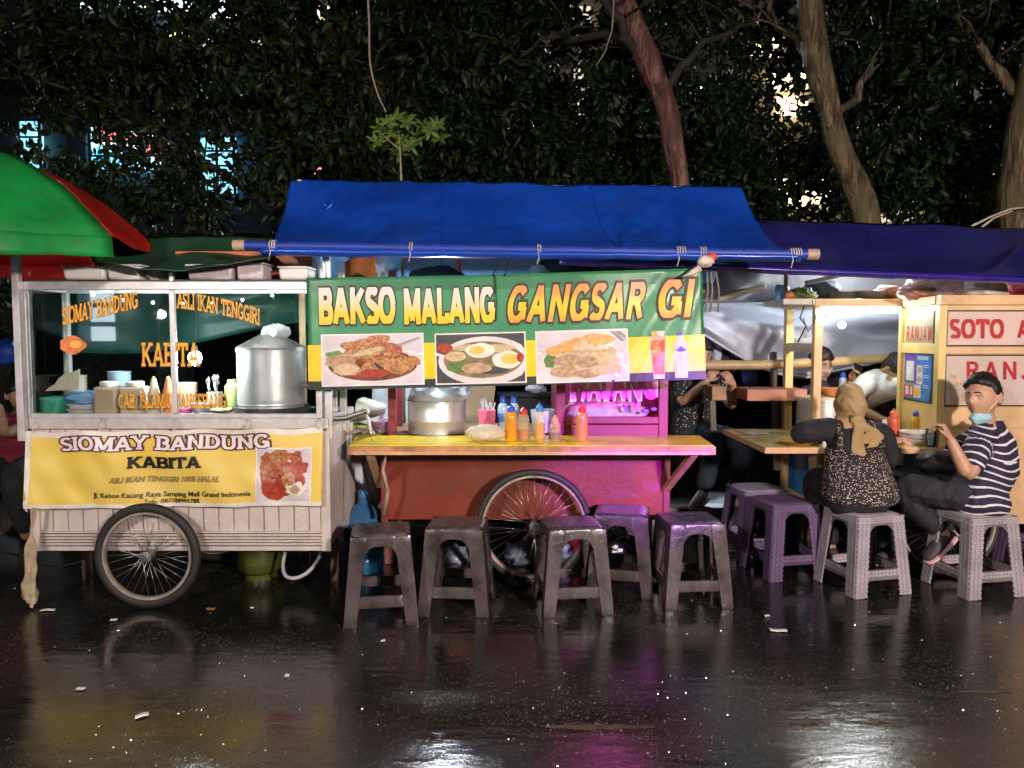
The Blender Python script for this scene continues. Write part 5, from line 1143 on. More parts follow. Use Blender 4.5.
b = MB(); b.bb(sf0.x+.03, sf1.x-.03, 4.292, 4.299, ZS-.05, ZS-.034); b.build('edge_strip', mat('shelf_wood_pale', (.60, .36, .20), .5), shf)
for (u0, v0, u1, v1) in ((370, 452, 380, 486), (694, 452, 666, 490)):
    b = MB(); p, q = at(u0, v0, 4.36), at(u1, v1, CF-.03); b.bar((p.x, 4.36, ZS-.055), (q.x, CF-.018, q.z), .045, .03); b.build('bracket', WOODR, shf, bev=.003)
wheel(mc, (at(534, 525, 4.58).x, 4.585, .35), .35, .021, spokes=36); wheel(mc, (at(534, 525, 4.58).x, 5.62, .35), .35, .021, spokes=36)
b = MB(); xw = at(534, 525, 4.58).x; b.tube([(xw, 4.6, .35), (xw, 5.6, .35)], .012, 8); b.bb(xw-.04, xw+.04, CF+.06, CF+.12, .345, zb+.01); b.bb(xw-.04, xw+.04, 5.3, 5.36, .345, zb+.01); b.build('axle', STEEL, mc)
b = MB(); b.bb(cx0+.04, cx0+.10, CF+.3, CF+.36, 0, zb+.01); b.build('leg', WOODR, mc); b = MB(); b.bb(cx1-.10, cx1-.04, CF+.3, CF+.36, 0, zb+.01); b.build('leg', WOODR, mc)
# noodles behind the glass
b = MB(); b.sphere(((wx0+wx1)/2, CF+.2, wz0+.0), ((wx1-wx0)*.47, .12, .085), 40, 16, lambda d: 1+.12*noise.noise(d*5)+.1*noise.noise(d*13)); tag(b.build('noodle_pile', mat('noodles_white', (.72, .68, .62), .5, 0, .2, 30, .6, 60), None, smooth=True), 'heap of pale noodles in bags behind the pink lit glass', 'noodles')
# things on the deck
pot = thing('stock_pot', 'wide aluminium stock pot wrapped in clear plastic on the middle stall', 'pot', tuple(Vector((at(437, 437, 4.95).x, 4.95, ZS)))); pc = Vector(pot.location); pr = .185; hz = at(512, 402, 4.80).z-ZS
b = MB(); b.lathe([(0, 0), (pr, 0), (pr, hz*.36), (pr*1.015, hz*.38), (pr*1.015, hz*.42), (pr, hz*.44), (pr, hz*.95), (pr*1.03, hz*.97), (pr*1.03, hz*1.0), (pr*.95, hz)], pc, 44); b.build('body', ALUP, pot, smooth='auto')
b = MB(); b.lathe([(pr*1.01, hz+.004), (pr*.95, hz+.025), (pr*.6, hz+.065), (pr*.2, hz+.08), (0, hz+.082)], pc, 44); b.lathe([(0, hz+.12), (.03, hz+.118), (.03, hz+.105), (.012, hz+.10), (.012, hz+.075)], pc, 16); b.build('lid', ALUP, pot, smooth='auto')
b = MB(); b.sphere(pc+Vector((.02, -.02, hz+.05)), (pr*1.02, pr*.9, .085), 40, 24, lambda d: 1+.22*noise.noise(d*3+Vector((3, 0, 0)))+.08*noise.noise(d*9)); tag(b.build('plastic_bag', BAGPL, None, smooth=True), 'clear crinkled plastic bag draped over the lid of the stock pot', 'bag')
b = MB(); c = Vector((at(369, 420, 5.0).x, 5.02, ZS-.012)); b.box(c+Vector((0, 0, .13)), (.17, .16, .15), Matrix.Rotation(.3, 3, 'Y'), 1.08); tag(b.build('ice_cream_tub', mat('tub_cream', (.62, .68, .58), .4), None, bev=.02, smooth='auto'), 'tilted pale cream plastic tub left of the maroon upright', 'tub')
b = MB(); c = Vector((at(370, 430, 5.0).x, 5.0, ZS-.05)); b.bb(c.x-.16, c.x+.1, 4.9, 5.3, ZS-.10, ZS-.01); b.bb(c.x-.15, c.x+.09, 4.905, 5.29, ZS-.009, ZS+.04); tag(b.build('crate', mat('crate_green', (.30, .33, .10), .5), None, bev=.006), 'olive plastic crate under the tilted cream tub', 'crate')
b = MB(); c = Vector((at(383, 425, 4.9).x, 4.92, ZS)); b.lathe([(0, .02), (.06, .02), (.085, .075), (.08, .075), (0, .035)], c, 22); b.lathe([(0, .0), (.06, .0), (.08, .03), (0, .02)], c, 22); tag(b.build('bowl_stack', mat('mauve_melamine', (.36, .22, .34), .35), None, smooth='auto'), 'mauve plastic bowls stacked beside the maroon upright', 'bowls')
b = MB(); c = Vector((at(363, 436, 4.7).x, 4.72, ZS+.01))
for i in range(7): b.tube([c+Vector((jit(.09), jit(.05), .01)), c+Vector((jit(.1), jit(.05), .03+jit(.015))), c+Vector((jit(.1), jit(.05), .015))], .008, 6)
tag(b.build('cloth_heap', mat('mauve_cloth', (.38, .26, .33), .8), None, smooth=True), 'small heap of mauve cleaning cloth at the left end of the shelf', 'cloth')
b = MB(); b.tube([at(350, 416, 4.75), at(362, 410, 4.7), at(369, 420, 4.68), at(371, 434, 4.66)], [.010, .012, .012, .008], 8); tag(b.build('tap_hose', mat('clear_hose', (.62, .66, .70), .25), None, smooth=True), 'pale plastic hose curling over the left end of the yellow shelf', 'hose')
# shelf items
PK = mat('pink_box', (.78, .16, .34), .4)
t = thing('straw_holder', 'pink plastic box full of straws and tissue on the middle stall', 'straw box', tuple(Vector((at(487, 437, 4.85).x, 4.86, ZS)))); c = Vector(t.location); b = MB(); b.box(c+Vector((0, 0, .075)), (.10, .09, .15), taper=1.06); b.build('box', PK, t, bev=.006)
b = MB()
for i in range(12): 
    p = c+Vector((jit(.04), jit(.03), .14)); b.tube([p, p+Vector((jit(.02), jit(.02), .05+random.random()*.04))], .004, 6)
b.build('straws', mat('straw_white', (.70, .76, .82), .4), t)
BOTB = mat('bottle_clear', (.42, .55, .72), .12, 0, .1, 6, coat=.5)
for u, lab in ((503, 'small water bottle with blue cap beside the pink straw box'), (514, 'small water bottle with blue cap right behind the blue capped sauce bottle')):
    t = bottle(lab, 'bottle', tuple(Vector((at(u, 437, 4.9).x, 4.9, ZS))), .235, .034, BOTB, mat('cap_blue', (.03, .10, .60), .3), spout=False, group='water bottles on the middle stall', name='water_bottle')
    b = MB(); b.lathe([(.0352, .07), (.0356, .072), (.0356, .125), (.0352, .127)], Vector(t.location), 20); b.build('bottle_label', mat('label_blue', (.10, .28, .75), .4), t, smooth='auto')
OCH = mat('sauce_orange', (.72, .30, .02), .25, coat=.4); REDS = mat('sauce_red', (.55, .10, .02), .25, coat=.4); CLR = filmmat('squeeze_clear', (.80, .62, .35), .32, .2); DKS = mat('sauce_soy', (.02, .01, .008), .2, coat=.5)
ybs = 4.58
def onshelf(u, Y=ybs): return (at(u, 438, Y).x, Y, ZS+.003)
bottle('round orange sauce bottle with blue cap on the yellow shelf', 'sauce bottle', onshelf(511, 4.52), .215, .036, OCH, mat('cap_blue', (.03, .10, .60), .3), group='sauce bottles on the yellow shelf')
bottle('half full red capped chili bottle next to the orange sauce bottle', 'sauce bottle', onshelf(523.5, 4.53), .195, .034, CLR, RED, REDS, .5, 'sauce bottles on the yellow shelf')
bottle('tall pale sauce bottle with sky blue cap on the yellow shelf', 'sauce bottle', onshelf(539.5, 4.58), .215, .033, CLR, mat('cap_sky', (.04, .25, .68), .3), OCH, .72, 'sauce bottles on the yellow shelf')
bottle('short dark soy sauce bottle with pinkish cap on the yellow shelf', 'sauce bottle', onshelf(554.5, 4.56), .135, .034, CLR, mat('cap_salmon', (.66, .34, .24), .35), DKS, .5, 'sauce bottles on the yellow shelf')
bottle('tan brown sauce bottle with red cap standing in front of the pink case', 'sauce bottle', onshelf(582, 4.55), .205, .034, mat('sauce_tan', (.50, .24, .07), .3, coat=.3), RED, None, 1, 'sauce bottles on the yellow shelf')
b = MB(); c = Vector(onshelf(485, 4.48)); b.sphere(c+Vector((0, 0, .048)), (.118, .075, .05), 34, 22, lambda d: 1+.10*noise.noise(d*4)+.06*noise.noise(d*11)); tag(b.build('cracker_packet', filmmat('packet_film', (.74, .62, .48), .88, .18), None, smooth=True), 'clear packet of crackers lying on the yellow shelf by the bottles', 'packet')
b = MB(); c = Vector((at(545, 430, 4.95).x, 4.95, ZS)); b.lathe([(0, 0), (.075, 0), (.095, .14), (.09, .14), (.07, .01), (0, .01)], c, 26); tag(b.build('ice_bucket', filmmat('bucket_film', (.62, .76, .82), .8, .3), None, smooth='auto'), 'pale blue translucent bucket behind the sauce bottles', 'bucket')
# backdrop inside the stall
b = MB(); p, q = at(464, 436, 5.56), at(496, 380, 5.56); b.add([at(464, 437, 5.56), at(490, 437, 5.56), at(497, 372, 5.62), at(468, 372, 5.62)]+[x+Vector((0, .02, 0)) for x in (at(464, 437, 5.56), at(490, 437, 5.56), at(497, 372, 5.62), at(468, 372, 5.62))], [(0, 1, 2, 3), (7, 6, 5, 4), (0, 4, 5, 1), (1, 5, 6, 2), (2, 6, 7, 3), (3, 7, 4, 0)]); tag(b.build('tan_board', mat('cardboard', (.30, .22, .13), .7, 0, .12, 5), None), 'tan cardboard sheet leaning behind the stock pot', 'board')
b = MB(); b.grid(lambda a, c: at(372+96*a, 440-66*c, 5.75)+Vector((0, .05*math.sin(a*14)+.03*nz((a*6, c*3, 1)), 0)), 30, 12); tag(b.build('plastic_sheet', mat('pale_sheet', (.58, .62, .68), .4, 0, .12, 4, .3, 12), None, smooth=True, solid=.003), 'pale plastic sheet hanging behind the stock pot of the middle stall', 'sheet')
b = MB(); p, q = at(498, 425, 5.7), at(556, 384, 5.7); b.bb(p.x, q.x, 5.7, 5.95, p.z, q.z-.10); b.bb(p.x-.01, q.x+.01, 5.69, 5.96, q.z-.098, q.z-.075); tag(b.build('dark_cabinet', mat('cabinet_dark', (.03, .03, .035), .4), None, bev=.004), 'dark cabinet standing behind the water bottles', 'cabinet')
b = MB(); b.sphere(at(536, 390, 5.6)+Vector((0, 0, .01)), (.075, .05, .03), 20, 14, lambda d: 1+.4*noise.noise(d*3)); tag(b.build('plastic_bag', BAGPL, None, smooth=True), 'small crumpled bag on top of the dark cabinet', 'bag')
bb_ = thing('light_bulb', 'bare white bulb under the blue awning behind the printed banner', 'light bulb', tuple(at(440, 318, 4.95))); c = Vector(bb_.location)
m = MB(); m.sphere(c, (.034, .034, .04), 16, 10); m.build('globe', emitmat('bulb_white', (.86, .93, 1.), 620.), bb_, smooth=True); m = MB(); m.lathe([(.016, .036), (.017, .08), (.006, .09)], c, 12); m.tube([c+Vector((0, 0, .08)), c+Vector((.01, .01, .3)), c+Vector((.0, .05, .62))], .003, 6); m.build('socket', BLACKC, bb_, smooth='auto')
# baggage stored above the stall: real shelf board
b = MB(); b.bb(at(330, 280, 5.0).x, at(700, 280, 5.0).x, 4.86, 5.3, 1.76, 1.785); tag(b.build('storage_board', WOODD, None, bev=.003), 'dark storage board hidden behind the top edge of the printed banner', 'board')
def lump(name, label, cat, u, v, Y, r, m, sc=3., am=.25, seed=0):
    b = MB(); c = at(u, v, Y); b.sphere(c, r, 30, 20, lambda d: 1+am*noise.noise(d*sc*.6+Vector((seed, 0, 0)))+am*.35*noise.noise(d*sc*2.2)); return tag(b.build(name, m, None, smooth=True), label, cat)
b = MB(); o_ = at(352, 262, 4.95)
b.grid(lambda a, c: at(338+50*a, 282-34*c*(1-.7*abs(a-.72)), 4.95+.06*math.sin(a*5)), 20, 10); tag(b.build('orange_cloth', mat('orange_cloth', (.55, .13, .02), .7, 0, .2, 9), None, smooth=True, solid=.01), 'folded rust orange cloth stored above the left end of the printed banner', 'cloth')
lump('plastic_bag', 'crumpled white bag tucked above the banner at its left end', 'bag', 384, 266, 4.84, (.05, .04, .075), BAGPL, 4, .4, 1)
lump('white_canister', 'small white canister tied at the upper left corner of the printed banner', 'canister', 318, 268, 4.5, (.035, .035, .085), WHITEPL, 2, .15, 2)
lump('dark_backpack', 'dark backpack with a curved top stored above the middle of the banner', 'backpack', 438, 279, 5.0, (.19, .11, .085), mat('dark_canvas', (.03, .02, .025), .7), 2, .2, 3)
lump('black_bag', 'big black bag stored above the banner below the awning edge', 'bag', 565, 268, 5.0, (.17, .12, .12), mat('black_canvas', (.012, .012, .016), .6), 2.5, .25, 4)
lump('navy_bag', 'navy bag squeezed between black bag and brown box above the banner', 'bag', 612, 270, 5.0, (.16, .12, .11), mat('navy_canvas', (.012, .015, .045), .6), 2.5, .25, 6)
lump('plastic_bag', 'small clear bag beside the black bag above the banner', 'bag', 538, 272, 4.9, (.06, .05, .045), BAGPL, 4, .4, 7)
b = MB(); p, q = at(624, 276, 4.95), at(680, 256, 4.95); b.bb(p.x, q.x, 4.95, 5.2, p.z-.03, q.z); tag(b.build('cardboard_box', mat('brown_box', (.26, .12, .07), .6, 0, .2, 5), None, bev=.008), 'brown cardboard box stored above the right part of the banner', 'box')
b = MB(); p = at(459, 262, 4.95); b.lathe([(.0, -.06), (.012, -.06), (.014, .0), (.006, .02), (.01, .05), (0, .055)], p, 12); tag(b.build('red_bottle', RED, None, smooth='auto'), 'thin red bottle top sticking up above the word on the banner', 'bottle')
# bags and clutter under the cart
def under(label, u, v, Y, r, m, seed): return lump('plastic_bag', label, 'bag', u, v, Y, r, m, 4.5, .45, seed)
DBAG = mat('dark_bag_film', (.03, .04, .075), .16, 0, .5, 10, .9, 14, coat=.4); GBAG = mat('grey_bag_film', (.22, .26, .34), .2, 0, .5, 10, .9, 16, coat=.4)
under('shiny dark blue plastic bag under the middle cart left of the wheel hub', 497, 536, 5.15, (.20, .15, .10), DBAG, 11); under('shiny dark bag heap low under the spoked wheel of the middle cart', 540, 553, 5.1, (.26, .16, .09), GBAG, 13)
under('crumpled grey blue bag seen through the second stool from the left', 455, 560, 5.1, (.10, .09, .09), GBAG, 15); under('black rubbish bag under the right half of the middle cart', 610, 550, 5.4, (.22, .16, .14), mat('black_film', (.012, .012, .014), .2, 0, .3, 9, .8, 14), 17)
t = lump('red_jerrycan', 'small red jerrycan in the shade under the middle cart', 'jerrycan', 577, 543, 5.1, (.05, .05, .11), RED, 1.5, .1, 19)
b = MB(); p = at(384, 552, 5.0); b.bb(p.x-.07, p.x+.06, 4.98, 5.08, 0, .22); tag(b.build('brick_support', mat('red_brick', (.30, .12, .08), .8, 0, .25, 20, .4, 60), None, bev=.006), 'worn brick block seen through the leftmost stool', 'brick')
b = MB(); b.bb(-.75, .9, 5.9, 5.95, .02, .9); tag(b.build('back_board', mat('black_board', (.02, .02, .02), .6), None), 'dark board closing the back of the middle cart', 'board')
# ------------------------------------------------------------------ plastic stools
def make_stool(name, label, seatm, legm, group, rattan=False, h=.47, st=.145, sb=.185, topm=None):
    GAP = mat('weave_shadow_'+legm.name, [x*.42 for x in MCOL[legm.name]], .5) if rattan else legm
    t = thing(name, label, 'stool', (0, 0, 0), group)
    def edge(z): return sb+(st-sb)*z/h
    lw = .080
    b = MB()
    # seat: rounded top slab with shallow dish and an apron with a soft arch
    n = 10
    def top(u, v):
        x, y = (u-.5)*2*st*1.04, (v-.5)*2*st*1.04; r = max(abs(u-.5), abs(v-.5))*2; d = -.010*max(0, (r-.8)/.2)**2-.004*(r < .75); cz = h+d
        k = 1-.05*(abs(u-.5)*2)**4*(abs(v-.5)*2)**4*2; return Vector((x*k, y*k, cz))
    b.grid(top, n, n); b.cur = 2 if rattan else 1
    for k in range(4):
        M = Matrix.Rotation(k*math.pi/2, 3, 'Z')
        def apron(u, v):
            z1 = h-.008; arch = .052+.050*(abs(u-.5)*2)**4; z = z1-(arch)*v; e = st*1.04+(edge(z)-edge(h)); w = e-lw*(1-.22*(h-.0085-z)/(h-.0085)); x = (u-.5)*2*(w); return M @ Vector((x, -e, z))
        b.grid(apron, 12, 4)
    b.cur = 1
    if rattan:
        for k in range(4):
            M = Matrix.Rotation(k*math.pi/2, 3, 'Z')
            for r in range(3):
                z = h-.016-r*.013; e = st*1.04+(edge(z)-edge(h))+.001
                for c in range(14):
                    x0 = -e+2*e*(c+.12)/14; x1 = -e+2*e*(c+.88)/14; off = .5*(r % 2)*(2*e/14)
                    if abs(x1+off) > e: continue
                    b.box(M @ Vector(((x0+x1)/2+off, -e-.001, z)), (x1-x0 if k % 2 == 0 else .005, .005 if k % 2 == 0 else x1-x0, .009))
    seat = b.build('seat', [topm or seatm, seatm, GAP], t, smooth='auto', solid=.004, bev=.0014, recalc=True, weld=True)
    for sx, sy in ((-1, -1), (1, -1), (1, 1), (-1, 1)):
        b = MB(); z1 = h-.0085; rows = 14
        def side(u, v, ax):
            z = z1*(1-v); e = st*1.04+(edge(z)-edge(h)); w = lw*(1-.22*v)
            a = e-w*u
            return Vector((sx*a, sy*e, z)) if ax == 0 else Vector((sx*e, sy*a, z))
        b.grid(lambda u, v: side(u, v, 0), 3, rows); b.grid(lambda u, v: side(u, v, 1), 3, rows)
        # turned-in inner edge gives the leg depth
        b.grid(lambda u, v: side(1, v, 0)+Vector((0, -sy*.016*u, 0)), 1, rows); b.grid(lambda u, v: side(1, v, 1)+Vector((-sx*.016*u, 0, 0)), 1, rows)
        b.cur = 1
        if rattan:
            for r in range(32):
                z = z1-.010-r*.0142
                if z < .01: break
                e = st*1.04+(edge(z)-edge(h))
                for c in range(3):
                    xx = e-lw*(c+.5)/3-.004*(r % 2)
                    b.box((sx*xx, sy*(e+.001), z), (lw/3*.72, .005, .0095)); b.box((sx*(e+.001), sy*xx, z), (.005, lw/3*.72, .0095))
        b.build('leg', [GAP, legm], t, smooth='auto', solid=.0045, bev=.0014, recalc=True, weld=True)
    for k in range(4):
        M = Matrix.Rotation(k*math.pi/2, 3, 'Z'); b = MB(); z = .125; e = edge(z)+.002; wd = e-lw*.80
        def sf(u, v): 
            zz = z+.058*(v-.5); ee = st*1.04+(edge(zz)-edge(h))-.004; return M @ Vector(((u-.5)*2*wd, -ee, zz))
        b.grid(sf, 6, 2); b.grid(lambda u, v: sf(u, 1)+M @ Vector((0, .016*v, 0)), 6, 1)
        b.cur = 1
        if rattan:
            for r in range(3):
                for c in range(9):
                    xx = (c+.5-4.5)/4.5*wd*.98+(.008 if r else 0); p = M @ Vector((xx, -(edge(z)+.001), z-.019+.019*r)); w2 = wd/4.5*.7
                    b.box(p, (w2 if k % 2 == 0 else .005, .005 if k % 2 == 0 else w2, .012))
        b.build('stretcher', [GAP, legm], t, smooth='auto', solid=.0045, bev=.0014, recalc=True, weld=True)
    return t
def wornmat(name, c, c2, rough=.42):
    return mat(name, c, rough, 0, 0, 9, .25, 45, col2=c2, dirt=.55, detail=9, coat=.2)
BRN = wornmat('worn_brown_plastic', (.020, .014, .016), (.092, .070, .072), .33); BRNT = wornmat('worn_skylit_top', (.035, .034, .042), (.12, .115, .12), .26)  # seat top worn too, with bluish skylight painted into its colour
g1 = 'worn brown stools in front of the middle stall'
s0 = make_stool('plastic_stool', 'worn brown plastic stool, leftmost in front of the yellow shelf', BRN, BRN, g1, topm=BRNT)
s0.location = (at(381, 600, 4.06).x, 4.08, 0); s0.rotation_euler = (0, 0, R(9))
dup(s0, (at(457.5, 600, 4.2).x, 4.22, 0), R(-4), 'worn brown plastic stool just left of the big spoked wheel')
dup(s0, (at(572, 600, 4.2).x, 4.22, 0), R(7), 'worn brown plastic stool standing in front of the right half of the big wheel')
dup(s0, (at(622, 580, 4.5).x, 4.52, 0), R(-12), 'worn brown plastic stool pushed in under the shelf behind the others')
dup(s0, (at(690, 590, 4.3).x, 4.33, 0), R(5), 'worn brown plastic stool, rightmost before the end of the yellow shelf')
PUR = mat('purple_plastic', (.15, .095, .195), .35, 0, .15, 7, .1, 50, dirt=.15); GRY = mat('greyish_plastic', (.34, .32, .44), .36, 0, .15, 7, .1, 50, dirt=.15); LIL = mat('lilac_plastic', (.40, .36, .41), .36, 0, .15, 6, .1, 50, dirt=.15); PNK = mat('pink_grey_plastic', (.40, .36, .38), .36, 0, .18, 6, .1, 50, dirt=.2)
g2 = 'woven pattern stools at the right hand stall'
dup_src = make_stool('plastic_stool', 'deep purple woven pattern stool standing empty before the right hand table', PUR, PUR, g2, True); dup_src.location = (at(783, 550, 4.8).x, 4.82, 0); dup_src.rotation_euler = (0, 0, R(12))
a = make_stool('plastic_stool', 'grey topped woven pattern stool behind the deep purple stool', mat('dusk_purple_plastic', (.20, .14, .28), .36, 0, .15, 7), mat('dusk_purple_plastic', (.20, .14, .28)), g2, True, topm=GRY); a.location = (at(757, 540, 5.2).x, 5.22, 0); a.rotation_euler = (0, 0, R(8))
a = make_stool('plastic_stool', 'lilac woven pattern stool under the woman in the speckled dress', LIL, LIL, g2, True); a.location = (at(862, 550, 4.53).x, 4.53, 0); a.rotation_euler = (0, 0, R(14))
a = make_stool('plastic_stool', 'pinkish woven pattern stool under the man in the striped shirt', PNK, PNK, g2, True); a.location = (at(973, 550, 4.5).x, 4.5, 0); a.rotation_euler = (0, 0, R(11))
dup(dup_src, (at(1040, 545, 5.0).x, 5.0, 0), R(20), 'dark purple woven stool cut off by the right edge of the picture')
# ------------------------------------------------------------------ purple awning
PURT = mat('purple_tarp', (.018, .021, .19), .38, 0, .3, 1.6, .45, 6, coat=.15, dirt=.35); LIN = mat('grey_lining', (.30, .31, .36), .45, 0, .18, 2.2, .35, 8)
pa = thing('awning', 'purple tarpaulin awning sloping over the right hand soup stall', 'awning', (2.9, 5.5, 0))
a0, a1 = at(560, 257, 4.72), at(1090, 279, 4.72); r0, r1 = at(600, 214, 6.0), at(1090, 230, 6.0)
def pw(u, v):
    p = a0.lerp(a1, u).lerp(r0.lerp(r1, u), v); p.z -= .05*math.sin(math.pi*v)+.02*math.sin(u*11)**2*math.sin(math.pi*v)
    p.z += (.022*math.exp(-((u-.80-.1*v)/.02)**2)-.02*math.exp(-((u-.87-.12*v)/.02)**2))*min(1, v*3)
    return p+Vector((0, 0, (.002+.022*min(1, v*4))*nz((u*8, v*3, 7))))
b = MB(); b.grid(pw, 100, 24); b.build('canopy', PURT, pa, smooth=True, solid=.003, recalc=False)
b = MB(); b.grid(lambda u, v: pw(u, 0)+Vector((0, -.03*math.sin(v*math.pi), -.048*v+.0015*math.sin(u*70)*v)), 90, 6); b.build('hem', mat('purple_hem', (.035, .020, .24), .25, 0, .2, 8, .1, 20, coat=.4), pa, smooth=True, solid=.003, recalc=False)
b = MB(); b.grid(lambda u, v: pw(u, .03+.96*v)-Vector((0, 0, .014)), 60, 10)
def hang(u, v):
    p = r0.lerp(r1, u); q = Vector((p.x, 6.05+.25*v, p.z-.02-.62*v)); return q+Vector((0, .06*math.sin(u*19+v*2)+.05*nz((u*8, v*3, 9)), 0))
b.grid(hang, 50, 8); b.build('lining', LIN, pa, smooth=True, recalc=False)
b = MB(); b.tube([a0-Vector((.0, -.01, .025)), a1-Vector((0, -.01, .025))], .016, 10); b.tube([r0-Vector((0, -.02, .05)), r1-Vector((0, -.02, .05))], .02, 10)
b.tube([(r1.x, r1.y, 0), (r1.x, r1.y, r1.z-.05)], .02, 10); b.tube([(1.17, 6.0, .0), (1.17, 6.0, r0.z-.06)], .02, 10)
b.build('frame', BAMBOO, pa, smooth='auto')
# grey hanging sheet behind the soup stall
TARP = mat('silver_tarp', (.58, .62, .74), .42, .0, .14, 2.4, .5, 6)
b = MB()
def gt(u, v):
    x = 700+330*u; top = 303-6*u; bot = (330+46*math.sin(min(1, u/.34)*math.pi/2)) if u < .34 else 376-34*min(1, (u-.34)/.4)
    p = at(x, top+(bot-top)*v, 6.25); fold = .06*math.sin(v*7+u*5)+.05*math.sin((u*1.4-v)*9)+.06*nz((u*5, v*4, 3)); return p+Vector((0, fold, 0))
b.grid(gt, 80, 34); b.grid(lambda u, v: gt(u, 1)+Vector((0, -.02*math.sin(v*math.pi)-.0, -.03*v)), 60, 3)
tag(b.build('hanging_sheet', TARP, None, smooth=True, solid=.003, recalc=False), 'sagging silver grey plastic sheet hung behind the right hand soup stall', 'sheet')
b = MB()
def gt2(u, v):
    p = at(690+95*u, 268+34*v, 5.9-.2*v); return p+Vector((0, .05*math.sin(u*6+v*4)+.04*nz((u*5, v*3, 11)), 0))
b.grid(gt2, 24, 12); tag(b.build('hanging_sheet', mat('dull_grey_sheet', (.16, .16, .17), .5, 0, .2, 3, .3, 9), None, smooth=True, solid=.003, recalc=False), 'dull dark grey sheet hanging right of the printed banner under the purple awning', 'sheet')
# bamboo and beams
b = MB(); b.tube([at(704, 365, 5.95), at(760, 365, 5.95), at(830, 362, 5.95), at(905, 357, 5.95)], [.038, .036, .038, .034], 14); tag(b.build('bamboo_pole', BAMBOO, None, smooth='auto'), 'thick horizontal bamboo pole behind the yellow stall post', 'pole')
b = MB(); b.bar(at(718, 299, 5.7), at(765, 287, 5.7), .05, .035); tag(b.build('bamboo_pole', mat('bamboo_pale', (.50, .42, .28), .5), None, bev=.008), 'short slanting split bamboo above the silver sheet', 'pole')
SALM = mat('salmon_wood', (.50, .20, .13), .5, 0, .2, 5, .15, 30)
b = MB(); p, q = at(741, 402, 5.85), at(800, 388, 5.85); b.bb(p.x, q.x, 5.7, 6.0, p.z+.02, q.z); b.cur = 0; tag(b.build('bench_table', SALM, None, bev=.006), 'salmon wooden plank table behind the yellow post', 'table')
b = MB(); p, q = at(706, 403, 5.85), at(722, 384, 5.85); b.bb(p.x+.01, q.x, 5.72, 5.98, p.z+.03, q.z-.01); tag(b.build('bench_table', WOODR, None, bev=.006), 'end of a brown plank table behind the seated person in patterned shirt', 'table')
GRYW = mat('grey_wood', (.20, .17, .14), .7, 0, .25, 7, .3, 30)
for (u0, v0, u1, v1, lab) in ((773, 352, 777, 470, 'grey upright timber behind the yellow stall post'), (712, 400, 714, 462, 'grey timber leg under the brown plank end'), (783, 402, 786, 450, 'thin pale timber leg under the salmon plank')):
    b = MB(); b.bar(at(u0, v0, 6.05), at(u1, v1, 6.05), .05, .045); tag(b.build('timber_post', GRYW, None, bev=.004), lab, 'post')
# clothes and cloths hung in the dark
for (u, v, r, c, lab, sd) in ((717, 358, (.05, .04, .20), (.40, .48, .62), 'pale blue cloth hanging left of the dark clothes behind the banner edge', 1), (734, 350, (.03, .03, .17), (.50, .55, .62), 'narrow whitish cloth hanging in the dark beyond the banner edge', 2), (750, 362, (.08, .05, .22), (.012, .02, .12), 'navy garment hanging below the silver sheet', 3), (724, 375, (.07, .05, .26), (.012, .016, .03), 'black garment hanging beyond the bamboo pole', 4)):
    b = MB(); b.sphere(at(u, v, 6.4), r, 24, 20, lambda d: 1+.3*noise.noise(Vector((d.x*5+sd*3, d.y*5, d.z*1.2)))); tag(b.build('hanging_cloth', mat('cloth_%d' % sd, c, .7, 0, .25, 8), None, smooth=True), lab, 'cloth')
# ------------------------------------------------------------------ yellow soup cart
XW, XB, YO, YS, YBK = 2.115, 2.695, 5.36, 4.85, 5.92     # left wall, box wall, opening front, sign front, back
SALF = mat('pink_lit_yellow_wood', (.70, .46, .24), .42, 0, .14, 4, .12, 30, dirt=.25, detail=8)  # same yellow wood, coloured peach for the pinkish light on front faces
ZT_ = at(512, 299, 5.36).z; ZTB = .80
sc = thing('food_cart', 'yellow wooden soup cart with red lettered sign panels and a fluorescent tube', 'food cart', (2.9, 5.3, 0))
XE = 4.1
b = MB()
b.bb(XW-.03, XW+.025, YO-.025, YO+.03, .22, ZT_-.05); b.build('corner_post', SALF, sc, bev=.004)
b = MB(); b.bb(XW-.03, XW+.03, YBK-.03, YBK+.03, .22, ZT_-.05); b.build('rear_post', YELW, sc, bev=.004)
b = MB(); b.bb(XW-.02, XW+.012, YO+.031, YBK-.031, at(512, 352, 5.6).z, at(512, 345, 5.6).z+.012); b.build('side_rail', mat('pale_wood', (.50, .42, .34), .5), sc, bev=.003)
b = MB(); b.bb(XW-.04, XB+.02, YO-.04, YO+.035, ZT_-.049, ZT_); b.bb(XB-.02, XE, YS-.012, YS+.05, ZT_-.06, ZT_+.001); b.bb(XB-.025, XB+.02, YS+.051, YO-.041, ZT_-.055, ZT_-.002)
b.build('top_beam', SALF, sc, bev=.004)
b = MB(); b.bb(XW-.04, XE, YO+.036, YBK+.05, ZT_-.045, ZT_-.02); b.bb(XB+.021, XE, YS+.051, YO+.035, ZT_-.045, ZT_-.02); b.build('roof_board', YELW, sc, bev=.003)
b = MB(); b.bb(XW-.26, XW-.045, YO-.05, YO+.36, ZT_-.04, ZT_+.0); b.build('roof_end_board', mat('white_wood', (.62, .55, .46), .5, 0, .15, 8), sc, bev=.004)
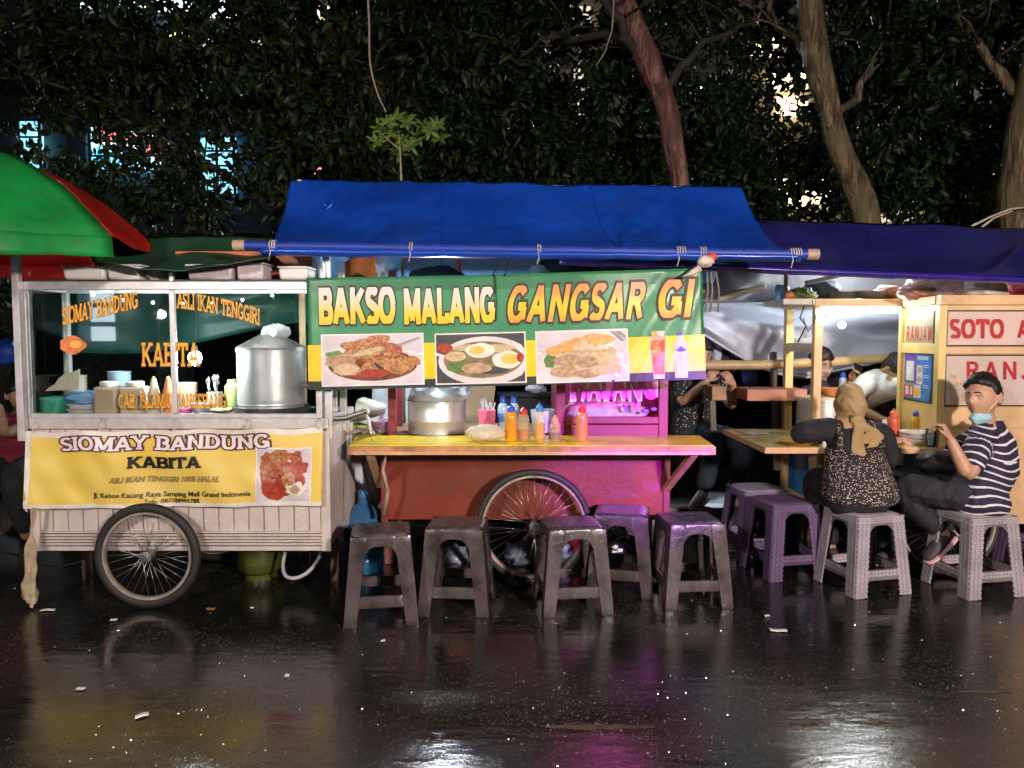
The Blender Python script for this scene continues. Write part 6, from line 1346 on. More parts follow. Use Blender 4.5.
# box wall facing left (lit by the tube)
b = MB(); b.bb(XB, XB+.02, YS+.052, YO-.042, ZTB-.03, ZT_-.056); b.bb(XB, XB+.02, YO-.041, YBK, .25, ZTB-.031); b.build('box_wall', YELW, sc, bev=.002)
b = MB(); 
for (y0, y1, z0, z1) in ((YS-.004, YS+.05, .30, ZT_-.061),): b.bb(XB-.022, XB+.026, y0, y1, z0, z1)
b.bb(XB-.022, XB+.02, YO-.04, YO+.0, ZTB, ZT_-.056)
za, zb2 = at(512, 352, 5.0).z, at(512, 345.5, 5.0).z
b.bb(XB-.018, XB+.0, YS+.052, YO-.042, za-.012, zb2+.012)
b.build('box_frame', YELW, sc, bev=.003)
# sign front
zs = lambda v: at(512, v, YS).z
SIGP = mat('sign_pink_white', (.66, .50, .44), .40, 0, .10, 3, dirt=.08); SIGR = mat('sign_red_letter', (.46, .018, .02), .4); DKE = mat('dark_edge', (.05, .035, .03), .5)
b = MB()
px0 = at(947, 330, YS).x; px1 = XE-.1
b.bb(XB+.027, XE, YS+.012, YS+.03, .30, ZT_-.062); b.build('front_board', SALF, sc)
b = MB(); b.bb(XB+.027, px0-.008, YS-.002, YS+.0115, .30, ZT_-.061); b.bb(px0-.008, XE, YS-.001, YS+.0115, zs(354), zs(347)); b.bb(px0-.008, XE, YS-.001, YS+.0115, zs(428), zs(407)); b.bb(px0-.008, XE, YS-.0, YS+.0115, .30, zs(436)); b.build('front_frame', SALF, sc, bev=.003)
for (v0, v1, nm) in ((310, 346.5, 'sign_panel'), (354.5, 406.5, 'sign_panel')):
    b = MB(); b.bb(px0-.008, XE-.02, YS+.004, YS+.0118, zs(v1), zs(v0)); p_ = b.build('panel_edge', DKE, sc)
    b = MB(); b.bb(px0+.006, XE-.03, YS+.001, YS+.0039, zs(v1)+.010, zs(v0)-.010); mt = SIGP if v0 < 350 else mat('sign_faded_photo', (.46, .40, .34), .42, 0, 0, 2.2, col2=(.66, .50, .46)); sp = b.build(nm, mt, p_)
    fs_ = flatbox(0, 0, 0, 0, YS+.001)
    if v0 < 350:
        for s, rc in (('SOTO', (949.5, 338.5, 1004, 319)), ('AYAM', (1017, 338, 1070, 320))):
            ref = slab2d(s, .24, .1, .1, 0, .10, False); m = MB(); lay(m, ref, ref, rc, fs_, .003, .00008); m.build('lettering', SIGR, p_, recalc=False)
    else:
        m = MB(); ref = slab2d('RANJAW', .19, .1, .1, 0, .22, False); lay(m, ref, ref, (966.5, 379.5, 1072, 361.5), fs_, .003, .00008); m.build('lettering', SIGR, p_, recalc=False)
        m = MB(); m.add([at(u, v, YS-.0015) for u, v in ((950, 405), (950, 372), (957, 374), (962, 379), (968, 381), (974, 388), (980, 391), (980, 405))], [list(range(8))]); m.build('faded_print', mat('faded_ochre', (.50, .38, .28), .5, 0, .3, 30), p_, recalc=False)
# panels on the lit side wall
def sidefn(u, v, d): return Vector((XB-.002-d, YS+.055+(1-u)*0+u*(YO-.10-YS), 0))+Vector((0, 0, v))
def wallrect(mb, t0, t1, z0, z1, d0, d1):   # t from rear (0) to front (1)
    y = lambda t: YO-.05+(YS+.06-(YO-.05))*t
    mb.bb(XB-d1, XB-d0, y(t1), y(t0), z0, z1)
b = MB(); zr0, zr1 = at(512, 345, 5.1).z, at(512, 311, 5.1).z; wallrect(b, .04, .93, zr0, zr1, 0.0, .004); e_ = b.build('panel_edge', DKE, sc)
b = MB(); wallrect(b, .06, .91, zr0+.008, zr1-.008, .0045, .007); b.build('sign_panel', mat('sign_cream', (.36, .34, .22), .45), e_)
def wfn(u, v, d):
    y = lambda t: YO-.05+(YS+.06-(YO-.05))*t
    return Vector((XB-.007-d, y(u), v))
ref = slab2d('RANJAW', .17, .1, .1, 0, .16, False); m = MB(); lay(m, ref, ref, (.09, zr0+.025, .90, zr0+.125), wfn, .0015, .00005); m.build('lettering', SIGR, e_, recalc=False)
# QR payment poster: panels and pictures only
zq0, zq1 = at(512, 402, 5.1).z, at(512, 352.5, 5.1).z; b = MB(); wallrect(b, .03, .93, zq0, zq1, 0.0, .003); pe = b.build('panel_edge', mat('dark_green_board', (.05, .07, .05), .5), sc)
b = MB(); H = zq1-zq0
b.add([wfn(u, zq0+H*v, .0) for u, v in ((.06, .06), (.84, .02), (.91, .30), (.90, .96), (.06, .97))], [(0, 1, 2, 3, 4)]); pp = b.build('poster', mat('poster_blue', (.03, .22, .66), .35, 0, .06), pe)
def wpatch(pts, m, d, nm): 
    q = MB(); q.add([wfn(u, zq0+H*v, d) for u, v in pts], [list(range(len(pts)))]); q.build(nm, m, pp, recalc=False)
rc = lambda a, c, e, f: ((a, c), (e, c), (e, f), (a, f))
wpatch(rc(.07, .36, .42, .96), mat('poster_violet', (.15, .06, .42), .35), .001, 'poster_field'); wpatch(rc(.12, .42, .37, .82), mat('poster_white', (.74, .74, .72), .35), .002, 'poster_field')
wpatch(rc(.07, .08, .38, .34), mat('poster_red', (.62, .06, .05), .35), .0012, 'poster_field'); wpatch(rc(.12, .13, .22, .30), MATS['poster_white'], .002, 'poster_field'); wpatch(rc(.27, .13, .34, .30), MATS['poster_white'], .002, 'poster_field')
wpatch(rc(.38, .08, .60, .34), MATS['poster_white'], .0013, 'poster_field'); wpatch([(.49+.10*math.cos(a), .20+.085*math.sin(a)) for a in [i*.4 for i in range(16)]], mat('poster_yellow', (.80, .60, .05), .35), .002, 'poster_field'); wpatch(rc(.08, .33, .40, .37), mat('poster_green', (.20, .45, .10), .35), .0024, 'poster_field')
wpatch(rc(.46, .36, .64, .74), MATS['poster_white'], .001, 'poster_field')
for vv in (.46, .65): wpatch([(.55+.075*math.cos(a), vv+.06*math.sin(a)) for a in [i*.4 for i in range(16)]], mat('poster_tan', (.50, .38, .30), .4), .002, 'poster_field')
for vv in (.90, .86): wpatch(rc(.47, vv, .80, vv+.022), MATS['poster_white'], .001, 'poster_field')
for vv in (.74, .70, .54, .50, .34, .30): wpatch(rc(.67, vv, .84, vv+.014), MATS['poster_white'], .001, 'poster_field')
# lower body
BLP = mat('blue_paint', (.04, .16, .40), .42, 0, .2, 4, .1, 30, dirt=.2)
b = MB(); b.bb(XW+.026, XB+.2, YO+.0, YO+.02, .22, ZTB-.04); b.build('front_panel', BLP, sc)
b = MB(); b.bb(XW+.0, XW+.02, YO+.031, YBK-.031, .24, ZTB-.04); b.build('side_panel', YELW, sc)
b = MB(); yy = (YO+.09, YBK-.09); b.bb(XW-.012, XW-.001, yy[0], yy[1], .34, ZTB-.09); dr = b.build('side_door', BLP, sc, bev=.002)
b = MB(); b.add([(XW-.0125, y, z) for y, z in ((YO+.13, .70), (YO+.36, .70), (YO+.33, .60), (YO+.24, .47), (YO+.18, .52), (YO+.13, .60))], [list(range(6))]); b.build('torn_sticker', mat('torn_brown', (.16, .10, .07), .6, 0, .3, 20), dr)
b = MB(); b.bb(XW-.01, XE, YO+.03, YBK, .22, .25); b.build('floor', WOODD, sc)
# table round the front
b = MB(); xt0, xt1 = at(765, 450, 4.75).x, at(938, 450, 4.75).x; b.bb(xt0, xt1, 4.75, YO+.03, ZTB-.034, ZTB-.004); b.bb(xt0, XW-.035, YO+.031, 5.72, ZTB-.034, ZTB-.004); tb = b.build('table_top', mat('peach_table_edge', (.66, .36, .22), .45, 0, .12, 5), sc, bev=.003)
b = MB(); b.bb(xt0+.004, xt1-.004, 4.756, YO-.03, ZTB-.003, ZTB+.003); b.bb(xt0+.004, XW-.04, YO-.029, 5.71, ZTB-.003, ZTB+.003); b.build('oilcloth', mat('oilcloth_pale_yellow', (.74, .62, .28), .25, 0, .12, 5, coat=.3), tb)
b = MB(); p = at(812, 452, 4.85); b.bar((XW-.02, 5.30, .36), (p.x, 4.84, ZTB-.04), .05, .035); b.bar((XW+.02, 5.30, .20), (XW+.02, 5.30, ZTB-.04), .055, .05); b.build('bracket', SALF, sc, bev=.003)
b = MB(); b.bb(XW+.03, XB, YO+.03, YBK, ZTB-.02, ZTB); b.build('counter', YELW, sc)
xwS = at(948, 520, 4.73).x; wheel(sc, (xwS, 4.735, .33), .33, .020, spokes=36); wheel(sc, (xwS, 6.0, .33), .33, .020, spokes=36); b = MB(); b.tube([(xwS, 4.75, .33), (xwS, 5.98, .33)], .012, 8); b.build('axle', STEEL, sc)
b = MB(); b.bb(XW+.03, XW+.08, 5.6, 5.65, 0, .23); b.build('leg', WOODD, sc); b = MB(); b.bb(XE-.1, XE-.05, 5.6, 5.65, 0, .31); b.build('leg', WOODD, sc)
b = MB(); b.tube([at(823, 310.5, 5.29), at(898, 310.5, 5.29)], .016, 12); b.build('fluorescent_tube', emitmat('tube_light', (.93, 1., .92), 60.), sc, smooth=True)
b = MB(); b.bb(at(820, 310, 5.30).x, at(901, 310, 5.30).x, 5.292, 5.312, ZT_-.075, ZT_-.052); b.build('tube_holder', WHITEPL, sc)
b = MB(); b.sphere(at(842, 325, 5.6), (.026, .026, .026), 12, 10); t = b.build('round_bulb', emitmat('bulb_round', (1., .98, .92), 14.), None, smooth=True); tag(t, 'small round glowing bulb below the fluorescent tube', 'light bulb')
b = MB(); b.tube([at(804, 306, 5.3), at(800, 318, 5.3), at(806, 326, 5.28), at(798, 342, 5.3)], .005, 6); b.tube([at(812, 300, 5.28), at(816, 318, 5.26), at(808, 332, 5.26), at(803, 318, 5.27)], .004, 6); tag(b.build('electric_wire', BLACKC, None, smooth=True), 'tangled black wires hanging beside the front corner post', 'wire')
# things on the cart roof
zr = ZT_+.002
def roof(name, label, cat, u, Y, r, m, sc=3, am=.25, seed=0, lift=.9):
    b = MB(); c = at(u, 300, Y); c.z = zr-.02+r[2]*lift; b.sphere(c, r, 30, 20, lambda d: 1+am*noise.noise(d*sc*.6+Vector((seed, 0, 0)))+am*.4*noise.noise(d*sc*2.2)); return tag(b.build(name, m, None, smooth=True), label, cat)
def bowl(label, u, Y, r, h, m):
    b = MB(); c = at(u, 300, Y); c.z = zr-.018; b.lathe([(0, 0), (r*.5, 0), (r*.85, h*.5), (r, h), (r*.95, h), (r*.8, h*.5), (0, h*.08)], c, 28); return tag(b.build('bowl', m, None, smooth='auto'), label, 'bowl')
bowl('dark steel bowl on the roof of the yellow soup cart', 868, 5.5, .15, .075, STEEL); bowl('grey bowl turned beside the plastic bundle on the soup cart roof', 842, 5.52, .12, .07, mat('grey_bowl', (.14, .15, .16), .4))
roof('bread_loaf', 'brown loaf shaped bundle in the dark bowl on the cart roof', 'bundle', 888, 5.45, (.10, .07, .05), mat('brown_bundle', (.30, .14, .07), .6, 0, .2, 12), 3, .15, 2, 1.4)
roof('plastic_bundle', 'big clear plastic bundle on the roof of the yellow soup cart', 'bundle', 934, 5.2, (.18, .12, .11), filmmat('bundle_film', (.50, .34, .34), .72, .15), 4, .35, 3)
roof('plastic_bundle', 'reddish brown bundle low beside the big clear plastic bundle', 'bundle', 916, 5.15, (.12, .09, .05), mat('brown_film', (.24, .11, .08), .3, 0, .3, 12, .6, 14), 4, .35, 5)
roof('plastic_sack', 'pale lying sack at the right part of the soup cart roof', 'sack', 986, 5.05, (.14, .09, .065), mat('pale_sack', (.52, .44, .42), .4, 0, .3, 14, .5, 14), 3, .2, 6)
roof('red_bag', 'deep red bag at the far right of the soup cart roof', 'bag', 1034, 5.1, (.16, .12, .10), mat('red_bag_cloth', (.40, .02, .05), .5), 2, .2, 7)
b = MB(); c = at(782, 297, 5.45); c.z = zr-.02; b.lathe([(0, 0), (.045, 0), (.05, .10), (.04, .12), (0, .12)], c, 18); t = tag(b.build('blue_jar', mat('jar_bluish', (.22, .36, .62), .25, coat=.3), None, smooth='auto'), 'small blue plastic jar at the left end of the soup cart roof', 'jar')
roof('plant_bunch', 'bunch of withered green leaves at the left end of the soup cart roof', 'leaves', 800, 5.4, (.10, .07, .05), mat('withered_green', (.12, .15, .04), .6, 0, .6, 14, .6, 30), 5, .6, 8)
roof('orange_fruit', 'orange fruit resting in the withered leaves on the cart roof', 'fruit', 789, 5.36, (.035, .035, .032), mat('fruit_orange', (.60, .20, .03), .5, 0, .2, 12), 2, .05, 9, 1.5)
roof('dark_crate_bundle', 'dark folded bundle behind the withered leaves', 'bundle', 822, 5.6, (.13, .10, .09), mat('dark_bundle', (.03, .03, .035), .6), 3, .3, 10)
b = MB(); b.bar(at(806, 283, 5.3), at(872, 268, 5.3), .05, .03); tag(b.build('wooden_batten', mat('grey_batten', (.36, .34, .33), .6), None, bev=.003), 'grey batten slanting up under the purple awning hem', 'batten')
b = MB(); b.bar(at(786, 300, 5.35), at(786, 258, 5.35), .025, .02); tag(b.build('wooden_batten', WOODD, None, bev=.003), 'short dark upright batten beside the blue jar', 'batten')
bq = thing('light_bulb', 'bare bulb under the purple awning behind its hem above the soup cart roof', 'light bulb', tuple(at(872, 266, 5.55))); c = Vector(bq.location)
m = MB(); m.sphere(c, (.03, .03, .035), 14, 10); m.build('globe', MATS['bulb_white'], bq, smooth=True); m = MB(); m.lathe([(.014, .032), (.015, .07), (.006, .08)], c, 12); m.tube([c+Vector((0, 0, .07)), c+Vector((.01, .02, .18)), c+Vector((0, .05, .26))], .003, 6); m.build('socket', BLACKC, bq, smooth='auto')
# wires at the right edge trunk
b = MB(); b.tube([at(972, 226, 6.9), at(990, 217, 7.0), at(1010, 209, 7.0), at(1030, 207, 7.05)], .010, 6); b.tube([at(982, 227, 6.9), at(994, 218, 7.0), at(1012, 211, 7.0)], .009, 6); tag(b.build('tied_rope', mat('pale_rope', (.62, .55, .42), .7), None, smooth=True), 'pale rope stretched from the thick right trunk down to the purple awning', 'rope')
# ------------------------------------------------------------------ things on the soup table
zt_ = ZTB+.004
c = Vector((at(838, 425, 5.25).x+.03, 5.6, zt_)); t = thing('soup_pot', 'large shiny soup pot with a pale wooden lid in the yellow cart', 'pot', c); b = MB(); b.lathe([(0, 0), (.17, 0), (.175, .02), (.175, .22), (.185, .225), (.185, .235), (.17, .235)], c, 36); b.build('body', ALUP, t, smooth='auto')
b = MB(); b.lathe([(0, .255), (.18, .25), (.185, .237), (0, .236)], c, 32); b.build('lid', mat('pale_lid', (.60, .50, .36), .5), t, smooth='auto')
b = MB(); c2 = c+Vector((.06, -.02, .26)); b.lathe([(0, 0), (.05, 0), (.085, .055), (.08, .055), (0, .015)], c2, 24); tag(b.build('bowl', mat('orange_bowl', (.55, .20, .06), .4), None, smooth='auto'), 'orange bowl resting on the soup pot lid', 'bowl')
b = MB(); c2 = c+Vector((.19, -.04, .245)); b.lathe([(0, 0), (.04, 0), (.045, .06), (0, .062)], c2, 18); tag(b.build('cup', WHITEPL, None, smooth='auto'), 'white cup standing beside the orange bowl', 'cup')
shz = at(512, 396, 5.8).z
b = MB(); b.bb(XW+.32, XB-.05, 5.76, 5.90, shz-.31, shz-.02); tag(b.build('spice_shelf', YELW, None, bev=.004), 'small yellow box shelf at the back of the soup cart', 'shelf')
bottle('blue capped sauce bottle at the back of the soup cart', 'sauce bottle', (at(843, 390, 5.83).x, 5.83, shz-.018), .20, .032, mat('sauce_bluegrey', (.35, .40, .50), .3), mat('cap_blue', (.03, .10, .60), .3), group='sauce bottles of the soup stall')
bottle('red sauce bottle beside the blue capped one at the back of the soup cart', 'sauce bottle', (at(853, 390, 5.83).x, 5.83, shz-.018), .22, .034, mat('sauce_bright_red', (.62, .06, .03), .3), RED, group='sauce bottles of the soup stall')
bottle('red chili bottle on the soup table right of the woman in the head scarf', 'sauce bottle', (at(893, 440, 5.0).x, 5.0, zt_), .22, .036, mat('sauce_chili', (.58, .10, .05), .3), mat('cap_chili', (.62, .14, .08), .35), group='sauce bottles of the soup stall')
bottle('amber soy bottle with violet cap next to the white plates', 'sauce bottle', (at(917.5, 436, 5.1).x, 5.12, zt_), .20, .036, mat('sauce_amber', (.62, .36, .03), .25, coat=.4), mat('cap_violet', (.10, .06, .40), .3), DKS, .3, 'sauce bottles of the soup stall')
for k in range(3):
    b = MB(); c = Vector((at(917, 443, 4.92).x, 4.93, zt_+.022*k)); b.lathe([(0, .004), (.06, .0), (.075, .008), (.118-.006*k, .034), (.114-.006*k, .036), (.07, .014), (0, .012)], c, 36)
    tag(b.build('plate', PLATE, None, smooth='auto'), ('lowest white plate of the stack on the soup table', 'middle white plate of the stack on the soup table', 'topmost white plate of the stack on the soup table')[k], 'plate', 'stacked white plates')
b = MB(); c = Vector((at(884, 440, 5.12).x, 5.12, zt_)); b.lathe([(0, 0), (.05, 0), (.05, .06), (.012, .13), (0, .14)], c, 10); tag(b.build('tissue', mat('tissue_white', (.80, .80, .80), .8, 0, .05, 10, .6, 30), None, smooth=True), 'folded white tissue standing on the soup table by the red chili bottle', 'tissue')
b = MB(); c = Vector((at(903, 437, 5.2).x, 5.2, zt_)); b.lathe([(0, 0), (.05, 0), (.055, .05), (.05, .05), (0, .01)], c, 20); tag(b.build('bowl', mat('steel_plate', (.5, .5, .48), .3, 1), None, smooth='auto'), 'small steel bowl behind the stack of white plates', 'bowl')
t = thing('drinking_glass', 'clear drinking glass of water at the right end of the soup table', 'glass', (at(942, 448, 4.78).x-.06, 4.80, zt_)); c = Vector(t.location); b = MB(); b.lathe([(0, 0), (.028, 0), (.034, .11), (.031, .11), (.026, .008), (0, .008)], c, 20); b.build('tumbler', glassmat('tumbler_glass', (.85, .90, .92), .2), t, smooth='auto'); b = MB(); b.lathe([(0, .012), (.0255, .012), (.0295, .075), (0, .075)], c, 18); b.build('water', mat('water_pale', (.45, .55, .60), .1, 0, .05, 5, coat=.5), t, smooth='auto')
b = MB(); c = Vector((at(800, 442, 4.9).x, 4.93, zt_)); b.lathe([(0, .0), (.09, .0), (.13, .022), (.125, .024), (0, .008)], c, 28); tag(b.build('plate', mat('amber_plate', (.72, .38, .05), .3), None, smooth='auto'), 'amber plate on the table under the woman\'s raised arm', 'plate')
b = MB(); c = Vector((at(752, 432, 5.5).x, 5.45, zt_)); b.grid(lambda a, d: c+Vector(((a-.5)*.16, (d-.5)*.2, .006+.004*math.sin(a*7)*math.sin(d*5))), 8, 8); tag(b.build('paper_sheet', PAPER, None, smooth=True, solid=.002), 'sheet of food paper lying on the left wing of the soup table', 'paper')
# ------------------------------------------------------------------ the man in the striped shirt
V = Vector
def stripes(name, base, stripe, per, axis_z=True):
    m = bpy.data.materials.new(name); m.use_nodes = True; nt = m.node_tree; N = nt.nodes; L = nt.links; b = N['Principled BSDF']
    at_ = N.new('ShaderNodeAttribute'); at_.attribute_name = 'stripe'
    mul = N.new('ShaderNodeMath'); mul.operation = 'DIVIDE'; L.new(at_.outputs['Fac'], mul.inputs[0]); mul.inputs[1].default_value = per
    fr = N.new('ShaderNodeMath'); fr.operation = 'FRACT'; L.new(mul.outputs[0], fr.inputs[0])
    lt = N.new('ShaderNodeMath'); lt.operation = 'LESS_THAN'; lt.inputs[1].default_value = .24; L.new(fr.outputs[0], lt.inputs[0])
    mx = N.new('ShaderNodeMix'); mx.data_type = 'RGBA'; L.new(lt.outputs[0], mx.inputs['Factor']); mx.inputs['A'].default_value = (*base, 1); mx.inputs['B'].default_value = (*stripe, 1)
    L.new(mx.outputs['Result'], b.inputs['Base Color']); b.inputs['Roughness'].default_value = .8
    return m
def set_attr(o, name, fn):
    me = o.data; a = me.attributes.new(name, 'FLOAT', 'POINT'); base = parent_loc(o.parent)
    a.data.foreach_set('value', [fn(v.co+base) for v in me.vertices])
man = thing('person', 'man in striped navy and white T-shirt with blue face mask under his chin', 'person', (2.72, 4.5, .47))
YM = 4.5
pel = V((2.755, 4.52, .575)); spn = V((2.82, 4.50, .72)); che = V((2.795, 4.50, .865)); nck = V((2.745, 4.485, .975)); hd = V((2.725, 4.465, 1.140))
f = V((-.78, .62, 0)).normalized(); r = V((f.y, -f.x, 0))       # own right
lft = -r
shL, shR = che+lft*.172+V((-.02, 0, .045)), che+r*.172+V((.0, 0, .045))
elL = at(969, 478, 4.26); wrL = at(951, 441, 4.30); elR = V((2.66, 4.88, .70)); wrR = V((2.50, 4.90, .83))
hpL, hpR = pel+lft*.085+V((0, 0, -.01)), pel+r*.085+V((0, 0, -.01))
knL = at(897, 487, 4.62); anL = at(945, 536, 4.60); toL = at(922, 557, 4.55)
knR = V((2.34, 4.90, .60)); anR = V((2.50, 4.92, .12)); toR = V((2.30, 4.98, .045))
hf = V((-.86, -.50, -.04)); hup = V((-.10, .0, 1)); hs = 1.08
b = MB()
torso(b, [(pel+V((0, 0, -.03)), r, .155, .115), (pel+V((0, 0, .06)), r, .15, .112), (spn, r, .145, .108), (che, r, .168, .112), (che+V((-.015, 0, .06)), r, .15, .085), (nck+V((0, 0, -.03)), r, .07, .06)])
limb(b, [nck+V((.01, 0, -.04)), hd+V((.015, .02, -.04))], [.058, .052])
limb(b, [shL, elL, wrL], [.05, .040, .027]); limb(b, [shR, elR, wrR], [.05, .040, .027])
limb(b, [hpL, knL, anL], [.085, .058, .040]); limb(b, [hpR, knR, anR], [.085, .058, .040])
head_mesh(b, hd, hf, hup, hs); ears(b, hd, hf, hup, hs)
hand(b, wrL, (at(941, 421, 4.33)-wrL), (-.75, .5, .1), 1.05, .85, 1); hand(b, wrR, (-1, .0, .1), (0, 0, -1), .95, .5, 1)
fuse(b, 'body', SKIN, man, .0055, 3)
eyes(hd, hf, hup, hs, man)
q = MB(); rr, ff, uu = head_frame(hf, hup)
q.sphere(hp(hd, hf, hup, hs, (0, .9, -.47), -.004), (.001, .001, .001), 6, 4); q = MB()
q.tube([hp(hd, hf, hup, hs, (x, .92, -.475+.03*abs(x)), .0005) for x in (-.24, -.12, 0, .12, .24)], [.002, .0042, .005, .0042, .002], 6); q.build('lips', mat('lips', (.34, .13, .11), .5), man, smooth=True)
hair_short(man, hd, hf, hup, hs, HAIR, 'hair', .015, .58)
# mask pulled below the chin
q = MB()
def moff(d):
    x, y, z = d; k = min(1, max(0, (-.56-.05*abs(x)-z)/.07))*min(1, max(0, (y+.25)/.25))*min(1, max(0, (z+1.02)/.08+.4)); return -.034+.046*k
head_mesh(q, hd+uu*(-.016)+ff*.006, hf, hup, hs*1.05, moff, 56, 44); q.build('face_mask', mat('mask_blue', (.34, .60, .68), .7, 0, .08, 20), man, smooth=True)
for sx in (-1, 1):
    q = MB(); q.tube([hp(hd, hf, hup, hs, (sx*.75, .45, -.68), .006), hp(hd, hf, hup, hs, (sx*.95, .15, -.30), .003), hp(hd, hf, hup, hs, (sx*1, -.12, .02), .016)], .0025, 6)
    q.build('mask_loop', mat('mask_white', (.78, .78, .78), .7), man, smooth=True)
# T-shirt
b = MB()
torso(b, [(pel+V((.01, 0, -.06)), r, .205, .165), (pel+V((.01, 0, .04)), r, .192, .155), (spn, r, .176, .138), (che, r, .188, .132), (che+V((-.015, 0, .065)), r, .160, .10), (nck+V((.006, 0, -.05)), r, .088, .078)])
limb(b, [che+lft*.12+V((0, 0, .05)), shL, shL.lerp(elL, .58)], [.075, .070, .068]); limb(b, [che+r*.12+V((0, 0, .05)), shR, shR.lerp(elR, .58)], [.075, .07, .068])
sh_ = fuse(b, 'shirt', stripes('navy_white_stripe', (.020, .016, .045), (.70, .66, .68), .046), man, .007, 4, .012, 10)
dL = (elL-shL).normalized()
def sval(p):
    pr = (p-shL).dot(dL); off = (p-(shL+dL*pr)).length
    if pr > .035 and off < .092 and (p-che).dot(lft) > .13: return pr+.012
    ax = 1.0-p.z+.14*((p-pel).dot(f))*(1 if p.z < .78 else .5)+.018*math.sin(p.x*17+p.z*9)
    return ax
set_attr(sh_, 'stripe', sval)
b = MB(); limb(b, [pel+V((0, 0, .02)), hpL, knL, knL.lerp(anL, .80)], [.12, .105, .078, .062]); limb(b, [pel+V((0, 0, .02)), hpR, knR, knR.lerp(anR, .85)], [.12, .105, .078, .06]); torso(b, [(pel+V((0, 0, -.07)), r, .165, .13), (pel+V((0, 0, .06)), r, .165, .125)])
fuse(b, 'trousers', mat('black_trousers', (.014, .014, .020), .75, 0, .3, 12, .15, 80), man, .007, 4, .010, 12)
def shoe(parent, an, toe, m_up, m_sole, nm='shoe'):
    d = (toe-an); d.z = 0; L = d.normalized(); s = L.cross(V((0, 0, 1))); t = (toe-an).normalized()
    c0 = an+V((0, 0, -.055)); pitch = toe+V((0, 0, .0)); ups = t.cross(s)*-1
    if ups.z < 0: ups = -ups
    x = MB(); P0 = an-t*.055-ups*.045; P1 = P0+t*.25
    def ring(k, w, h, lift): return (P0+t*k*.25+ups*lift, s*w, ups*h)
    x.loft([ring(0, .025, .02, .03), ring(.08, .036, .042, .045), ring(.3, .040, .052, .048), ring(.5, .042, .040, .036), ring(.75, .046, .030, .026), ring(.93, .038, .022, .02), ring(1, .018, .012, .016)]); o = x.build(nm, m_up, parent, smooth=True, sub=1)
    x = MB(); x.loft([(P0+t*k*.25-ups*(.012 if .2 < k < .9 else .008), s*w, ups*.013) for k, w in ((.0, .026), (.05, .036), (.3, .042), (.55, .042), (.78, .049), (.95, .040), (1.02, .02))]); x.build('sole', m_sole, o, smooth=True)
shoe(man, anL, toL, mat('shoe_dark', (.05, .04, .05), .6), mat('sole_pink', (.60, .36, .40), .6)); shoe(man, anR, toR, MATS['shoe_dark'], MATS['sole_pink'])
# his black bag on the lap and the strap
b = MB(); b.sphere(at(938, 463, 4.62), (.13, .09, .075), 26, 18, lambda d: 1+.18*noise.noise(d*2.5)); tag(b.build('shoulder_bag', mat('black_nylon', (.016, .016, .018), .5, 0, .3, 14, .3, 50), None, smooth=True), 'black shoulder bag resting on the lap of the man in stripes', 'bag')
# ------------------------------------------------------------------ the woman in the head scarf
wo = thing('person', 'woman seen from behind in tan head scarf and black white-speckled dress on lilac stool', 'person', (2.05, 4.55, .47))
pel = V((2.06, 4.56, .57)); spn = V((2.075, 4.62, .72)); che = V((2.085, 4.70, .86)); nck = V((2.075, 4.76, .975)); hd = V((2.105, 4.80, 1.075)); r = V((1, .06, 0)); hf = V((.02, 1, -.42)); hup = V((0, .35, 1))
shL, shR = V((1.905, 4.70, .925)), V((2.275, 4.70, .90)); elL = V((1.735, 4.66, .905)); wrL = V((1.90, 4.93, .86)); elR = V((2.34, 4.74, .70)); wrR = V((2.25, 4.95, .85))
b = MB(); torso(b, [(pel, r, .15, .11), (spn, r, .125, .10), (che, r, .15, .095), (nck+V((0, -.03, -.05)), r, .10, .07), (nck, r, .05, .05)])
limb(b, [nck, hd+V((0, -.02, -.03))], [.05, .05]); head_mesh(b, hd, hf, hup, 1.0)
limb(b, [shL, elL, wrL], [.045, .037, .025]); limb(b, [shR, elR, wrR], [.045, .037, .025]); hand(b, wrL, (.8, .4, -.25), (.2, 0, -1), .9, .4, 1); hand(b, wrR, (-.4, .8, .1), (0, -.1, -1), .9, .5, -1)
kL, kR = V((1.97, 5.00, .56)), V((2.17, 5.00, .56)); aL, aR = V((2.02, 4.82, .12)), V((2.22, 4.90, .10))
limb(b, [pel+V((-.08, .02, -.01)), kL, aL], [.085, .058, .038]); limb(b, [pel+V((.08, .02, -.01)), kR, aR], [.085, .058, .038])
fuse(b, 'body', SKIN2, wo, .006, 3)
BLKC = mat('black_knit', (.012, .011, .016), .8, 0, .3, 14, .2, 90)
b = MB(); torso(b, [(spn, r, .14, .115), (che, r, .168, .115), (nck+V((0, -.03, -.055)), r, .12, .085), (nck+V((0, -.01, -.02)), r, .07, .065)])
limb(b, [che+V((-.10, 0, .05)), shL, elL, wrL], [.07, .068, .062, .04]); limb(b, [che+V((.10, 0, .04)), shR, elR, wrR], [.07, .066, .06, .04])
fuse(b, 'sleeved_top', BLKC, wo, .007, 4, .008, 11)
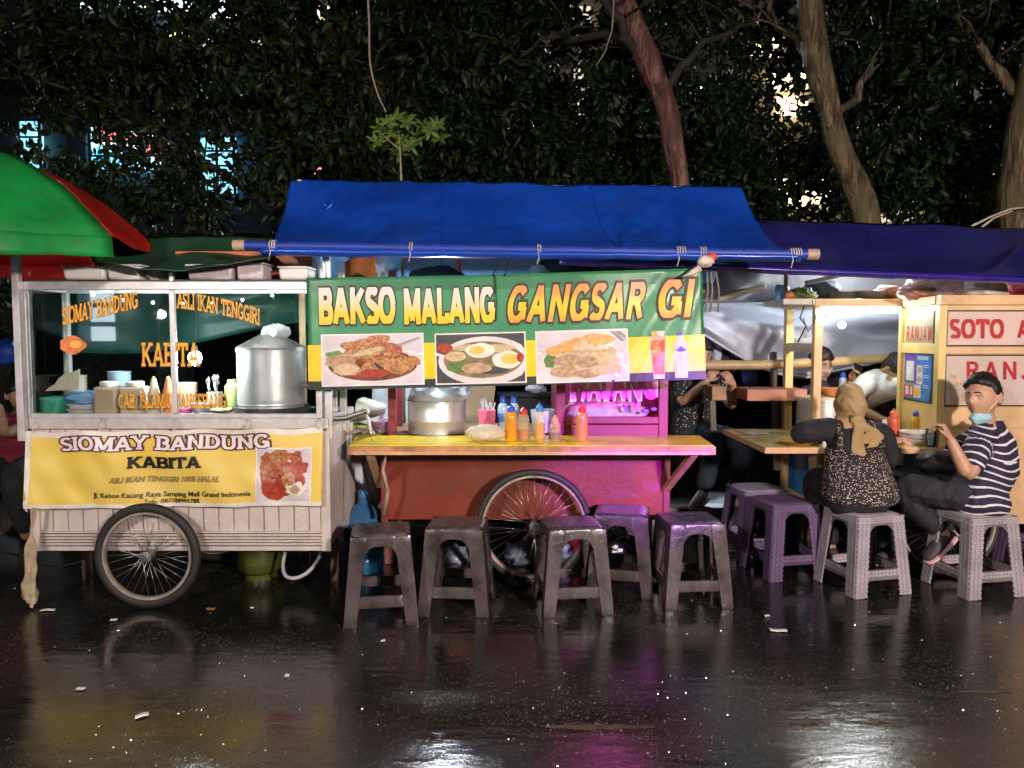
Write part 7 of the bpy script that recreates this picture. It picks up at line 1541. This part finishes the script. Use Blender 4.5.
def speckle():
    m = bpy.data.materials.new('speckled_fabric'); m.use_nodes = True; nt = m.node_tree; N = nt.nodes; L = nt.links; b = N['Principled BSDF']; tc = N.new('ShaderNodeTexCoord')
    vo = N.new('ShaderNodeTexVoronoi'); vo.inputs['Scale'].default_value = 95; L.new(tc.outputs['Object'], vo.inputs['Vector'])
    lt = N.new('ShaderNodeMath'); lt.operation = 'LESS_THAN'; lt.inputs[1].default_value = .33; L.new(vo.outputs['Distance'], lt.inputs[0])
    sp = N.new('ShaderNodeSeparateColor'); L.new(vo.outputs['Color'], sp.inputs[0]); gt = N.new('ShaderNodeMath'); gt.operation = 'GREATER_THAN'; gt.inputs[1].default_value = .22; L.new(sp.outputs[0], gt.inputs[0])
    mu = N.new('ShaderNodeMath'); mu.operation = 'MULTIPLY'; L.new(lt.outputs[0], mu.inputs[0]); L.new(gt.outputs[0], mu.inputs[1])
    mx = N.new('ShaderNodeMix'); mx.data_type = 'RGBA'; L.new(mu.outputs[0], mx.inputs['Factor']); mx.inputs['A'].default_value = (.016, .012, .014, 1); mx.inputs['B'].default_value = (.66, .55, .46, 1)
    L.new(mx.outputs['Result'], b.inputs['Base Color']); b.inputs['Roughness'].default_value = .75; return m
b = MB()
rings = []
for k, (z, w, d, y) in enumerate(((.50, .215, .165, 4.53), (.54, .218, .17, 4.535), (.62, .205, .165, 4.56), (.72, .185, .15, 4.61), (.80, .172, .136, 4.66), (.845, .158, .126, 4.685))): rings.append((V((2.07+.01*k/5, y, z)), V((w, 0, 0)), V((0, d, 0))))
vs = []; n = 64
for (c, a_, d_) in rings:
    for j in range(n):
        t = 2*math.pi*j/n; low = (.845-c.z)/.345; fl = 1+.045*low*math.sin(13*t+2*c.z)+.02*low*math.sin(5*t); vs.append(c+a_*math.cos(t)*fl+d_*math.sin(t)*fl)
k = len(rings); b.add(vs, [(i*n+j, i*n+(j+1) % n, (i+1)*n+(j+1) % n, (i+1)*n+j) for i in range(k-1) for j in range(n)]+[tuple(range(n))[::-1], tuple(range((k-1)*n, k*n))])
b.build('dress', speckle(), wo, smooth=True, sub=1)
b = MB()
for sx in (-1, 1):
    b = MB(); b.tube([V((2.08+sx*.125, 4.575, .83)), V((2.08+sx*.115, 4.60, .90)), V((2.08+sx*.10, 4.68, .965)), V((2.08+sx*.10, 4.80, .95))], [.022, .020, .020, .02], 8)
    b.build('dress_strap', bpy.data.materials['speckled_fabric'], wo, smooth=True)
b = MB(); torso(b, [(pel+V((0, -.01, -.075)), r, .185, .15), (pel+V((0, .0, .04)), r, .18, .14)]); limb(b, [pel+V((-.08, .02, 0)), kL, kL.lerp(aL, .8)], [.11, .085, .07]); limb(b, [pel+V((.08, .02, 0)), kR, kR.lerp(aR, .8)], [.11, .085, .07]); fuse(b, 'trousers', BLKC, wo, .008, 4, .008, 11)
SCARF = mat('tan_scarf', (.36, .245, .11), .72, 0, .18, 7, .25, 70)
b = MB(); 
def soff(d):
    x, y, z = d; k = min(1, max(0, (.70-y+ .2*abs(z))/.12)); return -.02+.032*k+.006*math.sin(7*z+5*x+2.5*noise.noise(V((x*2, y*2, z*2))))+.003*noise.noise(V((x*4, y*4, z*7)))
head_mesh(b, hd+V((0, -.01, 0)), hf, hup, 1.02, soff, 48, 40)
b.loft([(hd+V((0, -.02, -.06)), V((.085, 0, 0)), V((0, .085, 0))), (nck+V((0, -.02, .02)), V((.082, 0, 0)), V((0, .078, 0))), (nck+V((0, -.045, -.03)), V((.115, 0, 0)), V((0, .085, 0))), (nck+V((0, -.06, -.055)), V((.12, 0, 0)), V((0, .08, 0)))])
fuse(b, 'head_scarf', SCARF, wo, .006, 6, .005, 13)
b = MB()
def tail(pts, w, th, ph):
    q = [V(p) for p in pts]; n = 16; rg = []
    for i in range(n+1):
        t = i/n*(len(q)-1); k = min(int(t), len(q)-2); c = q[k].lerp(q[k+1], t-k); ww = w*(.55+.6*math.sin(math.pi*min(1, t/(len(q)-1)*.85+.1))); rg.append((c+V((.006*math.sin(i*.9+ph), 0, 0)), V((ww, .25*ww*math.sin(i*.5+ph), 0)), V((0, th, 0))))
    b.loft(rg)
kn = V((2.085, 4.645, .985))
b.sphere(kn, (.045, .035, .036), 16, 12, lambda d: 1+.2*noise.noise(d*3)); tail([kn, kn+V((-.02, -.06, -.08)), kn+V((-.035, -.115, -.20)), kn+V((-.04, -.14, -.31)), kn+V((-.03, -.145, -.37))], .036, .013, 0); tail([kn+V((.01, 0, 0)), kn+V((.07, -.045, -.05)), kn+V((.095, -.06, -.10)), kn+V((.06, -.085, -.145)), kn+V((.015, -.085, -.155))], .034, .014, 2)
tail([kn+V((0, .0, .01)), kn+V((.05, -.03, -.06)), kn+V((.03, -.07, -.13))], .04, .012, 1)
fuse(b, 'scarf_tail', SCARF, wo, .005, 3, .0035, 24)
shoe(wo, aL, V((2.00, 5.02, .04)), MATS['shoe_dark'], MATS['shoe_dark'], 'sandal'); shoe(wo, aR, V((2.24, 5.08, .04)), MATS['shoe_dark'], MATS['shoe_dark'], 'sandal')
# ------------------------------------------------------------------ the three people behind the carts
def figure(label, pel, f, lean, sh_w, head, hf, arms, legs, shirt, trous, skin, hairm, s=1.0, cap=None, shirtname='shirt', sleeve=.55, hup=(0, 0, 1), short=True, showeyes=True):
    f = V(f).normalized(); r = V((f.y, -f.x, 0)); pel = V(pel); head = V(head)
    o = thing('person', label, 'person', (pel.x, pel.y, pel.z-.1)); che = pel.lerp(head, .56)+f*lean*.3; nck = pel.lerp(head, .80)+f*lean*.5; spn = pel.lerp(che, .5)-f*.02
    b = MB(); torso(b, [(pel, r, .15*s, .11*s), (spn, r, .14*s, .105*s), (che, r, .165*s, .11*s), (nck-V((0, 0, .05)), r, .10*s, .07*s), (nck, r, .052, .05)]); limb(b, [nck, head-V((0, 0, .03))-f*.01], [.052, .05]); head_mesh(b, head, hf, hup, s); ears(b, head, hf, hup, s)
    shs = []
    for sx, arm in zip((-1, 1), arms):
        sh = che+r*sx*sh_w+(nck-che)*.35; shs.append(sh); el, wr, hdir, nrm = [V(x) for x in arm]; limb(b, [sh, el, wr], [.048*s, .039*s, .026*s]); hand(b, wr, hdir, nrm, .95*s, .5, -sx)
    for sx, leg in zip((-1, 1), legs): limb(b, [pel+r*sx*.085, V(leg[0]), V(leg[1])], [.085, .058, .038])
    fuse(b, 'body', skin, o, .0065, 3)
    b = MB(); torso(b, [(pel-V((0, 0, .06)), r, .175*s, .14*s), (spn, r, .165*s, .13*s), (che, r, .182*s, .128*s), (nck-V((0, 0, .055)), r, .125*s, .09*s), (nck-V((0, 0, .03)), r, .075*s, .07*s)])
    for sx, sh, arm in zip((-1, 1), shs, arms):
        el = V(arm[0]); wr = V(arm[1]); limb(b, [che+r*sx*.1+(nck-che)*.35, sh, sh.lerp(el, sleeve)] if short else [che+r*sx*.1+(nck-che)*.35, sh, el, el.lerp(wr, .8)], [.072, .068, .062] if short else [.072, .068, .058, .045])
    fuse(b, shirtname, shirt, o, .008, 4, .010, 10)
    b = MB(); torso(b, [(pel-V((0, 0, .07)), r, .165, .13), (pel+V((0, 0, .05)), r, .16, .12)])
    for sx, leg in zip((-1, 1), legs): limb(b, [pel+r*sx*.07, V(leg[0]), V(leg[0]).lerp(V(leg[1]), .85)], [.11, .082, .062])
    fuse(b, 'trousers', trous, o, .009, 4, .010, 11)
    if showeyes: eyes(head, V(hf), V(hup), s, o)
    if cap is None: hair_short(o, head, V(hf), V(hup), s, hairm, 'hair', .016, .45)
    else:
        hair_short(o, head, V(hf), V(hup), s, hairm, 'hair', .008, .38); q = MB()
        def coff(d): return -.02+.044*min(1, max(0, (d[2]-.30)/.08))
        head_mesh(q, head, hf, hup, s, coff, 40, 30); rr, ff, uu = head_frame(hf, hup)
        q.loft([(head+ff*(.06+.05*k)*s+uu*(.045-.012*k)*s, rr*w*s, uu*.004) for k, w in ((0, .07), (.6, .075), (1.2, .07), (1.7, .045))]); q.build('cap', cap, o, smooth=True)
    return o
h = at(820, 364, 5.95); hp_ = h
o = figure('masked vendor in dark navy shirt looking at his phone behind the yellow post', (h.x-.02, 6.02, .62), (.55, -.8, 0), .02, .17, h, (.22, -.9, -.30), [((h.x+.18, 5.86, .88), (h.x+.17, 5.72, 1.13), (.1, -.2, 1), (-.3, -.2, .2)), ((h.x-.14, 5.95, .80), (h.x-.03, 5.72, .86), (.6, -.6, .0), (0, 0, -1))][::-1],
     [((h.x-.05, 5.60, .62), (h.x-.05, 5.66, .20)), ((h.x+.15, 5.60, .62), (h.x+.15, 5.66, .20))], mat('navy_shirt', (.012, .018, .034), .75, 0, .25, 9), mat('dark_trousers', (.015, .015, .018), .8), SKIN2, HAIR)
q = MB(); 
def m2(d): x, y, z = d; return -.02+.036*min(1, max(0, (.02-z+.0*x)/.1))*min(1, max(0, (y-.12)/.2))*min(1, max(0, (z+.98)/.1))
head_mesh(q, h, (.22, -.9, -.30), (0, 0, 1), 1.0, m2, 48, 36); q.build('face_mask', mat('mask_patterned', (.18, .10, .06), .7, 0, 0, 28, col2=(.58, .46, .36)), o, smooth=True)
b = MB(); p = V((h.x+.19, 5.70, 1.22)); b.box(p, (.075, .012, .155), Matrix.Rotation(.5, 3, 'Z') @ Matrix.Rotation(-.5, 3, 'X') @ Matrix.Rotation(.35, 3, 'Y')); t = thing('phone', 'black smartphone with mustard edge held up by the masked vendor', 'phone', p); b.build('case', mat('phone_black', (.012, .012, .014), .25, coat=.3), t, bev=.005); b = MB(); b.box(p+V((.0, .008, -.006)), (.078, .010, .158), Matrix.Rotation(.5, 3, 'Z') @ Matrix.Rotation(-.5, 3, 'X') @ Matrix.Rotation(.35, 3, 'Y')); b.build('cover', mat('phone_mustard', (.45, .28, .04), .5), t, bev=.005)
h = at(895, 369, 5.62)
figure('vendor in white T-shirt and black cap bending over the soup counter', (h.x-.15, 6.08, .97), (.30, -.95, 0), .26, .20, h, (.42, -.55, -.85), [((h.x-.26, 5.74, .98), (h.x-.12, 5.58, .90), (.7, -.4, -.1), (0, 0, -1)), ((h.x+.16, 5.76, .96), (h.x+.02, 5.52, .90), (-.3, -.8, -.2), (0, 0, -1))][::-1],
     [((h.x-.18, 6.08, .48), (h.x-.18, 6.2, .20)), ((h.x, 6.08, .48), (h.x, 6.2, .20))], mat('white_tee', (.62, .68, .68), .8, 0, .06, 6, .15, 20), mat('dark_trousers', (.015, .015, .018), .8), SKIN2, HAIR, 1.0, mat('black_cap', (.012, .012, .016), .7), hup=(.2, -.5, 1))
hx = at(703, 352, 6.25)
def spots():
    m = bpy.data.materials.new('patterned_fabric'); m.use_nodes = True; nt = m.node_tree; N = nt.nodes; L = nt.links; b = N['Principled BSDF']; tc = N.new('ShaderNodeTexCoord')
    vo = N.new('ShaderNodeTexVoronoi'); vo.inputs['Scale'].default_value = 48; vo.feature = 'F1'; L.new(tc.outputs['Object'], vo.inputs['Vector']); lt = N.new('ShaderNodeMath'); lt.operation = 'LESS_THAN'; lt.inputs[1].default_value = .27; L.new(vo.outputs['Distance'], lt.inputs[0])
    mx = N.new('ShaderNodeMix'); mx.data_type = 'RGBA'; L.new(lt.outputs[0], mx.inputs['Factor']); mx.inputs['A'].default_value = (.016, .016, .02, 1); mx.inputs['B'].default_value = (.55, .52, .50, 1); L.new(mx.outputs['Result'], b.inputs['Base Color']); b.inputs['Roughness'].default_value = .8; return m
hz = 1.345
o = figure('seated customer in black and white patterned shirt and dark jeans beyond the yellow shelf', (hx.x-.03, 6.42, .70), (.35, -.93, 0), .05, .17, (hx.x+.0, 6.30, hz), (.15, -.9, -.3), [((hx.x-.18, 6.20, .95), (hx.x-.03, 6.02, 1.14), (.5, -.1, .7), (.3, .9, 0)), ((hx.x+.22, 6.16, .92), (hx.x+.17, 5.98, 1.12), (-.5, -.1, .7), (-.3, .9, 0))][::-1],
     [((hx.x+.05, 6.02, .70), (hx.x-.03, 6.06, .24)), ((hx.x+.30, 6.04, .66), (hx.x+.26, 6.20, .24))][::1], spots(), mat('dark_jeans', (.018, .030, .042), .75, 0, .2, 14, .2, 90), SKIN, HAIR)
shoe(o, V((hx.x-.03, 6.06, .24)), V((hx.x-.16, 5.94, .17)), mat('pale_shoe', (.42, .36, .33), .6), mat('pale_sole', (.60, .56, .52), .6)); shoe(o, V((hx.x+.26, 6.20, .24)), V((hx.x+.22, 6.02, .17)), MATS['pale_shoe'], MATS['pale_sole'])
b = MB(); c = V((hx.x+.0, 6.45, .0)); b.bb(c.x-.55, c.x+.45, 6.30, 6.60, .56, .60); b.bb(c.x-.5, c.x-.44, 6.33, 6.57, .145, .559); b.bb(c.x+.36, c.x+.42, 6.33, 6.57, .145, .559); tag(b.build('bench', WOODD, None, bev=.005), 'dark wooden bench under the customer in the patterned shirt', 'bench')
h = at(20, 395, 5.6)
figure('person in a maroon top sitting in the dark left of the glass cart', (h.x-.10, 5.72, .52), (.75, -.65, 0), .04, .17, h, (.65, -.75, -.1), [((h.x-.02, 5.42, .80), (h.x+.02, 5.34, 1.00), (-.6, -.1, .2), (0, 1, 0)), ((h.x-.28, 5.50, .80), (h.x-.12, 5.36, .98), (.4, -.4, .1), (0, 1, 0))],
     [((h.x+.10, 5.32, .50), (h.x+.12, 5.42, .08)), ((h.x-.20, 5.28, .50), (h.x-.10, 5.42, .08))], mat('maroon_top', (.20, .012, .03), .75, 0, .2, 9), mat('dark_trousers', (.015, .015, .018), .8), SKIN2, HAIR)
b = MB(); c = V((h.x-.10, 5.75, 0)); b.bb(c.x-.2, c.x+.2, 5.55, 5.95, .38, .42); b.bb(c.x-.18, c.x-.14, 5.58, 5.9, 0, .379); b.bb(c.x+.14, c.x+.18, 5.58, 5.9, 0, .379); tag(b.build('low_stool', WOODD, None, bev=.005), 'low wooden stool under the person in the maroon top', 'stool')
h2 = at(4, 352, 6.0); b = MB(); b.sphere(h2, (.10, .08, .10), 20, 14, lambda d: 1+.25*noise.noise(d*3)); tag(b.build('blue_bag', mat('bright_blue_bag', (.03, .09, .50), .4), None, smooth=True), 'bright blue bag hanging in the dark at the far left edge', 'bag')
# ------------------------------------------------------------------ unseen street side behind the viewpoint: lamps, and sources added to mirror in the glass
def post_lamp(label, x, y, z, pw, size, col, aim):
    t = thing('street_lamp', label, 'street lamp', (x, y-.5, 0)); m = MB(); m.tube([(x, y-.5, 0), (x, y-.5, z-.1), (x, y-.4, z+.1), (x, y-.05, z+.12)], [.06, .05, .04, .03], 10); m.build('pole', STEEL, t, smooth='auto')
    m = MB(); m.bb(x-.5, x+.5, y-.3, y+.75, z+.14, z+.18); m.build('lamp_hood', STEEL, t, bev=.01)  # broad hood added to keep this light off the trees
    l = bpy.data.lights.new('lamp_light', 'AREA'); l.energy = pw; l.color = col; l.size = size; l.shape = 'DISK'
    o = bpy.data.objects.new('lamp_light', l); COL.objects.link(o); o.parent = t; o.location = Vector((x, y+.02, z))-t.location
    o.rotation_euler = (Vector(aim)-Vector((x, y, z))).to_track_quat('-Z', 'Y').to_euler()
post_lamp('warm street lamp on the near side of the road', 3.4, -3.2, 2.7, 760, .5, (1., .83, .76), (0, 4.6, 1.0))
post_lamp('second warm street lamp on the near side of the road', -3.2, -2.6, 3.2, 260, .5, (1., .86, .80), (-1, 4.6, 1.2))
t = thing('kiosk', 'added kiosk across the road whose lit window mirrors in the glass', 'kiosk', (-6.8, -4.3, 0)); m = MB(); m.bb(-7.8, -5.8, -5.6, -4.1, 0, 1.2); m.bb(-7.8, -7.05, -5.6, -4.1, 1.2, 2.5); m.bb(-6.45, -5.8, -5.6, -4.1, 1.2, 2.5); m.bb(-7.9, -5.7, -5.7, -3.9, 2.5, 2.6); m.build('wall', mat('kiosk_paint', (.10, .16, .20), .5), t)  # unseen kiosk added for its reflection in the cart glass
for z in (1.4, 1.72, 2.04):
    m = MB(); m.bb(-7.04, -6.46, -4.5, -4.46, z, z+.24); m.build('window', emitmat('kiosk_window_glow', (.75, .88, 1.), 7.), t)
t = thing('mirror_string_lights', 'added string of small bulbs across the road to mirror in the glass', 'string lights', (-4.6, -2.4, 0)); m = MB(); m.tube([(-6.6, -2.4, 2.3), (-5.6, -2.4, 2.06), (-4.6, -2.4, 1.98), (-3.6, -2.4, 2.06), (-2.6, -2.4, 2.3)], .004, 5); m.tube([(-6.6, -2.4, 0), (-6.6, -2.4, 2.32)], .02, 8); m.tube([(-2.6, -2.4, 0), (-2.6, -2.4, 2.32)], .02, 8); m.build('cable', BLACKC, t)  # unseen bulbs added to mirror as dots in the cart glass
for i in range(9):
    x = -6.3+i*.42; z = 1.94+.30*((x+4.6)/2)**2; m = MB(); m.sphere((x, -2.4, z), .02, 10, 8); m.build('bulb', emitmat('string_bulb', (1., .85, .6), 60.), t, smooth=True)
# unseen lamp added for the magenta wash on the middle stall's display case
t = thing('pink_wash_lamp', 'unseen lamp added across the road for the pink wash', 'lamp', (2.3, -1.6, 0)); m = MB(); m.tube([(2.3, -1.6, 0), (2.3, -1.6, 2.1)], .02, 8); m.build('stand', STEEL, t)
m = MB(); m.lathe([(.0, -.2), (.08, -.18), (.09, .0), (.085, .0), (.07, -.16), (0, -.17)], (2.3, -1.62, 2.2), 16, 'Y'); m.build('lamp_can', STEEL, t)
l = bpy.data.lights.new('lamp_light', 'SPOT'); l.energy = 4200; l.color = (.36, .0, .80); l.spot_size = R(11.5); l.spot_blend = .8; l.shadow_soft_size = .04
o = bpy.data.objects.new('lamp_light', l); COL.objects.link(o); o.parent = t; o.location = Vector((2.3, -1.55, 2.2))-t.location; o.rotation_euler = (Vector((.72, 4.75, .76))-Vector((2.3, -1.55, 2.2))).to_track_quat('-Z', 'Y').to_euler()
for i, (x, y, z, sz, lab, c) in enumerate(((-5.2, -2.9, 2.25, .9, 'olive yellow parasol of the stall across the road', (.42, .40, .05)), (-4.3, -5.2, 2.0, .6, 'small bright yellow parasol farther across the road', (.60, .62, .06)))):
    t = thing('vendor_umbrella', lab, 'umbrella', (x, y, 0)); b = MB()
    b.lathe([(0, .42*sz), (.35*sz, .36*sz), (.75*sz, .18*sz), (sz, 0), (sz, -.08), (sz-.006, -.08), (sz-.006, 0), (.74*sz, .17*sz), (0, .41*sz)], (x, y, z), 8); b.build('canopy', mat('parasol_%d' % i, c, .5), t); b = MB(); b.tube([(x, y, 0), (x, y, z+.4*sz)], .018, 8); b.build('pole', STEEL, t)
    b = MB(); p = Vector((x+.12, y+.15, z-.45)); b.sphere(p, (.05, .05, .055), 14, 10); o = tag(b.build('light_bulb', emitmat('parasol_fill_bulb', (.9, .95, 1.), 200.), None, smooth=True), 'added bulb lighting the '+('olive' if i == 0 else 'bright')+' yellow parasol across the road', 'light bulb')  # bulb added to light the parasol mirrored in the glass
# ------------------------------------------------------------------ sky and moon-faint sun
w = bpy.data.worlds.new('World'); S.world = w; w.use_nodes = True; nt = w.node_tree; bg = nt.nodes['Background']
sky = nt.nodes.new('ShaderNodeTexSky'); sky.sky_type = 'NISHITA'; sky.sun_disc = False; sky.sun_elevation = R(38); sky.sun_rotation = R(150); nt.links.new(sky.outputs[0], bg.inputs[0]); bg.inputs[1].default_value = .0006
sl = bpy.data.lights.new('sun', 'SUN'); sl.energy = .02; sl.angle = R(.5); sl.color = (1., .95, .88); so = bpy.data.objects.new('sun', sl); COL.objects.link(so); so.rotation_euler = (R(52), 0, R(30))
# ------------------------------------------------------------------ camera
cam = bpy.data.cameras.new('camera'); co = bpy.data.objects.new('camera', cam); COL.objects.link(co); co.location = (0, 0, EYE); co.rotation_euler = (R(90)-PITCH, 0, 0)
cam.sensor_width = 36; cam.lens = 36*F/1024; cam.clip_start = .05; cam.clip_end = 400; S.camera = co
S.render.resolution_x = 1024; S.render.resolution_y = 768
S.view_settings.view_transform = 'Standard'; S.view_settings.look = 'None'; S.view_settings.exposure = .22; S.view_settings.gamma = 1
S.render.engine = 'CYCLES'
S.cycles.max_bounces = 8; S.cycles.transparent_max_bounces = 16; S.cycles.caustics_reflective = False; S.cycles.caustics_refractive = False; S.cycles.sample_clamp_indirect = 4.
